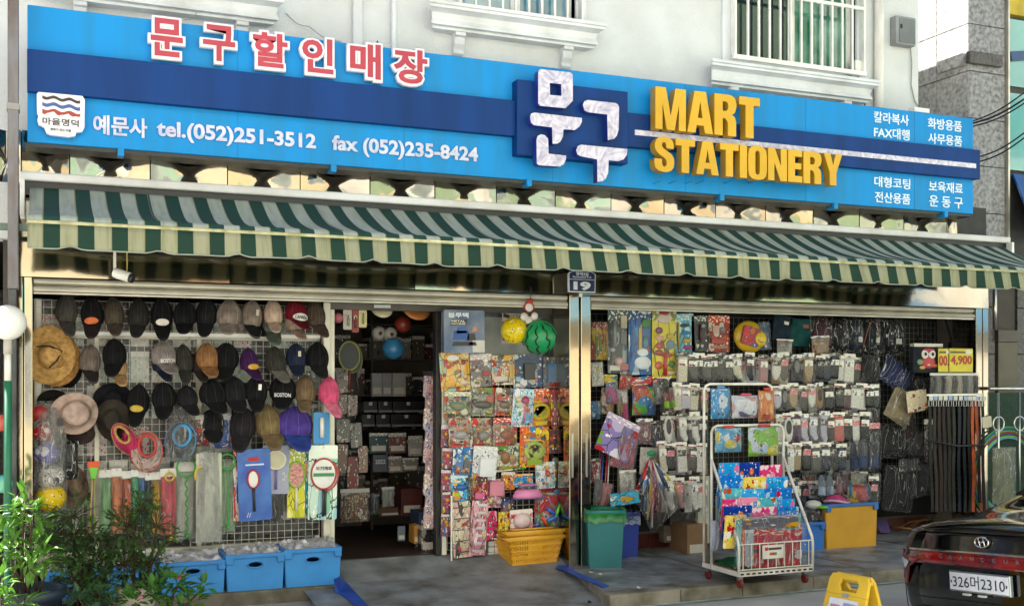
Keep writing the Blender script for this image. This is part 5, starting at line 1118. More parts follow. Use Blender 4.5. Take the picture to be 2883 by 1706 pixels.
for x0, x1, z0, z1, c in ((-.28, .12, .30, .52, '1f4f9c'), (-.20, .06, .45, .60, '2a62b5'), (.05, .28, .28, .46, '2c2c33'), (-.3, .3, .16, .26, '1c1c22'), (.18, .32, .50, .62, 'c9876a'), (.1, .22, .18, .27, 'b53a44')):
    mb = MB(); mb.prism([(x0*w_, z0*h), (x1*w_, z0*h+.006), (x1*w_-.01, z1*h), (x0*w_+.012, z1*h)], -.056, -.0505); part('truck_print', mb, plain(c, .35), r, local=True)
mb = MB(); mb.box(.2*w_, .5*w_, -.054, -.05, .02*h, .3*h); part('label', mb, plain('d8d4ce'), r, local=True)
r, w_, h = card('cctv_notice', 1413, 880, 1468, 968, -.02, 'red and white notice with a black camera sign behind the balls', 'notice', plain('c9c2bb'), hook=False, thick=.003)
ltext(r, 'CCTV', w_, h, .42, .95, .82, .93, plain('2a2a2a'), .03, -.005)
mb = MB(); mb.box(-.48*w_, .48*w_, -.005, -.003, .1*h, .7*h); part('red_field', mb, plain('8c2a30'), r, local=True)
mb = MB(); mb.prism([(-.45*w_, .86*h), (-.15*w_, .80*h), (-.1*w_, .92*h), (-.42*w_, .97*h)], -.006, -.003); part('camera_mark', mb, plain('222222'), r, local=True)
ball(1448, 931, 35, -.30, printed('ball_yel', ['d9bf1e', 'd4b81c', 'b5352d', '2f3f8a', 'd9bf1e', '3f8a4a'], 12, 5, .20, header=False, lines=False), 'yellow ball with small coloured figures hanging by the pillar')
wm = mat('melon_green', '1d9a5c', .3, 0, .1, 3)
b, rad = ball(1519, 948, 45, -.36, wm, 'green watermelon-striped ball hanging by the pillar')
for k in range(9):
    a0 = k*math.pi*2/9; mb = MB(); pts = []
    for i in range(13):
        t = .35+i*.19; a = a0+.10*math.sin(i*2.1+k); pts.append((rad*1.004*math.sin(t)*math.cos(a), rad*1.004*math.sin(t)*math.sin(a), rad*1.004*math.cos(t)))
    M_ = Matrix.Rotation(R(25), 4, 'X') @ Matrix.Rotation(R(-18), 4, 'Y')
    mb.tube([M_ @ Vector(p) for p in pts], [.001]+[.0055+.003*((i*7+k) % 3)/2 for i in range(11)]+[.001], 6); part('stripe', mb, plain('16261c', .35), b, local=True)
ch = thing('hanging_charm', 'red and white plastic charm cluster hanging above the balls', 'charm', at(1489, 868, -.36))
for x, y, r_, c in ((1489, 866, 12, 'dcd6d0'), (1476, 892, 11, 'd8d0c8'), (1505, 890, 10, 'dcd4cc'), (1490, 903, 11, 'd2cac2')):
    p = at(x, y, -.36); rad_ = at(x+r_, y, -.36).x-p.x; mb = MB(); mb.ball(p, rad_, 12, 8, 1, .4, 1); o = part('charm_disc', mb, plain(c, .3), ch, smooth=True)
p = at(1489, 864, -.355); mb = MB(); mb.tube([(p.x+.038*math.cos(k*.5236), -.36, p.z+.038*math.sin(k*.5236)) for k in range(12)], .008, 6, closed=True); part('charm_ring', mb, plain('b52f2c'), ch, smooth=True)
mb = MB(); mb.tube([at(1494, 808, -.36), at(1495, 830, -.36), at(1493, 846, -.36)], .003, 5); part('cord', mb, BLACKP, ch); mb = MB(); mb.ball(at(1493, 848, -.36), .02, 10, 7, 1.3, .6, 1); part('knot', mb, plain('b52f2c'), ch, smooth=True)
DINO = ['8f8e80', 'a8a890', '3c3a34', 'b5452f', '6a7a4a']; DRED = ['9c8f84', 'b5342c', '4a443f', '7a5a3a', 'c9c0b2', 'a83a30']
TOYS = [
 ('food_play_set', 1242, 990, 1325, 1100, 'cream pretend food play set in the top toy row', ['d3b683', 'e0cfa8', 'b5342f', 'd9a53a', '9ab5a8'], (('o', .3, .62, .16, .1, 'b52f2c'), ('b', .2, .72, .12, .2, 'c23a34'), ('b', .3, .16, .3, .12, 'd9a32c'), ('o', .22, .33, .18, .16, 'e0b84a'), ('o', .62, .5, .18, .1, 'c9543a'), ('d', .45, .84, .42, .2, 'e6ddd2'), ('b', .78, .2, .28, .1, 'd8c8b4'), ('s', .72, .42, .08, .18, 'b9c2c9'), ('o', .8, .72, .16, .14, 'a82f3a'))),
 ('play_pack', 1326, 996, 1387, 1088, 'grey and red play pack second in the top toy row', ['6d6668', 'b9b0ae', 'a8413c', '8fa8b5', 'c9bfb8'], (('o', .3, .5, .2, .12, 'c9c4bc'), ('b', .7, .4, .3, .14, 'a83a34'), ('o', .35, .25, .25, .14, 'b5a89a'), ('o', .7, .68, .22, .1, 'd9d2c8'))),
 ('play_pack', 1386, 1000, 1449, 1083, 'beige play pack with round pieces in the top toy row', ['c2b6a2', 'a8443a', 'd9cfbe', '4a4642', 'd0a23c'], (('r', .25, .7, .24, .16, '3a4a6a'), ('r', .55, .7, .24, .16, 'a8342f'), ('r', .3, .5, .24, .16, '8a3a34'), ('b', .35, .2, .6, .2, 'cfc4b4'), ('b', .85, .45, .2, .5, 'cfa544'))),
 ('toy_phone_set', 1444, 998, 1528, 1090, 'grey and navy toy phone set with a yellow screen', ['44536b', '2f4a78', '9aa2ad', 'c9ccd0'], (('b', .52, .48, .34, .5, '33353c'), ('b', .52, .5, .24, .42, 'c2b84a'), ('o', .84, .6, .14, .2, '8f9096'), ('d', .16, .25, .2, .18, '9ab0c9'))),
 ('toy_phone', 1529, 1005, 1585, 1092, 'blue toy phone in a grey pack at the right end of the row', ['6b6d72', '9c2f34', '3c3f45', 'a8abb0'], (('b', .38, .5, .48, .62, '2c5f86'), ('b', .38, .55, .34, .3, '6a9fb5'))),
 ('dinosaur_pack', 1250, 1102, 1324, 1176, 'green grey dinosaur pack, left in the second toy row', DINO, (('o', .5, .45, .6, .36, '6d7a5c'), ('d', .75, .22, .3, .28, 'c9c0b0'), ('o', .25, .6, .2, .2, '5a6048'))),
 ('dinosaur_pack', 1319, 1090, 1395, 1171, 'dark dinosaur pack with a red round badge', DINO, (('o', .5, .4, .7, .28, '3c3a38'), ('d', .78, .6, .3, .28, 'b5483a'), ('o', .2, .5, .2, .2, '4a4844'))),
 ('dinosaur_pack', 1391, 1092, 1445, 1170, 'brown dinosaur pack with a red corner', DRED, (('o', .5, .4, .6, .3, '6b5440'), ('b', .25, .1, .4, .12, 'b0302c'))),
 ('magic_wand_pack', 1438, 1093, 1497, 1202, 'pale blue and pink magic wand pack', ['b9d3e0', 'cfa8c4', 'e6e2ea', '6f9fc4'], (('s', .58, .35, .1, .4, 'd9709a'), ('o', .6, .7, .36, .2, 'b52f6c'), ('o', .62, .52, .24, .1, 'd9b83a'), ('d', .28, .72, .28, .12, 'd9c8a8'), ('d', .28, .58, .28, .12, 'b5d2a8'))),
 ('fishing_game', 1484, 1094, 1552, 1202, 'orange fishing game pack with a yellow round pond', ['d97a2c', 'cf5a24', 'd9b83a', '3f7fae', '5a2c1c'], (('d', .58, .40, .78, .46, 'b9a41c'), ('d', .58, .40, .66, .38, '8a8a2c'), ('d', .4, .5, .13, .08, 'b5442c'), ('d', .75, .5, .13, .08, '2f5a34'), ('d', .58, .3, .13, .08, 'cfa52c'), ('d', .42, .33, .13, .08, '3f6f4a'), ('d', .72, .36, .13, .08, 'b53f3a'), ('b', .55, .66, .7, .04, 'd9c02c'), ('b', .55, .1, .5, .12, 'c9a81c'))),
 ('doll_pack', 1553, 1094, 1600, 1206, 'dark red doll pack beside the pillar', ['8a2434', '5a1c2a', 'c9a27a', 'b9b02c'], (('o', .45, .62, .3, .2, 'c9a080'), ('t', .45, .32, .4, .36, '8fb0c4'), ('b', .5, .05, .9, .06, 'b5342f'))),
 ('dinosaur_pack', 1264, 1176, 1328, 1259, 'red dinosaur pack, left of three alike', DRED, (('o', .5, .42, .6, .3, '9a9a9c'), ('b', .3, .08, .5, .12, 'b52f2c'), ('o', .7, .55, .3, .14, 'a8622c'))),
 ('dinosaur_pack', 1326, 1176, 1388, 1258, 'red dinosaur pack, middle of three alike', DRED, (('o', .55, .38, .55, .36, '7f7c78'), ('b', .3, .08, .5, .12, 'b52f2c'), ('o', .65, .62, .34, .12, '8f5a34'))),
 ('dinosaur_pack', 1388, 1175, 1454, 1255, 'red dinosaur pack, right of three alike', DRED, (('o', .55, .4, .6, .32, '8a4f30'), ('b', .3, .08, .5, .12, 'b52f2c'), ('o', .6, .62, .34, .12, '7a6a58'))),
 ('fishing_game', 1462, 1200, 1543, 1314, 'orange fishing game pack with a lime green pond', ['d9802c', 'cf5a24', 'd9c04a', '3f7fae', '5a2c1c'], (('d', .5, .40, .72, .46, '9ab52c'), ('d', .5, .40, .60, .38, 'b5bf5a'), ('d', .34, .46, .12, .08, 'b56a4a'), ('d', .5, .5, .12, .08, 'c9a82c'), ('d', .66, .5, .12, .08, '2f7a44'), ('d', .45, .36, .12, .08, '3f8a4a'), ('d', .62, .38, .12, .08, 'b53f2a'), ('d', .38, .26, .12, .08, 'b54a44'), ('b', .5, .66, .76, .04, 'd9b82c'), ('b', .5, .12, .5, .12, '9abf2c'))),
 ('figure_bag', 1536, 1209, 1590, 1276, 'dark bag of red and pink figures beside the fishing game', ['3c2a34', '6a5a62', 'a83a4a', 'c9b04a'], (('o', .55, .5, .2, .2, 'b5344a'), ('o', .3, .3, .2, .16, 'c98a2c'), ('t', .6, .2, .2, .24, 'd0a8b0'), ('b', .25, .62, .16, .2, 'a83a34'))),
 ('figure_pack', 1272, 1258, 1332, 1337, 'blue action figure pack under the left dinosaur pack', ['2c6fae', '5fa8d9', 'b0632c', 'c9d2da'], (('o', .62, .68, .16, .14, 'b9c2b0'), ('t', .62, .44, .28, .34, '4a4f58'), ('b', .52, .18, .12, .18, 'd08a2c'), ('b', .72, .18, .12, .18, 'd08a2c'), ('b', .62, .06, .6, .06, '3f7fae'))),
 ('bear_pack', 1327, 1256, 1395, 1350, 'white foil pack with a small black bear mark', ['d0d2d4', 'bfc2c6', 'e2e4e6'], (('b', .55, .38, .62, .56, 'd6d8dc'), ('o', .56, .42, .22, .16, '2a2c34'), ('o', .48, .53, .09, .07, '2a2c34'), ('o', .63, .53, .09, .07, '2a2c34'))),
 ('lion_box', 1387, 1249, 1481, 1324, 'green and white box with a brown lion figure', ['c9ccb8', 'd9d9cc', '5a9a3a', '8fae6a', '4f8a34'], (('o', .38, .5, .3, .5, '8a5f38'), ('o', .26, .72, .18, .22, '6f4424'), ('o', .58, .45, .3, .3, 'b08a5a'), ('b', .5, .12, .5, .12, 'b5a82c'), ('o', .84, .35, .2, .4, '4f9a34'))),
 ('doll_pack', 1558, 1287, 1600, 1368, 'yellow haired doll pack next to the pillar', ['8a7a6a', 'a86a5a', 'c9a03c', '5a7a9a'], (('o', .4, .5, .5, .5, 'cf9f2c'), ('o', .55, .72, .3, .16, 'b52f2c'))),
 ('dog_figure_pack', 1509, 1300, 1562, 1374, 'white pack with a red and tan dog figure', ['d3d6d4', 'a8c4d0', 'e0ddd2', '6f9fb5'], (('o', .6, .78, .26, .2, 'c9a24a'), ('o', .62, .55, .3, .26, 'a82c34'), ('t', .65, .32, .22, .2, 'd9d2c4'))),
 ('whale_pack', 1269, 1334, 1318, 1410, 'blue whale toy pack low on the toy wall', ['6aa8d0', 'b9cfd9', 'd9b83a', '3a3a3c', '9abf3a'], (('o', .6, .5, .7, .24, '2f5fae'), ('o', .4, .72, .4, .1, 'd9dde0'), ('b', .3, .12, .3, .16, 'd08a3a'))),
 ('fossil_pack', 1318, 1338, 1334, 1408, 'narrow dark pack between the whale and the doll packs', ['4a4640', '8a867a', '2c2a28'], ()),
 ('doll_pack', 1329, 1333, 1371, 1411, 'red pack with dark haired doll low on the toy wall', ['8a2c2a', 'b0843a', '3c2a28', 'cf7aa0'], (('o', .5, .65, .24, .2, '5a3a2c'), ('b', .4, .2, .5, .2, 'cf5f9a'), ('o', .5, .4, .2, .2, 'b07a4a'))),
 ('slime_pack', 1366, 1348, 1418, 1428, 'pink toy pack with a yellow card behind', ['cf8a9c', 'd9b5bc', 'c9c0c4', 'b56a7a'], (('b', .5, .68, .76, .5, 'c97f92'), ('o', .5, .66, .5, .26, 'b5a0ae'), ('o', .25, .22, .22, .16, 'd9cf5a'), ('o', .7, .2, .3, .18, 'c0b9c0'))),
 ('minifigure_pack', 1409, 1328, 1448, 1378, 'orange minifigure pack on the toy wall', ['c97f4a', 'b9aea2', '6a5a52'], (('o', .35, .42, .24, .36, 'd9a52c'), ('o', .75, .42, .2, .24, '6a7a8a'))),
 ('nail_strip', 1319, 1409, 1365, 1562, 'pink nail toy strip hanging low on the toy wall', ['b5808c', 'd0a8b0', 'c58a9a', 'd9ccd0'], tuple(('b', .6, .92-i*.14, .6, .05, 'd6d0d6') for i in range(7))),
 ('nail_card', 1359, 1438, 1402, 1519, 'pink card with nine small pieces', ['cf5f7a', 'd9dadc', 'c9a0ac'], tuple(('o', .2+.3*(i % 3), .5-.2*(i//3), .2, .1, ('6a6e74', '8a8e94', '5a3a5a')[i % 3]) for i in range(9))),
 ('mustache_strip', 1277, 1411, 1331, 1568, 'cream strip of paper toys at the left bottom of the toy wall', ['c4b8a2', 'd6cdb8', '3a3836', 'c9a8a0'], tuple(('b', .5, .9-i*.2, .8, .02, '3f3b38') for i in range(5))),
 ('donut_pack', 1436, 1433, 1500, 1490, 'round pink donut pack above the baskets', ['cf9aa4', 'e0cfc8', 'b58a94'], (('o', .5, .45, .8, .8, 'd8bfc0'), ('r', .5, .4, .3, .34, 'b07a80'), ('d', .5, .4, .22, .24, 'c9b8b8'))),
 ('gun_pack', 1409, 1398, 1448, 1452, 'navy toy pack with a yellow piece beside the donut pack', ['2c2f4a', '5a4a6a', '8a3a3a'], (('o', .6, .5, .2, .3, 'c9a83a'), ('b', .4, .7, .4, .16, '3a5aa0'))),
 ('plane_pack', 1402, 1440, 1438, 1500, 'yellow and red pack behind the baskets', ['cfae2c', '9a2c2c', 'd9c87a'], ()),
 ('bubble_gun_pack', 1556, 1378, 1600, 1560, 'long blue bubble toy pack beside the pillar', ['2c86b5', '2474a0', '9fd0d9', 'b5343a'], (('o', .55, .72, .3, .08, 'd9dde0'), ('o', .65, .62, .3, .06, 'b52f3a'))),
]
VIV = ('b52f2c', 'd9a32c', '2f6fb0', '3f8a44', 'd9d4c8', '2a2a2e', 'c9602c', 'c06a8a', '6fb0c9', 'e0c84a', '7a4a2c', '8a8f94')
for i, (nm, x0, y0, x1, y1, lb, pal, toys) in enumerate(TOYS):
    rt = random.Random(i*11+3)
    if nm not in ('bear_pack', 'nail_card'):
        toys = tuple(toys)+tuple((rt.choice('obodb'), rt.uniform(.1, .9), rt.uniform(.06, .8), rt.uniform(.08, .2), rt.uniform(.05, .13), rt.choice(VIV)) for _ in range(9))
    card(nm, x0, y0, x1, y1, -.05-.018*(i % 3)-.0008*i, lb, 'toy pack', P('t%d' % i, pal, 3.2+(i % 3)*.8, .55, header=(i % 4 == 1)), rot=((i*37) % 9)-4, toys=toys, blis=(.06, .94, .05, .82, .03) if i % 2 == 0 or 'dino' in nm else None, thick=.008, seed=i, group='toy packs on the wall between door and pillar')
# pink toy stage
r, w_, h = root_at('toy_stage', 'pink round toy stage in a clear pack on a blue card', 'toy pack', 1436, 1333, 1516, 1402, -.10)
mb = MB(); mb.box(-w_*.35, w_*.3, -.004, 0, h*.45, h); part('card', mb, printed('pk_stage', ['3f84b5', 'c98a4a', '8ab0c9'], 3, 4), r, local=True)
mb = MB(); mb.lathe([(w_*.5, 0), (w_*.52, h*.1), (w_*.42, h*.3), (w_*.36, h*.34)], 18, Matrix.Translation((0, -.07, h*.05)) @ Matrix.Diagonal((1, .5, 1, 1))); part('base', mb, plain('d981b0', .35), r, smooth=True, local=True)
mb = MB(); mb.lathe([(w_*.32, 0), (w_*.33, h*.06)], 18, Matrix.Translation((0, -.07, h*.55)) @ Matrix.Diagonal((1, .5, 1, 1))); part('top_ring', mb, plain('d06a9c', .35), r, smooth=True, local=True)
mb = MB(); mb.lathe([(w_*.36, 0), (w_*.32, h*.2)], 18, Matrix.Translation((0, -.07, h*.36)) @ Matrix.Diagonal((1, .5, 1, 1)), cap=False); part('clear_wall', mb, BLIST, r, smooth=True, local=True)
mb = MB(); mb.box(-w_*.5, w_*.5, -.11, -.02, 0, h*.05); part('tray', mb, plain('2c5f8a'), r, local=True)
# bag of toy guns
r, w_, h = bag('toy_gun_bag', 1502, 1385, 1575, 1488, -.11, 'clear bag of red, blue and green toy blasters', 'bag of toys', printed('pk_guns', ['8a8a90', 'c03440', '2f5fc0', '55a83a', 'c9c4c0'], 5, 3, .65, header=False, lines=False), fold=0, seed=61, depth=.05)
for x, z, a, c in ((-.3, .6, 60, 'c23444'), (.05, .5, -35, '2f5fc4'), (.3, .5, 70, '5fae3a'), (.1, .3, 20, '3a6fd0'), (-.2, .25, -60, 'c94a3c')):
    mb = MB(); d = Vector((math.cos(R(a)), 0, math.sin(R(a)))); p = Vector((x*w_, -.065, z*h)); mb.tube([p-d*.05, p, p+d*.06], [.012, .016, .009], 7); part('blaster', mb, plain(c, .3), r, smooth=True, local=True)
for i in range(5):
    y0 = 1195+i*62
    card('key_ring_pack', 1240+(i % 2)*4, y0, 1268+(i % 2)*4, y0+66, -.06, '%s little purple toy pack from the top at the left edge of the toy wall' % ORD[i], 'toy pack', P('kr%d' % i, ['7a4a5a', 'b9a8b0', 'a83a5a', 'c9a83a', '4a6a9a'], 4, .5), rot=2, toys=(('o', .5, .6, .4, .2, 'c98a2c'),), group='toy packs on the wall between door and pillar')
for i, (x0, y0, x1, y1, c, lb) in enumerate(((1544, 1312, 1562, 1340, '3a3a44', 'tiny dark pack between the dog figure and the fishing game'), (1586, 1100, 1602, 1200, '6a7a4a', 'narrow green pack squeezed against the pillar'), (1575, 1350, 1600, 1372, '2c6f9a', 'small blue disc pack against the pillar'), (1520, 1372, 1556, 1392, 'b53a44', 'small red pack above the bag of blasters'), (1246, 1150, 1264, 1220, 'a8a8a0', 'grey paper pack at the left of the dinosaur packs'), (1248, 1232, 1268, 1320, 'b9a85a', 'mustard paper pack at the left of the toy wall'))):
    card('toy_pack', x0, y0, x1, y1, -.04, lb, 'toy pack', P('sm%d' % i, [c, 'b9b0a8', c, '3a3836'], 4, .4, header=False), rot=(i*5) % 7-3)
# white tiled papers behind the rack foot
mb = MB(); mb.tube([at(1271, 1395, -.10), at(1271, 1490, -.10), at(1271, 1578, -.10), at(1275, 1582, -.10), at(1420, 1570, -.10)], .008, 7); tag(mb.build('rack_frame', WHITEP, smooth=True), 'white tubular frame foot of the toy display', 'frame')
r, w_, h = root_at('paper_stack', 'white paper boxes stacked behind the toy display foot', 'boxes', 1372, 1520, 1426, 1568, -.02)
for i in range(3):
    for j in range(3): mb = MB(); mb.box(-w_/2+w_*i/3+.002, -w_/2+w_*(i+1)/3-.002, -.02, .03, h*j/3+.002, h*(j+1)/3-.002); part('paper_box', mb, plain('d0cec4'), r, local=True, bevel=.003)
# ------------------------------------------------------------------ yellow baskets
def basket(label, base, wd, dp, h, z0=0):
    YB = mat('basket_yellow', 'd9a02c', .45, 0, .1, 4, c2='c48a1c'); b = thing('shopping_basket', label, 'basket', base, (0, 0, R(3)), 'stacked yellow baskets', local=True); tp = .8
    def ring(z, k): return [(-wd/2*k, -dp/2*k, z), (wd/2*k, -dp/2*k, z), (wd/2*k, dp/2*k, z), (-wd/2*k, dp/2*k, z)]
    # walls as bars: uprights and rails leave the slots open
    for s in range(4):
        mb = MB(); lo = ring(0, tp); hi = ring(h, 1.0); a0, b0, a1, b1 = Vector(lo[s]), Vector(lo[(s+1) % 4]), Vector(hi[s]), Vector(hi[(s+1) % 4]); n = 22 if s % 2 == 0 else 14
        for j, t in enumerate((.0, .10, .30, .36, .56, .76, .97)): mb.bar(a0.lerp(a1, t), b0.lerp(b1, t), .006, .03 if j in (0, 6) else .014)
        for i in range(n+1): mb.bar(a0.lerp(b0, i/n), a1.lerp(b1, i/n), .010, .006)
        if s == 0:
            f = lambda u, v: a0.lerp(b0, u).lerp(a1.lerp(b1, u), v); mb.add([f(.36, .38), f(.64, .38), f(.64, .80), f(.36, .80)], [(0, 1, 2, 3)])
        if s == 3: f = lambda u, v: a0.lerp(b0, u).lerp(a1.lerp(b1, u), v); mb.add([f(0, .02), f(1, .02), f(1, .97), f(0, .97)], [(0, 1, 2, 3)])
        part('slatted_wall', mb, YB, b, local=True)
    mb = MB(); q = ring(h, 1.03); mb.tube([q[0], q[1], q[2], q[3]], .018, 6, closed=True); part('rim', mb, YB, b, local=True, smooth=True)
    mb = MB(); q = ring(.004, tp); mb.add(q, [(0, 1, 2, 3)]); part('base', mb, YB, b, local=True, thick=.004)
    for sgn in (-1, 1):
        mb = MB(); mb.tube([(-wd*.42, sgn*dp*.16, h+.012), (-wd*.36, sgn*dp*.34, h+.02), (wd*.36, sgn*dp*.34, h+.02), (wd*.42, sgn*dp*.16, h+.012)], .009, 6); part('handle', mb, YB, b, local=True, smooth=True)
pb = gr(1512, 1598, -.12); wd_ = at(1591, 1500, pb.y).x-at(1419, 1500, pb.y).x
basket('yellow slatted shopping basket, lower of the two stacked by the pillar', (pb.x-.03, pb.y+.12, -.10), wd_*.92, .30, .23)
basket('yellow slatted shopping basket, upper of the two stacked by the pillar', (pb.x-.03, pb.y+.12, -.06), wd_*.92, .30, .24)
# ------------------------------------------------------------------ right-hand bay: grids
for i, (a, b) in enumerate(((4.16, 5.35), (5.37, 6.55), (6.57, 7.45), (7.47, 8.30))):
    wiregrid('grid_panel', '%s white wire grid from the pillar in the socks bay' % ORD[i], a, b, .25, 2.0, .17, .055, mat('grey_wire', '77756f', .4, .3), group='wire grids in the socks bay')
mb = MB(); mb.box(4.13, 8.39, .24, .26, .05, 2.05); tag(mb.build('dark_backing', mat('bay_black', '1f1e1f', .8)), 'dark cloth backing behind the socks bay grids', 'backing')
# ------------------------------------------------------------------ big toy packs at the top left of the bay
bag('toy_vest', 1663, 905, 1713, 1015, -.10, 'yellow toy vest in a clear bag beside the pillar', 'toy pack', printed('pk_vest', ['cfa92c', '9c3a2c', '5f7a3a', 'd9bf4a'], 4, 2.5, .6), seed=71)
r, w_, h = card('tool_toy_card', 1711, 870, 1769, 1050, -.10, 'dark toy tool set card with pink figure next to the guitar', 'toy pack', P('tools', ['2c3238', '4a5a62', '8a8f92', '1f2428'], 2.5, .5), toys=(('s', .3, .62, .14, .4, '8d8f92'), ('b', .72, .8, .3, .2, 'b5aa94'), ('b', .72, .55, .3, .2, '55585c'), ('o', .5, .18, .4, .14, 'c9a0a0'), ('b', .75, .1, .4, .1, 'b5707a'), ('d', .2, .36, .26, .06, 'a8a8a4'), ('b', .3, .08, .5, .08, 'c9c2b8')), blis=(.05, .95, .03, .86, .03))
r, w_, h = card('toy_guitar_pack', 1769, 868, 1832, 1055, -.12, 'blue toy guitar pack with a yellow neck', 'toy pack', printed('pk_guitar', ['2f5f9a', '22497a', 'a8b5c4', '3f7fb0'], 4, 2.2, .5), toys=(('d', .62, .18, .72, .2, 'dde2ea'), ('d', .62, .34, .5, .12, 'dde2ea'), ('b', .5, .55, .14, .42, 'cfa93a'), ('b', .4, .78, .2, .14, '2f62b0'), ('d', .76, .78, .44, .15, '3c7a3a'), ('o', .72, .48, .22, .2, '3f84a0'), ('o', .85, .4, .14, .16, 'a82f3a'), ('b', .6, .14, .3, .04, '2c4f8a')), blis=(.06, .94, .04, .88, .03))
ltext(r, 'CANDY', w_, h, .55, .95, .925, .965, plain('dfe4ea'), .02)
r, w_, h = card('kitchen_toy_pack', 1835, 868, 1903, 1064, -.12, 'tall yellow pack of red and green kitchen toys', 'toy pack', printed('pk_kitchen', ['cfc25a', '8a8a4a', 'd9d08a', 'b5a83c'], 3, 2.2, .35), toys=(('d', .5, .86, .6, .16, 'dcd0c4'), ('o', .5, .93, .4, .07, 'a82c2c'), ('o', .27, .68, .3, .1, '7a2c5a'), ('o', .3, .57, .34, .09, 'd9a890'), ('o', .3, .46, .34, .1, 'b54a44'), ('o', .28, .36, .36, .09, '9c2c2c'), ('d', .75, .48, .36, .14, '5f7f9a'), ('o', .72, .6, .34, .09, 'cfae3a'), ('s', .52, .2, .14, .34, 'b52f2c'), ('o', .26, .18, .34, .12, 'c9622c'), ('o', .8, .2, .26, .1, '4f8a34'), ('o', .75, .08, .4, .09, 'd0b890'), ('d', .6, .33, .5, .07, 'b53a34')), blis=(.05, .95, .03, .95, .035))
r, w_, h = card('fishing_toy_card', 1902, 883, 1957, 1002, -.08, 'pale blue toy fishing card with coloured fish', 'toy pack', printed('pk_fish', ['6f9ab0', '8ab5c4', '4f7f9a', 'b5c9c9'], 2, 2.5, .4), rot=-3, toys=(('o', .5, .72, .5, .09, '3a4a55'), ('o', .55, .54, .5, .1, '3f84b5'), ('o', .6, .36, .45, .1, 'c0a02c'), ('o', .62, .2, .5, .1, 'a84a7a'), ('s', .14, .5, .1, .6, 'b5a03c')))
r, w_, h = card('toy_set_card', 1946, 889, 1998, 990, -.08, 'black toy weapon set card in the socks bay', 'toy pack', printed('pk_blkset', ['26262a', '4a4a4e', '8a6a6a', '1a1a1c'], 2, 4, .4), toys=(('s', .45, .5, .1, .5, '5a2c34'), ('o', .6, .72, .3, .12, '9a9a9c'), ('d', .3, .16, .16, .1, 'c9c6c0'), ('d', .55, .16, .16, .1, 'b5b2ac'), ('o', .4, .3, .4, .06, '6a6a6e')))
r, w_, h = card('train_set_card', 1994, 888, 2053, 992, -.09, 'red toy train set card in the socks bay', 'toy pack', printed('pk_train', ['8a3430', 'b5544a', '3c2c2c', 'b9b0a8'], 5, 4, .5), toys=(('b', .3, .62, .3, .2, 'c9a090'), ('b', .5, .14, .8, .08, 'b56a5a'), ('b', .45, .3, .7, .14, 'a83430'), ('d', .3, .24, .14, .08, '3a3a3c'), ('d', .65, .24, .14, .08, '3a3a3c'), ('o', .65, .62, .3, .14, '8a8a8c')))
# smiling yellow backpack
r, w_, h = root_at('yellow_backpack', 'round yellow toy backpack with a smiling face', 'backpack', 2053, 902, 2140, 992, -.12, rot=14)
mb = MB(); mb.ball((0, -.02, h*.5), 1, 20, 12, w_*.5, .06, h*.5); part('body', mb, plain('cfa92c', .35), r, smooth=True, local=True)
mb = MB(); mb.prism(rrect(-w_*.36, w_*.2, h*.2, h*.78, .02), -.088, -.075); part('printed_panel', mb, printed('pk_bp', ['9c2c3a', '2f4f8a', 'b5602c', 'c03a4a'], 2, 3, .55, header=False), r, local=True)
mb = MB(); mb.ball((w_*.24, -.07, h*.5), w_*.22, 16, 10, 1, .4, 1); part('face', mb, plain('d9b82c', .3), r, smooth=True, local=True)
for dx in (.18, .28): mb = MB(); mb.ball((w_*dx, -.093, h*.58), .006, 8, 6); part('eye', mb, BLACKP, r, local=True)
mb = MB(); mb.tube([(w_*(.24+.09*math.cos(t)), -.094, h*(.47+.07*math.sin(t))) for t in [3.3+i*.26 for i in range(11)]], .004, 5); part('mouth', mb, BLACKP, r, local=True)
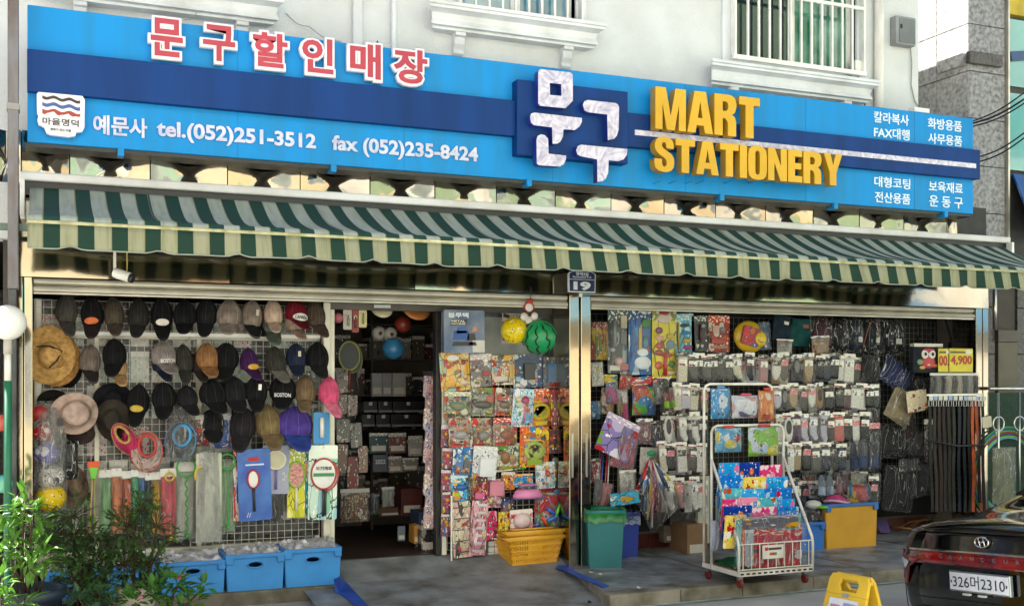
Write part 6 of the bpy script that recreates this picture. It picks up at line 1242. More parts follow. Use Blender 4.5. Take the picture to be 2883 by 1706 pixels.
# folders and bags along the top
def folder(x0, y0, x1, y1, c, label, rot=0, tagc='d8d4cc'):
    r, w_, h = root_at('document_case', label, 'document case', x0, y0, x1, y1, -.08, rot)
    mb = MB(); mb.box(-w_/2, w_/2, -.03, 0, 0, h); part('body', mb, cloth(c), r, local=True, bevel=.006)
    mb = MB(); mb.box(-w_/2, w_/2, -.034, -.03, h*.72, h); part('flap', mb, cloth(c), r, local=True, bevel=.003); mb = MB(); mb.box(w_*.05, w_*.3, -.037, -.034, h*.68, h*.8); part('label', mb, plain(tagc), r, local=True)
folder(2167, 888, 2218, 964, '26323f', 'navy document case with a white label in the top bag row', 8); folder(2218, 898, 2281, 976, '1f4d4c', 'teal document case in the top bag row', 2, '8a3a34')
def backpack(x0, y0, x1, y1, c, label, trim=None, rot=0, tagc=None, Y=-.08, name='backpack'):
    r, w_, h = root_at(name, label, 'bag', x0, y0, x1, y1, Y, rot, 'bags hanging in the socks bay')
    def f(k):
        return lambda u, v: ((u-.5)*w_*(.72+.28*math.sin(math.pi*min(.5, v*.8+.12)))*(1 if v < .8 else 1-(v-.8)*1.6), -k*(math.sin(math.pi*u)**.5)*(math.sin(math.pi*min(.97, v*.94+.03))**.4), h*v)
    mb = MB(); mb.grid(f(.07), 12, 14); part('body', mb, cloth(c), r, smooth=True, local=True)
    mb = MB(); mb.grid(lambda u, v: ((u-.5)*w_*.7, -.072-.022*(math.sin(math.pi*u)**.5)*(math.sin(math.pi*v)**.4), h*(.08+.42*v)), 8, 8); part('pocket', mb, cloth(c), r, smooth=True, local=True)
    mb = MB(); mb.tube([(-w_*.12, -.02, h*.97), (-w_*.1, -.03, h*1.06), (w_*.1, -.03, h*1.06), (w_*.12, -.02, h*.97)], .006, 6); part('top_handle', mb, cloth(c), r, smooth=True, local=True)
    if trim: mb = MB(); mb.tube([f(.075)(u, .03+.9*math.sin(math.pi*u)**.5*0+.9*(1-abs(u*2-1)**3)) for u in [i/16 for i in range(17)]], .005, 5); part('piping', mb, plain(trim), r, smooth=True, local=True)
    if tagc: mb = MB(); mb.box(0, w_*.22, -.10, -.096, h*.3, h*.46); part('tag', mb, plain(tagc), r, local=True)
    mb = MB(); mb.grid(lambda u, v: ((u-.5)*w_*1.12, -.10*(math.sin(math.pi*u)**.5)*(math.sin(math.pi*v)**.3)-.004+.012*noise.noise(Vector((u*6, v*6, x0)))-.008*math.sin(u*40+x0)**2, h*(v*1.1-.05)), 30, 10); part('clear_bag', mb, FILMX, r, smooth=True, local=True)
backpack(2275, 893, 2338, 988, '4a1f2a', 'maroon pouch over a floral bag in the top bag row'); backpack(2334, 905, 2380, 990, '1c1a1d', 'black bundled bag in the top bag row'); backpack(2373, 898, 2422, 992, '23283a', 'navy bag with white lettering mark in the top bag row', None, 0, 'c9c6c2')
backpack(2424, 900, 2468, 993, '1e242c', 'black lunch bag with coral piping in the top bag row', 'c0605a', 2, 'd0cbb8'); backpack(2470, 904, 2537, 997, '17181d', 'large black backpack at the end of the top bag row', '34343a', 0, 'd8d2cc', -.12)
r, w_, h = bag('navy_bag', 2462, 1010, 2553, 1090, -.14, 'navy blue bag tilted in clear plastic under the black backpack', 'bag', cloth('25336b'), rot=28, depth=.06, fold=0, seed=81)
r, w_, h = bag('beige_bag', 2478, 1088, 2556, 1188, -.16, 'beige cloth bag in clear plastic, corner down', 'bag', cloth('a89a7c'), rot=30, depth=.06, fold=0, seed=82)
for i, (x0, y0, x1, y1, c, lb, rot) in enumerate(((2470, 1192, 2560, 1292, '1f1e22', 'black bagged rucksack below the beige cloth bag', 3), (2530, 1160, 2580, 1245, '3a1c24', 'dark maroon bag behind the belts', -8), (2548, 1215, 2632, 1290, '4a4a4c', 'black and white bagged pouch beside the belts', 14), (2480, 1310, 2565, 1440, '232326', 'long black bag in creased plastic low in the bay', 6), (2555, 1300, 2620, 1400, '303036', 'charcoal bag in creased plastic beside the belts', -6), (2420, 1000, 2470, 1075, '202026', 'black bag hanging behind the navy blue bag', 4), (2560, 1060, 2625, 1120, '242226', 'black strap bundle below the owl bag', 0))):
    bag('bagged_rucksack', x0, y0, x1, y1, -.06-.01*i, lb, 'bag', cloth(c), rot=rot, depth=.06, fold=2, seed=90+i, film_m=FILM, group='bags hanging in the socks bay')
# owl bag
r, w_, h = root_at('owl_tote', 'dark tote bag with a red and white owl picture', 'tote bag', 2561, 965, 2645, 1050, -.30)
mb = MB(); mb.box(-w_/2, w_/2, -.05, 0, 0, h*.86); part('body', mb, cloth('2c3138'), r, local=True, bevel=.012)
mb = MB(); mb.box(-w_*.48, w_*.48, -.052, .002, h*.865, h*.97); part('top_band', mb, printed('pk_owlb', ['c9c2b8', '8a2c34', 'd8d2c6'], 1, 3, .3, header=False, ax=(.3, 1, 3)), r, local=True)
for dx in (-.12, .12):
    mb = MB(); mb.ball((w_*dx, -.05, h*.62), w_*.12, 12, 8, 1, .25, 1); part('owl_eye', mb, plain('e0dcd4'), r, smooth=True, local=True); mb = MB(); mb.ball((w_*dx, -.062, h*.62), w_*.05, 10, 6, 1, .3, 1); part('pupil', mb, BLACKP, r, local=True)
for x, z, a, b, c in ((0, .35, .24, .2, 'b0323a'), (0, .74, .22, .08, 'a82f34'), (-.28, .36, .1, .1, '6f8a6a'), (.22, .24, .2, .06, 'b5603c'), (-.2, .18, .1, .06, 'c9a04a'), (0, .3, .12, .12, 'd8a090')):
    mb = MB(); mb.ball((w_*x, -.05, h*z), 1, 12, 7, w_*a, .008, h*b); part('owl_patch', mb, plain(c), r, smooth=True, local=True)
for s in (-1, 1): mb = MB(); mb.tube([(s*w_*.3, -.02, h*.95), (s*w_*.12, .02, h*1.35), (s*w_*.05, .04, h*1.75)], .008, 6); part('strap', mb, BLK, r, local=True)
# price signs
for x0, x1, t_, lb in ((2669, 2738, '4,900', 'yellow price card reading 4,900 in red'), (2641, 2672, '00.', 'yellow price card half hidden, ending in red zeros')):
    r, w_, h = root_at('price_card', lb, 'price card', x0, 981, x1, 1047, -.37)
    mb = MB(); mb.box(-w_/2, w_/2, -.004, 0, 0, h); part('card', mb, plain('cfbf2c', .5), r, local=True)
    ltext(r, t_, w_, h, .10 if len(t_) > 3 else .05, .96, .26, .70, plain('b02824'), .03, -.007)
    mb = MB(); mb.box(-w_*.42, w_*.2, -.006, -.004, h*.80, h*.88); part('print_line', mb, plain('55501c'), r, local=True); mb = MB(); mb.ball((w_*.3, -.004, h*.85), 1, 10, 6, w_*.16, .002, h*.1); part('print_spot', mb, plain('d8d8cc'), r, local=True)
r, w_, h = root_at('hanging_handbag', 'black handbag straps hanging above the price card', 'handbag', 2650, 900, 2740, 985, -.20)
mb = MB(); mb.box(-w_*.3, w_*.45, -.05, 0, 0, h*.25); part('body', mb, cloth('201c1e'), r, local=True, bevel=.01)
for x in (-.2, .05, .3): mb = MB(); mb.tube([(w_*x, -.02, h*.2), (w_*(x-.08), 0, h*.7), (w_*(x-.12), .03, h*1.1)], .010, 6); part('strap', mb, BLK, r, local=True)
# sample shirt card
card('patterned_cloth', 2556, 1098, 2612, 1158, -.30, 'cream cloth with brown cartoon prints beside the belts', 'cloth', printed('pk_clothp', ['c4b8a4', 'c4b8a4', '6a3a34', 'a8604a', 'c4b8a4'], 3, 4, .35, header=False, lines=False), rot=-8)
# ------------------------------------------------------------------ belts
def belt(x, c, i, y0, y1, lb, buckle=True, dx=0):
    p = at(x, y0, -.42); q = at(x+dx, y1, -.44); r = thing('leather_belt', lb, 'belt', p, group='belts hanging beside the right pillar')
    mb = MB(); n = 10
    for k in range(n): 
        a, b = p.lerp(q, k/n), p.lerp(q, (k+1)/n); wv = .006*math.sin(k*.9+i), .006*math.sin((k+1)*.9+i); mb.bar(a+Vector((wv[0], 0, 0)), b+Vector((wv[1], 0, 0)), .006, .036, up=(1, 0, 0))
    lm_ = mat('leather_'+c, c, .5, 0, .15, 12, .1, 90); lm_.node_tree.nodes['Principled BSDF'].inputs['Specular IOR Level'].default_value = .22; part('strap', mb, lm_, r)
    if buckle:
        mb = MB(); z = p.z; mb.tube([(p.x-.018, -.435, z-.05), (p.x+.018, -.435, z-.05), (p.x+.018, -.435, z), (p.x-.018, -.435, z)], .004, 6, closed=True); part('buckle', mb, STEELR, r)
        mb = MB(); mb.box(p.x-.024, p.x+.024, -.445, -.442, z+.005, z+.045); part('header_card', mb, plain(('cfcfcc', '8fa8cc', 'c9c6c0')[i % 3]), r)
for i, (x, c, dx) in enumerate(((2616, '1a1614', 8), (2629, '2a2420', 8), (2643, '2c1a16', 8), (2657, '1f1a18', 5), (2671, '221513', 3), (2685, '22281f', 0), (2700, '141a2a', 0), (2714, '1c1e20', 3), (2726, '101012', 6), (2738, 'b0512a', 3), (2748, '9a4526', 14), (2757, '1c1816', 0), (2766, '0e0e10', 4))):
    belt(x, c, i, 1128, 1440 if i < 10 else (1415 if i == 11 else 1438), '%s leather belt from the left on the belt rail' % ORD[i], True, dx)
mb = MB(); a, b = at(2612, 1240, -.47), at(2770, 1252, -.47); mb.tube([a, a.lerp(b, .5)+Vector((0, -.02, -.03)), b], .011, 6); tag(mb.build('belt_tie', BLACKP, smooth=True), 'black strap tying the hanging belts together', 'strap')
mb = MB(); mb.bar(at(2608, 1112, -.41), at(2770, 1110, -.41), .012, .02); tag(mb.build('belt_rail', WHITEP), 'white rail with hooks above the belts', 'rail')
for i in range(9):
    x = 2626+i*15
    bag('sock_pack', x-8, 1050, x+8, 1108, -.38, '%s striped ankle sock pack from the left above the belts' % ORD[i], 'socks', plain(('3a3a3c', '8a8680', '2c2c30', 'c0b8aa', '55504c', 'bfb5a5', '44424a', 'a8a29a', '34343a')[i]), header=HDR, fold=2, depth=.015, seed=i, group='sock packs above the belts', hook=False)
# ------------------------------------------------------------------ sock packs
def sock_mesh(kind):
    mb = MB()
    if kind == 'sock':
        pts = [(-.30, 1), (.28, 1), (.30, .55), (.33, .30), (.46, .12), (.40, .0), (.12, .0), (-.22, .22), (-.30, .5)]
    elif kind == 'footie':
        pts = [(.40*math.cos(t*.3927), .5+.5*math.sin(t*.3927)) for t in range(16)]
    else: pts = rrect(-.42, .42, 0, 1, .06, 2)
    n = len(pts); cx = sum(p[0] for p in pts)/n; cz = sum(p[1] for p in pts)/n
    ring = [(0, 1.0), (-.6, .96), (-1.0, .80)]
    vs = []
    for y, k in ring: vs += [(cx+(x-cx)*k, y, cz+(z-cz)*k) for x, z in pts]
    fs = [(j*n+i, j*n+(i+1) % n, (j+1)*n+(i+1) % n, (j+1)*n+i) for j in range(2) for i in range(n)]+[tuple(2*n+i for i in range(n))]
    mb.add(vs, fs); return mb.mesh(kind, smooth=False)
SM = {k: sock_mesh(k) for k in ('sock', 'footie', 'fold')}
fm = MB(); fm.grid(lambda u, v: ((u-.5)*1.04, -1.35*(math.sin(math.pi*u)**.4)*(math.sin(math.pi*v)**.3)+.25*noise.noise(Vector((u*6, v*6, 0))), v*1.12-.04), 7, 8); FM = fm.mesh('clear_sleeve', smooth=True)
hm = MB(); hm.box(-.5, .5, -.5, 0, 1.0, 1.16); HM = hm.mesh('header_card')
cm = MB(); cm.box(-.34, .34, -1.25, -1.12, .62, .86); CMs = cm.mesh('paper_band')
im = MB(); im.ball((0, -1.02, .60), 1, 10, 6, .25, .06, .28); IM = im.mesh('sock_opening')
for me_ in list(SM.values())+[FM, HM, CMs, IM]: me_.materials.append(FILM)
def sock(xc, wd, y0, y1, kind, c, label, Y, group, hc='cfccc4', band=None):
    rs = random.Random(int(xc*7+y0)); X0, X1, Z0, Z1 = box_at(xc-wd/2, y0, xc+wd/2, y1, Y); hh = (Z1-Z0)/1.14
    r = thing('sock_pack', label, 'socks', ((X0+X1)/2, Y+rs.uniform(-.012, .012), Z0), (R(rs.uniform(-3, 3)), R(rs.uniform(-3.5, 3.5)), R(rs.uniform(-16, 10))), group, local=True); r.scale = (X1-X0, .014, hh)
    for nm, me, m_ in (('sock', SM[kind], cloth(c)), ('clear_sleeve', FM, SLV), ('header_card', HM, LAB[rs.choice((0, 1, 2, 4, 0))])):
        o = bpy.data.objects.new(nm, me); col.objects.link(o); o.parent = r; setm(o, m_)
    if band or kind != 'footie':
        o = bpy.data.objects.new('paper_band', CMs); col.objects.link(o); o.parent = r; setm(o, LAB[rs.randrange(5)])
    else:
        o = bpy.data.objects.new('sock_opening', IM); col.objects.link(o); o.parent = r; setm(o, cloth('3a3836' if L(c)[0] > .15 else '8a8784'))
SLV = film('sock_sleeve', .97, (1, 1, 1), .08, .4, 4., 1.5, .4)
LAB = [printed('sock_label%d' % i, p_, i, 2.6, .45, header=False, lines=False) for i, p_ in enumerate((['e4e1da', 'e4e1da', '3a3836', 'b5535a'], ['dcd8d0', 'e8e5de', '55524e', '2f4f8a'], ['2f2d2c', '3a3836', 'dcd8d0', 'a8a49c'], ['c98a90', 'e0c0c2', '3a3836'], ['d8d4cc', '8f8c86', 'e8e5de']))]
G_ = 'sock packs hanging in the socks bay'
CN = {'w': ('e2e0dc', 'white'), 'k': ('1e1e21', 'black'), 'g': ('5f5c58', 'grey'), 'c': ('4a4744', 'charcoal'), 'b': ('b39c7c', 'beige'), 'l': ('c6c1d4', 'lilac'), 'n': ('2c3348', 'navy'), 't': ('a07a52', 'tan'), 'p': ('b58a90', 'pinkish'), 'o': ('6a665a', 'olive grey'), 'u': ('5a3a5c', 'purple'), 'm': ('5a3a44', 'maroon'), 'r': ('c9706a', 'coral'), 'e': ('d8d0be', 'cream'), 'y': ('8a9ab5', 'pale blue')}
KN = {'s': ('sock', 'long socks'), 'f': ('footie', 'no-show socks'), 'd': ('fold', 'folded socks')}
ROWS = [
 ('the top sock row', 998, 1068, -.22, '1922ed 1950gs 1968ks 1988gd 2008cs 2030gs 2052gs 2074es 2106ks 2146pd 2184wf 2209of 2243kf 2276bf 2305kd 2326nd 2345kd 2362wd 2386wd'),
 ('the second sock row', 1083, 1148, -.23, '1906ed 1930ld 1952ed 2188lf 2208kf 2234bf 2261gf 2284wf 2308tf 2333kd 2360kd 2386md 2405wd 2427wd 2446kd 2462ks'),
 ('the third sock row', 1163, 1240, -.24, '1882wf 1923ws 1958ws 2196ed 2219wf 2243ud 2261ls 2288ls 2315ls 2340cd 2363rd 2388kd 2409wd 2431kd'),
 ('the fourth sock row', 1248, 1323, -.25, '1868es 1890kd 1922wd 1951gd 1972wd 2204gd 2221wd 2242bd 2270kd 2297gd 2322ns 2346ks 2366nd'),
 ('the lowest sock row', 1345, 1428, -.25, '1884ws 1915ps 1950ws 1974wd 2236ks 2455kd'),
]
for rn, y0, y1, Y, spec in ROWS:
    for i, s_ in enumerate(spec.split()):
        x = int(s_[:4]); c, cn = CN[s_[4]]; k, kn = KN[s_[5]]
        sock(x, 29 if k != 'sock' else 31, y0-3+(i*7 % 11)-3, y1+5-(i*5 % 9)+2, k, c, '%s %s, %s from the left in %s' % (cn, kn, ORD[i], rn), Y, G_, hc=('dedbd4', '3a3836', '8f8c86', 'd8d6d0', '55524e')[(i*3+len(rn)) % 5], band=(None, 'e2dfd8', '3a3836', 'c98a90' if i % 5 == 0 else 'dcd8d0')[i % 4])
BK = 'kgwnkclwbkgekwukgnwkbl'
for ri, (rn, y0, y1, Y, spec) in enumerate(ROWS[:5]):
    xs = [x for x in (range(1870, 1985, 22) if ri < 5 else ()) ]+[x for x in range(2196 if ri else 2090, 2462, 23)]
    for i, x in enumerate(xs):
        c, cn = CN[BK[(i*3+ri*5) % 22]]
        sock(x, 27, y0+9, y1+13, 'fold' if (i+ri) % 3 else 'sock', c, 'half hidden %s socks, %s from the left behind %s' % (cn, (ORD[i] if i < 20 else ('last but one', 'last', 'very last')[i-20]), rn), -.10, G_, hc=('8f8c86', 'bdb9b0', '6f6c68')[i % 3])
for rn, y0, y1, Y, spec in ROWS[:4]:
    mb = MB(); mb.bar(at(1850, y0+6, -.05), at(2465, y0+6, -.05), .004, .005); tag(mb.build('hook_bar', DARK), 'thin steel hook bar behind ' + rn, 'hook bar')
# slippers
def slipper(x0, y0, x1, y1, c, sole, label, rot=0, Y=-.26):
    r, w_, h = root_at('slipper_pair', label, 'slippers', x0, y0, x1, y1, Y, rot)
    for s in (-1, 1):
        mb = MB(); mb.ball((s*w_*.24, -.012, h*.5), 1, 12, 8, w_*.23, .014, h*.5); part('sole', mb, plain(sole), r, smooth=True, local=True); mb = MB(); mb.grid(lambda u, v: (s*w_*.24+(u-.5)*w_*.42, -.02-.03*math.sin(math.pi*u)**.6, h*(.12+.36*v)), 8, 4); part('strap', mb, cloth(c), r, smooth=True, local=True)
    mb = MB(); mb.grid(lambda u, v: ((u-.5)*w_, -.05*(math.sin(math.pi*u)**.4)*(math.sin(math.pi*v)**.3)-.006, h*v), 6, 8); part('clear_bag', mb, FILM, r, smooth=True, local=True)
slipper(2388, 1240, 2432, 1328, '3a4560', '2a2f3c', 'navy indoor slippers in clear plastic beside the lower socks'); slipper(2408, 1236, 2470, 1326, '445070', '2a2f3c', 'larger navy indoor slippers under a pale blue header', 4, -.29)
slipper(2298, 1335, 2345, 1398, '9aa8c0', '6f7a8a', 'pale blue patterned slippers above the yellow tub'); slipper(2348, 1332, 2388, 1392, '8a6a72', '6a4a52', 'mauve slippers above the yellow tub')
slipper(1867, 1100, 1900, 1153, '7aae3a', '8a2c34', 'lime green and red sandals near the striped bag', -6)
bag('garment_bag', 2257, 1315, 2300, 1408, -.07, 'bright blue bag with coral slippers and white top', 'bag of slippers', printed('pk_bb', ['b5604c', '3a8ac0', 'c9d2d2', '9c4a3c'], 4, 2.5, .5), seed=101, header=plain('3a8ac4'))
# ------------------------------------------------------------------ left column of the bay
bag('slipper_pack', 1704, 1075, 1740, 1138, -.13, 'pink and blue kids slipper pack near the pillar', 'toy pack', printed('pk_sl1', ['c06a9a', '6f8fb5', 'd9c04a'], 2, 2.5, .5), seed=111, fold=0)
bag('slipper_pack', 1686, 1090, 1728, 1168, -.10, 'brown and cream kids slipper pack near the pillar', 'toy pack', printed('pk_sl2', ['b5957a', '6a3a2c', 'd0c8ba', '5f7f9a'], 3, 2.5, .5), seed=112, fold=0, rot=5)
bag('balloon_pack', 1777, 1084, 1846, 1170, -.14, 'bag of bright orange, blue and green toys', 'bag of toys', printed('pk_bright', ['c94a2c', '2f5fb0', '5fae3a', 'd9802c', '3f8ac0'], 5, 2.6, .7, header=False, lines=False), seed=113, fold=0, depth=.05)
card('header_strip', 1770, 1060, 1842, 1084, -.13, 'red and blue printed header strip above the bright toy bag', 'header card', printed('pk_hs', ['a82f3a', '2f6fa8', 'c9b8a8'], 3, 3, .5, header=False), rot=-4)
card('header_strip', 1698, 1054, 1738, 1078, -.12, 'yellow printed header strip above the kids slippers', 'header card', printed('pk_hs2', ['b9a23c', '3f7a9a', 'd9d2b8'], 3, 3, .5, header=False))
bag('bubble_wand', 1746, 1090, 1778, 1330, -.13, 'tall pink and white bubble wand pack', 'toy pack', printed('pk_wand', ['b54a7a', 'c9c0c4', 'a83a4a', '6a9ab0'], 3, 2, .5), seed=114, rot=-3)
bag('banana_toy', 1736, 1105, 1752, 1190, -.12, 'narrow yellow smiling toy pack beside the bubble wand', 'toy pack', printed('pk_ban', ['cfa83a', '5a8a4a', 'd9c06a'], 3, 2, .5), seed=115)
r, w_, h = card('insect_kit', 1668, 1170, 1768, 1282, -.22, 'lilac and green insect catching kit card tilted by the pillar', 'toy pack', printed('pk_ins', ['8a7fae', 'b5a8c4', '6f9a3c', 'a83a44', 'd0cad8'], 6, 2.6, .55), rot=24)
r, w_, h = bag('pink_net', 1712, 1190, 1784, 1318, -.18, 'pink gauze insect net behind the tilted kit card', 'insect net', mat('pink_gauze', 'b5486a', .8, 0, .2, 14, .6, 40), rot=10, seed=117, depth=.05, film_m=film('film_thin', .95))
for i, (x, c) in enumerate(((1690, 'a8324a'), (1696, '2f4fa8'), (1706, 'b53a44'), (1712, 'c9c6c0'), (1684, '6a6a70'))):
    mb = MB(); mb.tube([at(x+4, 1270, -.12), at(x-10+i*2, 1420, -.16)], .006, 6); tag(mb.build('net_pole', plain(c, .35), smooth=True), ('dark red', 'blue', 'bright red', 'white', 'grey')[i]+' net pole standing behind the green bin', 'pole', 'net poles behind the green bin')
for i in range(3):
    bag('white_roll', 1738+i*14, 1285, 1752+i*14, 1400, -.02, '%s white paper roll from the left standing behind the bins' % ORD[i], 'paper roll', plain('cfcbc2'), seed=i, depth=.03, hook=False, group='white rolls behind the bins')
# clear triangular umbrella bag
UX = lambda px, py: at(px, py, -.20)
r = thing('umbrella_bag', 'clear triangular bag of kids umbrellas tied with green string', 'bag of umbrellas', UX(1826, 1500))
top_ = UX(1830, 1275); bl = UX(1778, 1400); bo = UX(1824, 1500); br = UX(1920, 1408)
mb = MB(); mb.add([top_, bl+Vector((0, -.05, 0)), bo+Vector((0, -.08, 0)), br+Vector((0, -.05, 0)), top_.lerp(bo, .5)+Vector((0, -.12, 0))], [(0, 1, 4), (1, 2, 4), (2, 3, 4), (3, 0, 4)]); part('clear_bag', mb, FILM, r)
for i in range(9):
    a = top_+Vector(((i-4)*.006, -.02, -.06)); t = i/8; b = (bl.lerp(bo, min(1, t*2)) if t < .5 else bo.lerp(br, (t-.5)*2)).lerp(top_, .08)+Vector((0, -.03-.03*math.sin(t*3.1), 0))
    mb = MB(); mb.tube([a, a.lerp(b, .5)+Vector((0, -.02, 0)), b], [.006, .022, .010], 7); part('umbrella', mb, printed('umb%d' % (i % 5), [('a83a44', 'c9c4bc', '3a3a5a', 'b5a03c', 'c06a7a')[i % 5], 'd0c8c0', '2a2a2e', '5f7fae'], i, 2.5, .5, header=False, lines=False), r, smooth=True)
mb = MB(); mb.ball(top_+Vector((0, -.02, .0)), .035, 10, 7, 1.2, .6, .7); part('string_knot', mb, plain('1f8a5a'), r)
card('magazine', 1719, 1384, 1800, 1420, -.32, 'blue and yellow printed pack with a cartoon face on the bins', 'printed pack', printed('pk_mag', ['5f9ab5', 'd0cabc', 'b58a3c', '3f5f7a'], 2, 2.4, .5, header=False), rot=-6, hook=False)
bag('pink_sleeve', 1686, 1358, 1716, 1428, -.25, 'pinkish bagged item above the green bin', 'bagged item', plain('a86a70'), seed=121, rot=10, hook=False); bag('grey_sleeve', 1668, 1350, 1692, 1428, -.22, 'grey bagged item beside the pillar', 'bagged item', plain('6f6c70'), seed=122, rot=4, hook=False)
bag('sleeve_bag', 1884, 1430, 1958, 1476, .1, 'crumpled clear bag on the recess floor behind the umbrellas', 'plastic bag', plain('6f6c68'), seed=123, hook=False); 
# bins
def bin_(x0, x1, yt, yb, c, label, liner=None, rot=0, lc=None):
    p = gr((x0+x1)/2, yb, -.11); X0 = at(x0, yb, p.y).x; X1 = at(x1, yb, p.y).x; h = at((x0+x1)/2, yt, p.y).z+.11; wd = (X1-X0)/1.15
    b = thing('waste_bin', label, 'bin', (p.x, p.y+.12, -.11), (0, 0, R(rot)), local=True); m_ = mat('bin_'+c, c, .45, 0, .12, 3)
    def sec(k, z): return [(-wd/2*k, -wd*.42*k, z), (wd/2*k, -wd*.42*k, z), (wd/2*k, wd*.42*k, z), (-wd/2*k, wd*.42*k, z)]
    mb = MB(); a = sec(.86, 0)+sec(1.0, h*.92); mb.add(a, [(0, 1, 5, 4), (1, 2, 6, 5), (2, 3, 7, 6), (3, 0, 4, 7), (3, 2, 1, 0)]); part('body', mb, m_, b, local=True, thick=.006, bevel=.02)
    mb = MB(); q = sec(1.05, h*.93); mb.tube(q, .014, 6, closed=True); part('rim', mb, m_, b, local=True, smooth=True)
    if liner:
        q = [Vector(v) for v in sec(1.09, h*.94)]; mb = MB(); n = 32; ring = [[], [], []]
        for i in range(n):
            t = i/n*4; a = q[int(t)].lerp(q[(int(t)+1) % 4], t-int(t)); j = noise.noise(Vector((i*.7, x0, 0)))
            ring[0].append(a*.92+Vector((0, 0, -.06+.0*j))-Vector((0, 0, 0))*0); ring[1].append(a+Vector((0, 0, .02+.012*j))); ring[2].append(Vector((a.x*1.02, a.y*1.02, a.z-.09-.035*j)))
        vs = [v if k else Vector((v.x, v.y, h*.86)) for k, rr in enumerate(ring) for v in rr]
        mb.add(vs, [(k*n+i, k*n+(i+1) % n, (k+1)*n+(i+1) % n, (k+1)*n+i) for k in range(2) for i in range(n)]); part('bin_liner', mb, liner, b, local=True, smooth=True)
bin_(1666, 1772, 1428, 1598, '1f6d70', 'teal green plastic bin with a green bag liner', mat('green_liner', '2f7a3c', .3, 0, .25, 9, .6, 30), rot=-20)
bin_(1752, 1812, 1440, 1570, '2b3f9a', 'slim blue plastic bin behind the green one', film('film_bluel', .35, (.35, .45, .75), .15, .8, 20.), rot=-8)
# boxes in the recess
shelfbox(1935, 1475, 1992, 1566, -.16, .3, mat('cardboard', '7a5f45', .85, 0, .12, 4), 'brown cardboard box with holes on the recess floor', 'cardboard_box', 'box')
shelfbox(1870, 1478, 1930, 1525, .12, .1, mat('cardboard_grey', '6f6458', .85), 'grey brown cardboard box standing against the tiles', 'cardboard_box', 'box')
shelfbox(1965, 1340, 1998, 1530, -.10, .04, plain('b5b2a8'), 'tall pale printed board standing behind the cart', 'printed_board', 'board')

# ------------------------------------------------------------------ more small packs filling the bay
XT = [(1665, 1018, 1702, 1088, 'e0dcd0', 'c9b83a', 'white shuttlecock pack below the yellow toy vest'), (1790, 1178, 1836, 1252, '8a6a74', 'a8868c', 'mauve cloth pack below the bright toy bag'), (1834, 1184, 1864, 1262, '242838', '3a4050', 'navy cloth pack left of the white socks'),
      (1798, 1258, 1850, 1336, 'c4c2ba', 'e0ded8', 'pale clear bag above the umbrellas'), (1744, 1322, 1792, 1388, 'd0cec6', 'b5b2aa', 'white bag behind the umbrellas'), (1848, 1062, 1884, 1100, '4a4846', 'd8d4cc', 'black and white pack left of the top sock row'),
      (1660, 1128, 1690, 1180, '3f7fae', 'd9c04a', 'blue and yellow pack against the pillar'), (1742, 1048, 1776, 1096, 'c0402c', '3f8a4a', 'red and green pack above the bubble wand'), (1838, 1068, 1868, 1140, '9a9aa0', '5a3a6a', 'grey toy pack beside the bright toy bag'),
      (2138, 905, 2170, 986, '4f6a8a', '8fa0b0', 'slate blue pouch beside the round yellow backpack'), (2186, 955, 2232, 996, 'b5b2a8', '8a8780', 'pale folded pouch under the navy document case'), (2285, 945, 2336, 998, 'b59a84', '6a4a3c', 'floral tan pouch under the maroon pouch'),
      (2440, 1078, 2476, 1190, '1a1a1e', '2c2c32', 'black tights pack at the right of the second sock row'), (2444, 1190, 2480, 1320, '16161a', '26262c', 'long black tights pack at the right of the third sock row'), (2200, 1400, 2246, 1470, '2a2c34', '55586a', 'dark slipper pack behind the small blue tub'),
      (2440, 1330, 2478, 1418, '1e1e22', 'b5b2ac', 'black sock bundle above the yellow tub corner'), (2392, 1326, 2440, 1368, 'cfcac0', '8a8a8a', 'white glove pack above the bundled toys'), (1660, 1290, 1690, 1360, '8a3a44', 'c9c4bc', 'dark red pack against the pillar'), (2530, 1290, 2590, 1330, '3a3a40', '8f8f94', 'grey pouch between the bagged rucksacks'), (2600, 1180, 2625, 1300, '26201e', '4a3a34', 'brown strap pack left of the belts')]
for i, (x0, y0, x1, y1, a, b, lb) in enumerate(XT):
    bag('clear_pack', x0, y0, x1, y1, -.15-.008*(i % 4), lb, 'pack', printed('xt%d' % i, [a, a, b, 'd8d4cc', a], i, 3.5, .45, header=False, lines=(i % 2 == 0)), rot=(i*5 % 9)-4, fold=0 if i % 2 else 2, depth=.03, seed=200+i, header=LAB[i % 5] if i % 3 else None, hook=False)
# ------------------------------------------------------------------ tubs and goods on the platform at right
YT = mat('yellow_tub', 'c9941f', .55, 0, .12, 3, .1, 90, c2='b8841a')
tub(2326, 1420, 2470, 1540, -.11, 'yellow sided storage tub with a blue rim full of bagged toys', .34, YT, mat('tub_rim_blue', '2868b0', .45), 'dark', hand=False)
tub(2222, 1475, 2322, 1549, -.11, 'small blue storage tub half behind the display cart', .30, mat('tub_blue_deep', '2468b8', .45, 0, .1, 3), None, 'dark', hand=False)
p = at(2353, 1412, -.30); r = thing('sun_hat', 'magenta sun hat lying on the yellow sided tub', 'hat', p, local=True)
mb = MB(); mb.ball((0, 0, 0), .11, 16, 10, 1, .8, .62); part('crown', mb, mat('magenta_cloth', 'b0386f', .7, 0, .2, 14, .4, 80), r, smooth=True, local=True); mb = MB(); mb.tube([(.125*math.cos(t*.3927), .10*math.sin(t*.3927)-.01, .01+.012*math.sin(t*.8)) for t in range(16)], .012, 6, closed=True); part('edge', mb, plain('c9a0bc'), r, smooth=True, local=True)
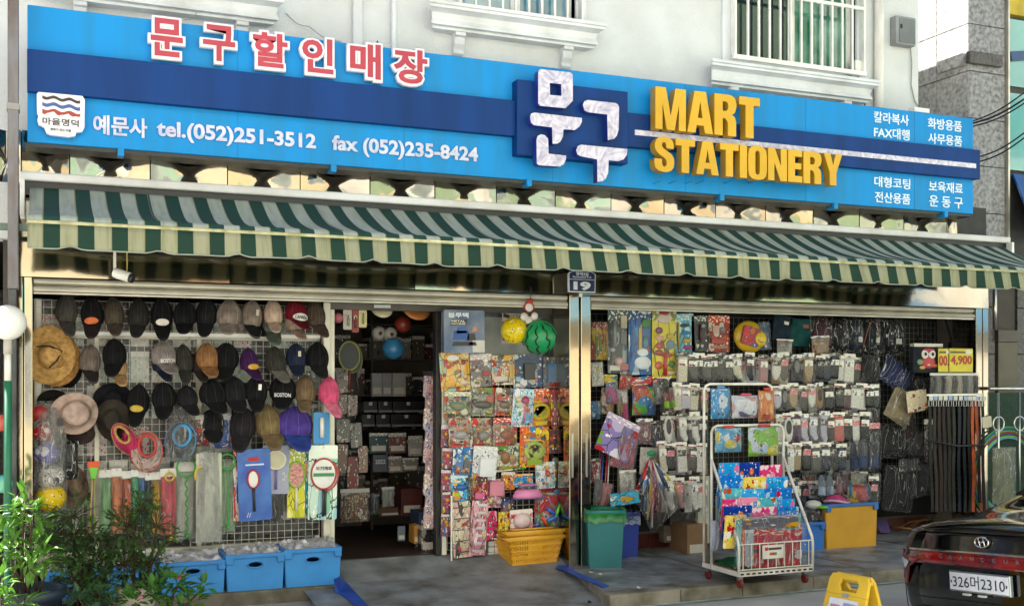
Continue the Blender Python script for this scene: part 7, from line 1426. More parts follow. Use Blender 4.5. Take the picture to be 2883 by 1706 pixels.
bag('toy_bundle', 2384, 1362, 2446, 1426, -.32, 'bundle of red, yellow and blue toys in clear plastic on the tub', 'bag of toys', printed('pk_bundle', ['b5342c', 'cfa52c', '3f84b5', 'd9c04a', '5a4a5a'], 3, 2.4, .7, header=False, lines=False), fold=0, depth=.08, seed=131, hook=False)
p = at(2290, 1420, -.34); r = thing('baseball_cap', 'white and lime green cap on the tub corner', 'cap', p, local=True)
mb = MB(); mb.ball((0, 0, 0), .07, 14, 8, 1.1, .9, .6); part('crown', mb, plain('c9c9c4'), r, smooth=True, local=True); mb = MB(); mb.ball((.06, -.05, -.02), .05, 12, 6, 1.2, 1, .3); part('brim', mb, plain('6fbf3c'), r, smooth=True, local=True)
bag('dark_bundle', 2246, 1425, 2318, 1480, -.30, 'dark maroon bagged clothes in the small blue tub', 'bag of clothes', cloth('3a2a34'), fold=2, depth=.08, seed=132, hook=False)
# broom, shovel
r = thing('hand_shovel', 'purple hand shovel with a wooden handle on the recess floor', 'shovel', gr(2495, 1500, -.11))
a, b = gr(2505, 1482, -.05), gr(2602, 1492, -.05); mb = MB(); mb.tube([a, b], .011, 7); part('handle', mb, plain('a8825a'), r, smooth=True)
mb = MB(); c_ = gr(2478, 1498, -.09); mb.add([c_+Vector((0, 0, .0)), c_+Vector((.12, -.02, -.01)), c_+Vector((.13, .06, .12)), c_+Vector((-.02, .08, .13))], [(0, 1, 2, 3)]); part('blade', mb, plain('5f4a86'), r, thick=.006)
r = thing('straw_broom', 'straw broom head lying behind the purple shovel', 'broom', gr(2560, 1490, -.11)); rs = random.Random(5); mb = MB()
a = gr(2618, 1462, 0)
for i in range(60): e = gr(2500+rs.random()*60, 1455+rs.random()*38, -.1); mb.tube([a+Vector((rs.uniform(-.02, .02), rs.uniform(-.02, .02), 0)), a.lerp(e, .5)+Vector((0, 0, .03)), e], .003, 4)
tag(part('bristles', mb, plain('8a7040'), r), None, kind='stuff')
# ------------------------------------------------------------------ display cart of colouring books
CX0, CX1, CY0, CY1 = 4.64, 5.30, -1.72, -1.24
K = thing('display_cart', 'white wire display cart on castors full of colouring books', 'display cart', (4.97, -1.48, -.11)); KW = mat('cart_enamel', 'dedcd4', .4, 0, .08, 6, c2='c2b9a6')
def zt(py, px, Y): return at(px, py, Y).z
zT1 = zt(1081, 2080, CY1); zT2 = zt(1197, 2085, -1.34)
fx0, fx1 = at(1993, 1100, CY1).x, at(2165, 1100, CY1).x
def arch(x0, x1, y, z0, z1, nm='frame_tube', r_=.011):
    q = .05; mb = MB(); mb.tube([(x0, y, z0), (x0, y, z1-q), (x0+q*.3, y, z1-q*.3), (x0+q, y, z1), (x1-q, y, z1), (x1-q*.3, y, z1-q*.3), (x1, y, z1-q), (x1, y, z0)], r_, 8); part(nm, mb, KW, K, smooth=True)
arch(CX0+.01, CX1-.02, CY1, -.01, zT1); arch(CX0, CX1, -1.36, -.01, zT2)
for x in (CX0, CX1): mb = MB(); mb.tube([(x, -1.36, zt(1290, 2085, -1.36)), (x, CY0+.01, .24), (x, CY0, .20), (x, CY0, -.01)], .011, 8); part('side_rail', mb, KW, K, smooth=True)
for a, b in (((CX0, CY0, 0), (CX1, CY0, 0)), ((CX0, CY1, 0), (CX1, CY1, 0)), ((CX0, CY0, 0), (CX0, CY1, 0)), ((CX1, CY0, 0), (CX1, CY1, 0))):
    mb = MB(); mb.bar(a, b, .012, .035); part('base_angle', mb, KW, K)
a, b = Vector((CX0, CY0-.007, 0)), Vector((CX1, CY0-.007, 0))
for i in range(13): mb = MB(); p = a.lerp(b, (i+.5)/13); mb.box(p.x-.014, p.x+.014, p.y-.002, p.y+.002, -.006, .006); part('slot', mb, BLACKP, K)
for zz in (.215, .03): mb = MB(); mb.tube([(CX0, CY0, zz), (CX1, CY0, zz)], .005, 6); part('front_wire', mb, KW, K)
for i in range(9): x = CX0+(CX1-CX0)*(i+.5)/9; mb = MB(); mb.tube([(x, CY0, .03), (x, CY0, .215)], .004, 6); part('front_wire', mb, KW, K)
for x, y in ((CX0+.03, CY0+.03), (CX1-.05, CY0+.03), (CX0+.03, CY1-.03), (CX1-.05, CY1-.03)):
    mb = MB(); mb.lathe([(.032, -.012), (.036, -.008), (.036, .008), (.032, .012)], 14, Matrix.Translation((x, y, -.074)) @ Matrix.Rotation(R(90), 4, 'Y')); o = part('castor', mb, mat('castor_red', '6a1f1c', .5), K, smooth=False)
    mb = MB(); mb.box(x-.018, x+.018, y-.014, y+.014, -.05, -.018); part('castor_fork', mb, STEELR, o)
mb = MB(); mb.box(CX0+.01, CX1-.01, CY0+.01, CY1-.01, .018, .024); part('floor_sheet', mb, plain('6f5a44'), K)
# little sign on the cart
X0, X1, Z0, Z1 = box_at(2147, 1533, 2206, 1571, CY0-.012); mb = MB(); mb.box(X0, X1, CY0-.014, CY0-.008, Z0, Z1); sg = part('cart_sign', mb, plain('d3d0c6'), K)
mb = MB(); mb.box(X0+.02, X0+.045, CY0-.016, CY0-.0142, Z0+.06, Z0+.085); part('sign_mark', mb, plain('b0282c'), sg); mb = MB(); mb.box(X0+.05, X1-.02, CY0-.016, CY0-.0142, Z0+.064, Z0+.08); part('sign_mark', mb, plain('4a3a38'), sg)
for i, c in enumerate(('c05a2c', 'b0343c', '4a8a3c')): mb = MB(); mb.box(X0+.06+i*.022, X0+.08+i*.022, CY0-.016, CY0-.0142, Z0+.025, Z0+.045); part('sign_mark', mb, plain(c), sg)
# books in stepped rows
BPAL = [['5f9fd4', '7fb8e0', 'd981a0', 'e6e2dc', '5f9fd4'], ['df9ab0', 'e6b5c0', '5f9ad0', 'f0e6e6', 'df9ab0'], ['3f74c0', '5a90d4', 'c94a5a', 'a8cbe6', '3f74c0'], ['2c3f8a', '3a55a8', 'd9702c', 'c9c4e0', '2c3f8a'], ['66a8b5', '86c0c9', 'e0d8b8', 'b0553c', '66a8b5'], ['e0c878', 'efe2b8', '3a6fa8', 'b5343c', 'efe8d4'], ['d0688a', 'e6ccd4', 'e0a0b4', 'f0d8dc', 'd0688a'], ['6fb0e4', '9fcfee', 'b5e0f0', 'd06a8a', '6fb0e4']]
rowspec = [(1303, 2016, 2196), (1338, 2020, 2212), (1372, 2022, 2222), (1400, 2026, 2232), (1424, 2030, 2240), (1450, 2034, 2248)]
nb_ = 0; rs = random.Random(9)
for ri, (yt, xl, xr) in enumerate(rowspec):
    Y = -1.37-.055*ri; n = (3, 3, 3, 4, 3, 3)[ri]; cuts = sorted([0]+[((i+1)+rs.uniform(-.2, .2))/n for i in range(n-1)]+[1])
    for i in range(n):
        x0 = xl+(xr-xl)*cuts[i]; x1 = xl+(xr-xl)*cuts[i+1]-1; pal = BPAL[(nb_*3+ri) % 8]
        r, w_, h = card('colouring_book', x0, yt+rs.uniform(-4, 4), x1, yt+92, Y-.006*i, '%s colouring book from the left in the %s row of the cart' % (ORD[i], ('top', 'second', 'third', 'fourth', 'fifth', 'sixth')[ri]), 'book', printed('bk%d' % (nb_ % 12), pal, nb_, 5.0, .5, header=False, lines=False), hook=False, thick=.006, group='colouring books on the cart', rot=rs.uniform(-1, 1))
        r.rotation_euler[0] = R(8); nb_ += 1
for i, (x0, y0, x1, y1, pal, lb) in enumerate(((2118, 1483, 2256, 1592, ['b5474c', 'c95f5a', '3a3238', 'c9703a', 'd9d0cc', '2f5f8a'], 'large red printed book at the front of the cart'), (2072, 1462, 2098, 1592, ['2f8a96', '3fa0a8', '8fc4c9'], 'teal book standing at the left front of the cart'), (2086, 1480, 2098, 1592, ['c0542c', 'd0703a'], 'orange book standing at the left front of the cart'), (2096, 1482, 2120, 1592, ['a8b0ba', 'c4cad2', '8a929c'], 'grey binder standing at the left front of the cart'), (2090, 1452, 2246, 1486, ['55505a', '6f6a74', 'b58a3c', '3a3640'], 'dark printed set lying above the red book'))):
    card('colouring_book', x0, y0, x1, y1, -1.675-.004*i, lb, 'book', printed('bkf%d' % i, pal, i, 2.4, .5, lines=False), hook=False, thick=.008)
mb = MB(); X0, X1, Z0, Z1 = box_at(2066, 1440, 2270, 1592, -1.70); mb.grid(lambda u, v: (X0+(X1-X0)*u, -1.70+.008*noise.noise(Vector((u*4, v*4, 0))), Z0+(Z1-Z0)*v), 10, 8); part('clear_pocket', mb, FILM, K, smooth=True)
for i, (x0, y0, x1, y1, Y, pal, lb, hc) in enumerate(((2010, 1203, 2090, 1274, -1.40, ['6fa8c9', 'd9d2e0', 'b5383c', 'cfc04a', 'a8c9dc'], 'pale blue square toy cushion pack on the cart', 'c23a2c'), (2103, 1200, 2195, 1284, -1.41, ['86b54a', 'b5cfe0', 'b5383c', 'cfd9e6', 'd9c84a'], 'lime green square toy cushion pack on the cart', 'b5283c'),
        (1999, 1092, 2056, 1180, -1.27, ['5f9fd0', 'cfe0ea', '3a6fa8', 'd9e0e6'], 'light blue activity pack at the top of the cart', '3f84b5'), (2057, 1112, 2138, 1178, -1.28, ['d6d8e0', 'd6d8e0', '5a5a7a', '8fb5d9', 'd0a8b0'], 'white activity pack with blue drawings at the top of the cart', 'b54a5a'), (2133, 1098, 2182, 1188, -1.29, ['d9843a', 'e0b06a', 'b5402c', 'd9d0c0'], 'orange activity pack at the top of the cart', 'b52f2c'))):
    r, w_, h = bag('activity_pack', x0, y0, x1, y1, Y, lb, 'activity pack', printed('act%d' % i, pal, i+3, 2.2, .5, header=False, lines=False), depth=.035, fold=0, seed=140+i, hook=False, header=None)
    mb = MB(); mb.box(-w_*.18, w_*.18, -.02, .0, h*.985, h*1.08); part('carry_handle', mb, plain(hc), r, local=True, bevel=.006)
bag('carrier_bag', 1998, 1462, 2036, 1552, -1.45, 'pale blue carrier bag hanging at the side of the cart', 'carrier bag', mat('carrier', 'b5bccb', .5, 0, .15, 10, .6, 30, stretch=(3, 1, .4)), taper=.75, seed=151, hook=False)
r = thing('green_cloth', 'folded dark green cloth on the cart floor', 'cloth', (4.86, -1.48, .03)); mb = MB(); mb.grid(lambda u, v: (4.68+.30*u, -1.68+.36*v, .03+.05*math.sin(math.pi*u)**.4*math.sin(math.pi*v)**.4+.012*noise.noise(Vector((u*6, v*6, 2)))), 14, 14); part('cloth', mb, cloth('1c5a34'), r, smooth=True); mb = MB(); mb.box(4.69, 4.97, -1.66, -1.33, .026, .045); part('fold', mb, cloth('1c5a34'), r)
shelfbox(2018, 1395, 2050, 1530, -1.30, .02, plain('a8a59c'), 'pale folder standing at the back of the cart', 'folder', 'folder'); shelfbox(2032, 1420, 2060, 1520, -1.38, .02, plain('5f9ac0'), 'blue folder standing inside the cart', 'folder', 'folder')

# ------------------------------------------------------------------ left edge: pole, globe lamp, bar
mb = MB(); a, b = at(22, 400, -.75).x, at(53, 400, -.75).x; PL = thing('steel_post', 'tall weathered grey steel post at the left end of the signboard', 'post', (a, -.75, -.2))
mb.box(a, b, -.80, -.70, 2.0, 6.2); part('upper_tube', mb, mat('weathered_steel', '6d6c70', .5, .4, .3, 5, .2, 30, c2='5a4840', stretch=(2, 2, .6)), PL, bevel=.006)
mb = MB(); mb.box(a+.004, b-.012, -.795, -.705, -.2, 1.999); part('lower_tube', mb, mat('dark_post', '4a4c4c', .6, .2, .3, 6, .2, 30), PL, bevel=.006)
z = Z(40, 305, -.75); mb = MB(); mb.box(a-.006, b+.006, -.806, -.694, z-.02, z+.02); part('collar', mb, plain('8a8886'), PL)
z = Z(40, 633, -.75); mb = MB(); mb.box(-.6, -.10, -.74, -.68, z-.03, z+.01); part('cross_bar', mb, mat('bar_green', '5f7468', .5), PL)
gc = at(22, 908, -1.3); GLb = thing('globe_lamp', 'white globe lamp on a white and green pole at the left edge', 'lamp', (gc.x, -1.3, -.2)); gr_r = at(76, 908, -1.3).x-gc.x
mb = MB(); mb.ball(gc, gr_r, 28, 18); part('globe', mb, mat('opal_globe', 'dcdad4', .35, 0, .05, 2), GLb, smooth=True)
zA = Z(22, 968, -1.3); zB = Z(22, 1072, -1.3)
mb = MB(); mb.tube([(gc.x, -1.3, gc.z-gr_r*.9), (gc.x, -1.3, zA-.06)], .024, 10); part('socket', mb, plain('a8a29a'), GLb, smooth=True)
mb = MB(); mb.tube([(gc.x, -1.3, zA-.05), (gc.x, -1.3, zB)], .019, 10); part('pole', mb, plain('d6d4cc'), GLb, smooth=True); mb = MB(); mb.tube([(gc.x, -1.3, zB), (gc.x, -1.3, -.2)], .021, 10); part('pole', mb, plain('1c6a4a'), GLb, smooth=True)
# ------------------------------------------------------------------ fence, hoops, trousers at the right end
FN = thing('metal_railing', 'silver metal railing with ring ornaments beside the shop', 'railing', (8.9, -.55, -.2)); fz = Z(2830, 1096, -.55)
mb = MB(); mb.tube([at(2786, 1094, -.55), at(2960, 1094, -.55)], .018, 8); part('top_rail', mb, STEELR, FN, smooth=True)
for i, px in enumerate((2811, 2870, 2925)):
    p = at(px, 1105, -.55); mb = MB(); mb.tube([(p.x, -.55, -.11), (p.x, -.55, fz-.03)], .011, 8); part('baluster', mb, STEELR, FN, smooth=True)
    mb = MB(); mb.tube([(p.x+.07*math.cos(t*.3927), -.55, p.z-.30+.07*math.sin(t*.3927)) for t in range(16)], .008, 6, closed=True); part('ring', mb, STEELR, FN, smooth=True)
mb = MB(); mb.box(8.5, 10.5, -.22, -.21, -.2, fz-.04); tag(mb.build('green_screen', mat('green_mesh', '1f3a2c', .8, 0, .3, 40)), 'dark green mesh screen behind the railing', 'screen')
hc_ = at(2834, 1338, -.38)
for i, c in enumerate(('2f9a4a', '2f4fb0', '5fb03a', 'a83a34', '3a3f8a', '86c43a', '5fb5d9')):
    r_ = .475-.018*i; h_ = thing('hula_hoop', ('outermost green', 'blue', 'grass green', 'red', 'violet blue', 'lime green', 'innermost pale blue')[i]+' hula hoop hanging beside the belts', 'hula hoop', (hc_.x+.02*i, -.40+.014*i, hc_.z-.46), group='hula hoops beside the belts')
    mb = MB(); mb.tube([(hc_.x+.015*i+r_*math.cos(t*.157), -.40+.014*i, hc_.z+r_*math.sin(t*.157)) for t in range(40)], .0095, 7, closed=True); part('tube', mb, plain(c, .3), h_, smooth=True)
    mb = MB(); mb.tube([(hc_.x+.015*i+r_*math.cos(t), -.40+.014*i, hc_.z+r_*math.sin(t)) for t in (1.9, 1.93, 1.96)], .011, 7); part('joint_tape', mb, plain('d0cfc8'), h_)
r, w_, h = bag('work_trousers', 2792, 1258, 2858, 1420, -.66, 'mossy green work trousers hanging on the railing', 'trousers', mat('moss_cloth', '6f7440', .9, 0, .35, 9, .4, 60, c2='4a5a34'), seed=161, depth=.03, fold=2, film_m=film('film_thin', .95))
r, w_, h = card('price_tag', 2766, 1172, 2792, 1203, -.45, 'small cream price list hanging beside the belts', 'price list', plain('cfc8b0'), rot=-6)
mb = MB(); mb.tube([at(2776, 1172, -.46), at(2800, 1166, -.6)], .006, 5); part('hanger', mb, STEELR, r, local=False) if False else None

# ------------------------------------------------------------------ potted plants
def leaf(mb, p, d, ln, wd, up, bend=.3):
    d = d.normalized(); s = d.cross(up)
    if s.length < .05: s = d.cross(Vector((1, 0, 0)))
    s.normalize(); n = s.cross(d)
    pts = [p, p+d*ln*.35+s*wd*.5+n*ln*.06, p+d*ln*.7+s*wd*.38-n*ln*bend*.25, p+d*ln-n*ln*bend*.6, p+d*ln*.7-s*wd*.38-n*ln*bend*.25, p+d*ln*.35-s*wd*.5+n*ln*.06, p+d*ln*.5-n*ln*.05]
    mb.add(pts, [(0, 1, 6), (1, 2, 6), (2, 3, 6), (3, 4, 6), (4, 5, 6), (5, 0, 6)])
def leafmat(name, c, c2, trans=.35):
    m = mat(name, c, .45, 0, .2, 9, c2=c2); t = m.node_tree
    p = t.nodes['Principled BSDF']; tl = t.nodes.new('ShaderNodeBsdfTranslucent'); ms = t.nodes.new('ShaderNodeMixShader'); ms.inputs[0].default_value = trans
    src = p.inputs['Base Color'].links[0].from_socket; t.links.new(src, tl.inputs[0]); out = [n for n in t.nodes if n.type == 'OUTPUT_MATERIAL'][0]
    t.links.new(p.outputs[0], ms.inputs[1]); t.links.new(tl.outputs[0], ms.inputs[2]); t.links.new(ms.outputs[0], out.inputs[0]); return m
LM1 = leafmat('leaf_bright', '5a8a26', '35601a', .3); LM2 = leafmat('leaf_dark', '4a6e36', '2a4a22', .25); LM3 = leafmat('leaf_mid', '4a7a2c', '2f5a20', .25)
def pot(base, rt, rb, h, m_, soil=True, parent=None, ribs=False):
    prof = [(rb*.2, 0), (rb, 0), (rb+(rt-rb)*.9, h*.86)]
    if ribs: prof = [(rb*.2, 0), (rb, 0)]+[(rb+(rt-rb)*k/12+(.006 if k % 3 == 0 else 0), h*.86*k/12) for k in range(1, 13)]
    prof += [(rt*1.08, h*.87), (rt*1.10, h*.93), (rt*1.08, h), (rt*.98, h), (rt*.92, h*.8)]
    mb = MB(); mb.lathe(prof, 28, Matrix.Translation(base), cap=False); part('pot', mb, m_, parent, smooth=True)
    mb = MB(); mb.lathe([(.001, h*.84), (rt*.94, h*.82)], 20, Matrix.Translation(base), cap=False); part('soil', mb, mat('soil', '2a221b', .95, 0, .3, 30, .6, 60), parent)
def plant(label, name, base, h, rt, potm, clusters, lm, leaves, ln, wd, seed, stems=True, droop=.3, ph=.3, ribs=False, flowers=None):
    """clusters: world centre, radius, count"""
    rs = random.Random(seed); T = thing(name, label, 'potted plant', base); base = Vector(base)
    pot(base, rt, rt*.72, ph, potm, True, T, ribs); mb = MB(); st = MB()
    for c, rad, n in clusters:
        c = Vector(c); s0 = base+Vector((rs.uniform(-.3, .3)*rt, rs.uniform(-.3, .3)*rt, ph*.85)); mid = s0.lerp(c, .5)+Vector((rs.uniform(-.03, .03), rs.uniform(-.03, .03), .03)); st.tube([s0, mid, c], [.009, .007, .004], 6)
        for i in range(max(8, int(n*.95))):
            d = Vector((rs.gauss(0, 1), rs.gauss(0, 1), rs.gauss(.25, .8))).normalized(); o = c+Vector((d.x*rad, d.y*rad, d.z*rad*.9))*rs.random()**.5
            k = rs.uniform(.65, 1.2)
            if leaves == 'lance': leaf(mb, o, (d+Vector((0, 0, .1))), ln*k, wd*k, Vector((0, 0, 1)), droop)
            else:
                tw = o+d*ln*1.4; st.tube([c, o, tw], [.003, .002, .001], 4, caps=False)
                for q in range(5):
                    s = tw.lerp(o, q*.2); dd = (d+Vector((rs.gauss(0, .7), rs.gauss(0, .7), rs.gauss(0, .5)))).normalized(); leaf(mb, s, dd, ln*k*rs.uniform(.6, 1), wd*k, Vector((0, 0, 1)), droop)
    tag(part('foliage', mb, lm, T), None, kind='stuff'); tag(part('stem', st, mat('bark_stem', '4a3a28', .9), T, smooth=True), None)
    if flowers:
        for fx, fy, fY, c in flowers:
            p = at(fx, fy, fY); f = MB()
            for k in range(5): a = k*1.2566; leaf(f, p, Vector((math.cos(a), -.4, math.sin(a))), .02, .014, Vector((0, -1, 0)), .1)
            part('flower', f, plain(c, .5), T)
    return T
W = lambda x, y, Y: at(x, y, Y)
pb = W(80, 1660, -1.6); plant('sunlit lance-leaved shrub in a wide dark blue pot at the left corner', 'potted_shrub', (pb.x, -1.55, -.2), 1, .19, mat('navy_pot', '1c2834', .4, 0, .1, 4),
    [(W(70, 1428, -1.6), .10, 34), (W(25, 1450, -1.6), .09, 24), (W(88, 1465, -1.65), .10, 30), (W(20, 1500, -1.6), .07, 16), (W(95, 1550, -1.65), .10, 30), (W(120, 1575, -1.7), .07, 20), (W(85, 1600, -1.75), .08, 22), (W(45, 1545, -1.5), .06, 20), (W(5, 1560, -1.7), .05, 20), (W(65, 1700, -1.9), .05, 20)], LM1, 'lance', .095, .032, 3, ph=.42, droop=.45)
p2 = W(240, 1690, -1.2); plant('dark green heavenly bamboo bush in a black pot', 'potted_bush', (p2.x, -1.15, -.2), 1, .15, mat('black_pot', '221f1e', .5),
    [(W(150, 1530, -1.15), .11, 40), (W(210, 1500, -1.15), .12, 46), (W(270, 1520, -1.15), .11, 40), (W(180, 1580, -1.2), .12, 46), (W(250, 1590, -1.2), .12, 46), (W(300, 1570, -1.15), .10, 50), (W(230, 1640, -1.25), .12, 60), (W(290, 1640, -1.25), .08, 40), (W(200, 1455, -1.1), .09, 30), (W(110, 1480, -1.1), .07, 25), (W(275, 1680, -1.35), .08, 40)], LM2, 'twig', .05, .022, 5, ph=.22)
p3 = W(385, 1706, -1.25); plant('slender heavenly bamboo in a ribbed cream pot', 'potted_bamboo', (p3.x, -1.2, -.2), 1, .115, mat('cream_pot', 'b9b2a0', .7, 0, .1, 4), 
    [(W(355, 1480, -1.2), .09, 38), (W(400, 1440, -1.2), .09, 40), (W(440, 1480, -1.2), .08, 30), (W(380, 1510, -1.2), .10, 34), (W(350, 1590, -1.25), .10, 50), (W(410, 1590, -1.25), .10, 60), (W(430, 1630, -1.3), .08, 40), (W(470, 1510, -1.2), .05, 14)], LM2, 'twig', .052, .018, 7, ph=.33, ribs=True)
p4 = W(470, 1790, -1.7); plant('leafy green plant with pink buds at the bottom edge', 'potted_plant', (p4.x, -1.65, -.2), 1, .16, mat('brown_pot', '4a342a', .6),
    [(W(430, 1675, -1.6), .10, 55), (W(490, 1660, -1.6), .10, 60), (W(540, 1690, -1.65), .08, 40), (W(380, 1695, -1.65), .07, 35), (W(505, 1640, -1.6), .06, 25), (W(575, 1650, -1.55), .04, 10)], LM3, 'lance', .075, .034, 11, ph=.15, flowers=((505, 1625, -1.6, 'b53a6a'), (515, 1622, -1.6, 'c06a8a'), (395, 1680, -1.65, 'b56a8a')))
p5 = W(280, 1790, -1.7); plant('low grey green plant in front of the black pot', 'potted_plant', (p5.x, -1.6, -.2), 1, .12, mat('brown_pot', '4a342a', .6),
    [(W(225, 1690, -1.6), .06, 30), (W(280, 1680, -1.6), .07, 40), (W(310, 1700, -1.6), .05, 25)], leafmat('leaf_grey', '3f5f3c', '2c4a2c', .2), 'lance', .07, .028, 13, ph=.12)
p6 = W(-10, 1780, -1.9); plant('small sunlit plant cut by the left edge of the picture', 'potted_plant', (p6.x, -1.9, -.2), 1, .12, mat('brown_pot', '4a342a', .6),
    [(W(0, 1640, -1.9), .06, 30), (W(5, 1690, -1.9), .06, 30)], LM1, 'lance', .08, .026, 17, ph=.15)

# ------------------------------------------------------------------ yellow A-board
AB = thing('floor_sign', 'yellow folding plastic floor sign with a stuck-on paper notice', 'floor sign', (0, 0, 0))
YP = mat('sign_plastic', 'd6b02c', .45, 0, .1, 4, c2='bf9a22'); dW = Vector((.203, -.979, 0)); dN = Vector((.979, .203, 0))
tl = at(2346, 1609, -3.38); tl.z = tl.z; wA = .27; hA = tl.z+.2
org[AB.name] = Vector(tl); AB.location = tl
def apanel(sgn, nm):
    top = tl+dN*.012*sgn; q = lambda u, v: top+dW*(wA*(u*(1+.16*v)-.08*v))+Vector((0, 0, -hA*v))+dN*(sgn*.17*v)
    o = [q(.06, 0), q(.94, 0), q(1, .06), q(1, 1), q(0, 1), q(0, .06)]; hole = [q(.32, .05), q(.70, .05), q(.76, .09), q(.72, .17), q(.34, .17), (q(.28, .11))]
    # ring of quads round the grip hole
    mb = MB(); outer = [q(.06, 0), q(.94, 0), q(1, .06), q(1, .21), q(0, .21), q(0, .06)]
    mb.add(outer+hole, [(0, 1, 7, 6), (1, 2, 8, 7), (2, 3, 9, 8), (3, 4, 10, 9), (4, 5, 11, 10), (5, 0, 6, 11)]); mb.add([q(0, .21), q(1, .21), q(1, 1), q(0, 1)], [(0, 1, 2, 3)]); part(nm, mb, YP, AB, thick=.022, bevel=.004); return q
qf = apanel(-1, 'front_panel'); apanel(1, 'rear_panel')
mb = MB(); mb.tube([tl+dW*.0+Vector((0, 0, -.03)), tl+dW*wA+Vector((0, 0, -.03))], .012, 8); part('hinge', mb, YP, AB, smooth=True)
off = dN*-.016
mb = MB(); mb.add([qf(.14, .245)+off, qf(.84, .245)+off, qf(.84, .8)+off, qf(.14, .8)+off], [(0, 1, 2, 3)]); pn = part('paper_notice', mb, plain('d3d2da'), AB); 
for u0, u1, v0, v1, c in ((.20, .42, .31, .42, 'a87aa0'), (.50, .78, .28, .40, '8a8ac0'), (.24, .74, .46, .56, 'c0a8c4')):
    mb = MB(); o2 = dN*-.018; mb.add([qf(u0, v0)+o2, qf(u1, v0)+o2, qf(u1, v1)+o2, qf(u0, v1)+o2], [(0, 1, 2, 3)]); part('print_block', mb, plain(c), pn)
mb = MB(); mb.add([qf(.42, .185)+off, qf(.58, .185)+off, qf(.58, .225)+off, qf(.42, .225)+off], [(0, 1, 2, 3)]); part('label', mb, plain('8f9096'), AB)

# ------------------------------------------------------------------ parked car
CAR = thing('parked_car', 'black sedan parked at the right with its rear towards the viewer', 'car', (0, 0, 0), local=True)
PAINT = mat('black_car_paint', '08080a', .12, .0, .1, 2, coat=1)
SECT = [(-.01, [(.70, .32), (.79, .42), (.81, .62), (.80, .80), (.76, .95), (.55, .985), (0, 1.0)]),
        (.0, [(.72, .30), (.82, .42), (.84, .62), (.83, .81), (.785, .965), (.55, 1.0), (0, 1.015)]), (.05, [(.74, .27), (.86, .41), (.885, .62), (.875, .83), (.81, .99), (.56, 1.025), (0, 1.04)]), (.16, [(.76, .25), (.89, .40), (.92, .62), (.91, .85), (.83, 1.01), (.56, 1.05), (0, 1.065)]),
        (.60, [(.77, .24), (.90, .40), (.93, .62), (.925, .88), (.82, 1.03), (.58, 1.085), (0, 1.10)]), (.74, [(.77, .24), (.90, .40), (.93, .62), (.925, .89), (.81, 1.07), (.62, 1.17), (0, 1.18)]),
        (1.45, [(.77, .22), (.90, .38), (.93, .62), (.925, .90), (.79, 1.13), (.62, 1.44), (0, 1.49)]), (2.2, [(.77, .2), (.90, .36), (.93, .6), (.925, .9), (.78, 1.1), (.62, 1.50), (0, 1.54)]),
        (3.0, [(.77, .2), (.90, .36), (.93, .6), (.92, .88), (.77, 1.05), (.58, 1.38), (0, 1.42)]), (3.75, [(.77, .2), (.9, .36), (.92, .58), (.91, .84), (.78, .96), (.6, 1.02), (0, 1.04)]),
        (4.5, [(.74, .2), (.86, .34), (.89, .54), (.86, .72), (.74, .84), (.5, .88), (0, .9)]), (4.85, [(.5, .25), (.64, .34), (.68, .5), (.64, .64), (.5, .72), (.3, .75), (0, .76)])]
def ring(s):
    x, p = s; return [(x, y, z) for y, z in p]+[(x, -y, z) for y, z in p[-2::-1]]
mb = MB(); n = 13; vs = [v for s in SECT for v in ring(s)]
mb.add(vs, [(i*n+j, i*n+j+1, (i+1)*n+j+1, (i+1)*n+j) for i in range(len(SECT)-1) for j in range(n-1)]+[tuple(range(n))[::-1], tuple((len(SECT)-1)*n+k for k in range(n))]+[(i*n, (i+1)*n, (i+1)*n+n-1, i*n+n-1) for i in range(len(SECT)-1)])
body = part('body', mb, PAINT, CAR, smooth=True, local=True); sb = body.modifiers.new('sub', 'SUBSURF'); sb.levels = 2; sb.render_levels = 2
def rearx(y, z): return -.045+.15*(abs(y)/.9)**4.5+max(0, (z-.78))*.14+max(0, .5-z)*.12   # shape of the rear fascia
def strip(y0, y1, zf0, zf1, off, nm, m_, par=CAR, ny=24, nz=3):
    g = MB(); g.grid(lambda u, v: (rearx(y0+(y1-y0)*u, zf0(u)+(zf1(u)-zf0(u))*v)-off, y0+(y1-y0)*u, zf0(u)+(zf1(u)-zf0(u))*v), ny, nz); return part(nm, g, m_, par, smooth=True, local=True, thick=.01)
strip(-.86, .86, lambda u: .33, lambda u: .985-.05*abs(u*2-1)**3, .0, 'rear_fascia', PAINT, ny=40, nz=16)
REDL = mat('tail_light_red', '7a0c10', .08, 0, .3, 6, coat=1, c2='3a0508')
strip(-.875, .875, lambda u: .748-.05*max(0, abs(u*2-1)-.6)*1.5, lambda u: .837-.015*abs(u*2-1)**2, .030, 'tail_light_bar', REDL, ny=40)
for s in (-1, 1):
    g = MB(); pts = [(.60, .77), (.885, .80), (.885, .66), (.86, .56), (.80, .58), (.74, .70)]
    g.add([(rearx(y, z)-.055, s*y, z) for y, z in pts], [(0, 1, 2, 3, 4, 5) if s < 0 else (5, 4, 3, 2, 1, 0)]); part('tail_light', g, REDL, CAR, local=True, thick=.012)
    g = MB(); pts = [(.72, .745), (.875, .765), (.875, .70), (.80, .69)]; g.add([(rearx(y, z)-.068, s*y, z) for y, z in pts], [(0, 1, 2, 3) if s < 0 else (3, 2, 1, 0)]); part('reversing_light', g, mat('clear_lens', 'c9cfd6', .1, 0, .1, coat=1), CAR, local=True, thick=.006)
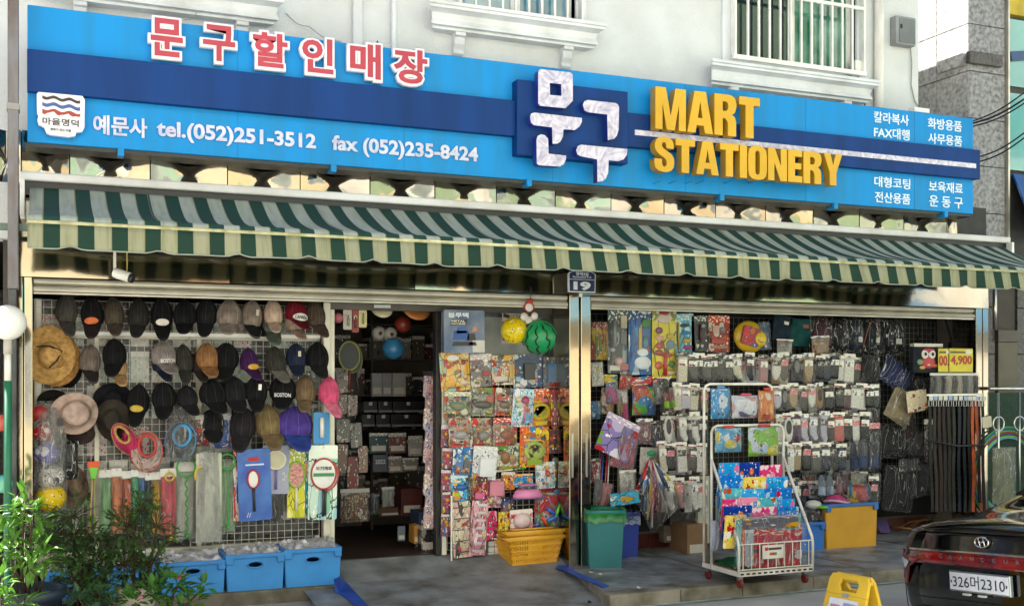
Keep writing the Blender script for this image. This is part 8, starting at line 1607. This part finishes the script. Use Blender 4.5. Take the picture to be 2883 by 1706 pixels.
for s in (-1, 1):       # lamp wraps round the corner on to the flank
    g = MB(); g.add([(.06, s*.905, .82), (.34, s*.945, .80), (.30, s*.945, .74), (.10, s*.92, .64), (.05, s*.90, .60)], [(0, 1, 2, 3, 4)]); part('tail_light', g, REDL, CAR, local=True, thick=.012)
    g = MB(); g.tube([(.045, s*.86, .30), (.04, s*.88, .5), (.045, s*.885, .56)], .004, 5); part('panel_gap', g, BLACKP, CAR, local=True)
g = MB(); g.tube([(rearx(y, .5)-.012, y, .50+.01*math.cos(y*3)) for y in [-.84+.07*i for i in range(25)]], .004, 5); part('panel_gap', g, BLACKP, CAR, local=True)
strip(-.87, .87, lambda u: .838-.015*abs(u*2-1)**2, lambda u: .852-.015*abs(u*2-1)**2, .036, 'chrome_strip', STEEL, ny=40)
strip(-.80, .80, lambda u: .972, lambda u: .985, .012, 'lid_edge', PAINT)
for i, ch_ in enumerate('GRANDEUR'):
    y = .36-.10*i; me = text_mesh(ch_, -.016, .016, .790, .818, 0, .01, .0006, 'badge_letter')
    for v in me.vertices: v.co = Vector((rearx(y, .8)-.042+v.co.y*0, y-v.co.x, v.co.z))
    link('badge_letter', me, mat('badge_silver', 'b9b4b8', .25, .6), CAR)
g = MB(); ey, ez = 0, .915; g.tube([(rearx(0, ez)-.02, .062*math.cos(t*.314), ez+.036*math.sin(t*.314)) for t in range(20)], .0065, 6, closed=True)
for yy in (-.022, .022): g.tube([(rearx(0, ez)-.02, -yy+.010, ez+.03), (rearx(0, ez)-.02, -yy-.008, ez-.03)], .006, 6)
g.tube([(rearx(0, ez)-.02, .020, ez-.008), (rearx(0, ez)-.02, -.020, ez+.008)], .0055, 6); part('emblem', g, STEEL, CAR, smooth=True, local=True)
px_ = rearx(0, .66)-.05; g = MB(); g.box(px_, px_+.03, -.275, .275, .575, .715); pl_ = part('number_plate', g, mat('plate_frame', 'b5b8bc', .2, .8), CAR, local=True, bevel=.006)
g = MB(); g.box(px_-.003, px_, -.262, .262, .587, .703); part('plate_face', g, mat('plate_white', 'd9dde6', .35), pl_, local=True)
me = text_mesh('326머2310', -.235, .235, .600, .690, 0, .004, .0008, 'plate_digits')
for v in me.vertices: v.co = Vector((px_-.0045, -v.co.x, v.co.z))
link('plate_digits', me, plain('14141a'), pl_)
g = MB(); g.box(px_-.005, px_-.003, .242, .255, .63, .65); g.box(px_-.005, px_-.003, -.255, -.242, .63, .65); part('plate_mark', g, plain('4a4f60'), pl_, local=True)
GLS = mat('car_glass', '0b0f12', .03, 0, .1, coat=1)
g = MB(); g.add([(.80, .52, 1.20), (.80, -.52, 1.20), (1.40, -.50, 1.475), (1.40, .50, 1.475)], [(0, 1, 2, 3)]); part('rear_window', g, GLS, CAR, local=True, thick=.01)
for s in (-1, 1):
    g = MB(); g.add([(1.05, s*.80, 1.10), (3.5, s*.80, 1.02), (2.9, s*.64, 1.36), (1.55, s*.65, 1.36)], [(0, 1, 2, 3)]); part('side_window', g, GLS, CAR, local=True, thick=.01)
    for xx in (.98, 3.85):
        g = MB(); g.lathe([(.20, -.11), (.33, -.10), (.34, -.04), (.34, .04), (.33, .10), (.20, .11)], 28, Matrix.Translation((xx, s*.80, .34)) @ Matrix.Rotation(R(90), 4, 'X')); wl = part('wheel', g, mat('tyre', '16161a', .85), CAR, local=True)
        g = MB(); g.lathe([(.05, .115), (.20, .112), (.22, .10)], 20, Matrix.Translation((xx, s*.80, .34)) @ Matrix.Rotation(R(90*(1 if s < 0 else -1)), 4, 'X')); part('rim', g, STEELR, wl, local=True)
strip(-.84, .84, lambda u: .40, lambda u: .43, .018, 'bumper_trim', mat('bumper_dark', '151518', .5), ny=30)
for yy in (.12, -.02):
    g = MB(); g.box(px_-.004, px_+.02, yy-.03, yy+.03, .553, .566); part('plate_lamp', g, plain('c9c9c4'), CAR, local=True)
cs = .83; head = R(-2)
pp = Vector((4.79, -3.87, 0)); CAR.scale = (cs, cs, cs); CAR.rotation_euler = (R(-5), 0, head)
CAR.location = (pp.x-(px_*math.cos(head))*cs, pp.y-(px_*math.sin(head))*cs, -.25)

# ------------------------------------------------------------------ litter and leaves on the pavement
rs = random.Random(12)
for i, (px, py, Z, c, lb) in enumerate(((1665, 1612, -.105, 'd0cec8', 'scrap of white paper on the platform near the pillar'), (1800, 1655, -.104, 'cfd3d8', 'crumpled white tissue at the platform edge'), (1690, 1618, -.105, 'b5b2a8', 'small pale paper bit beside the white scrap'), (1296, 1690, -.18, '3a342c', 'dark dry leaf on the ramp'), (1660, 1695, -.185, '2f2a24', 'dark leaf at the foot of the platform'), (760, 1690, -.18, 'c9c6be', 'pale chip on the ramp below the tubs'))):
    p = gr(px, py, Z+.004); mb = MB(); n = 7; mb.add([p]+[p+Vector((.022*math.cos(k*.9)*rs.uniform(.5, 1.2), .03*math.sin(k*.9)*rs.uniform(.5, 1.2), rs.uniform(0, .014))) for k in range(n)], [(0, k+1, (k+1) % n+1) for k in range(n)]); tag(mb.build('litter', plain(c, .8)), lb, 'litter')
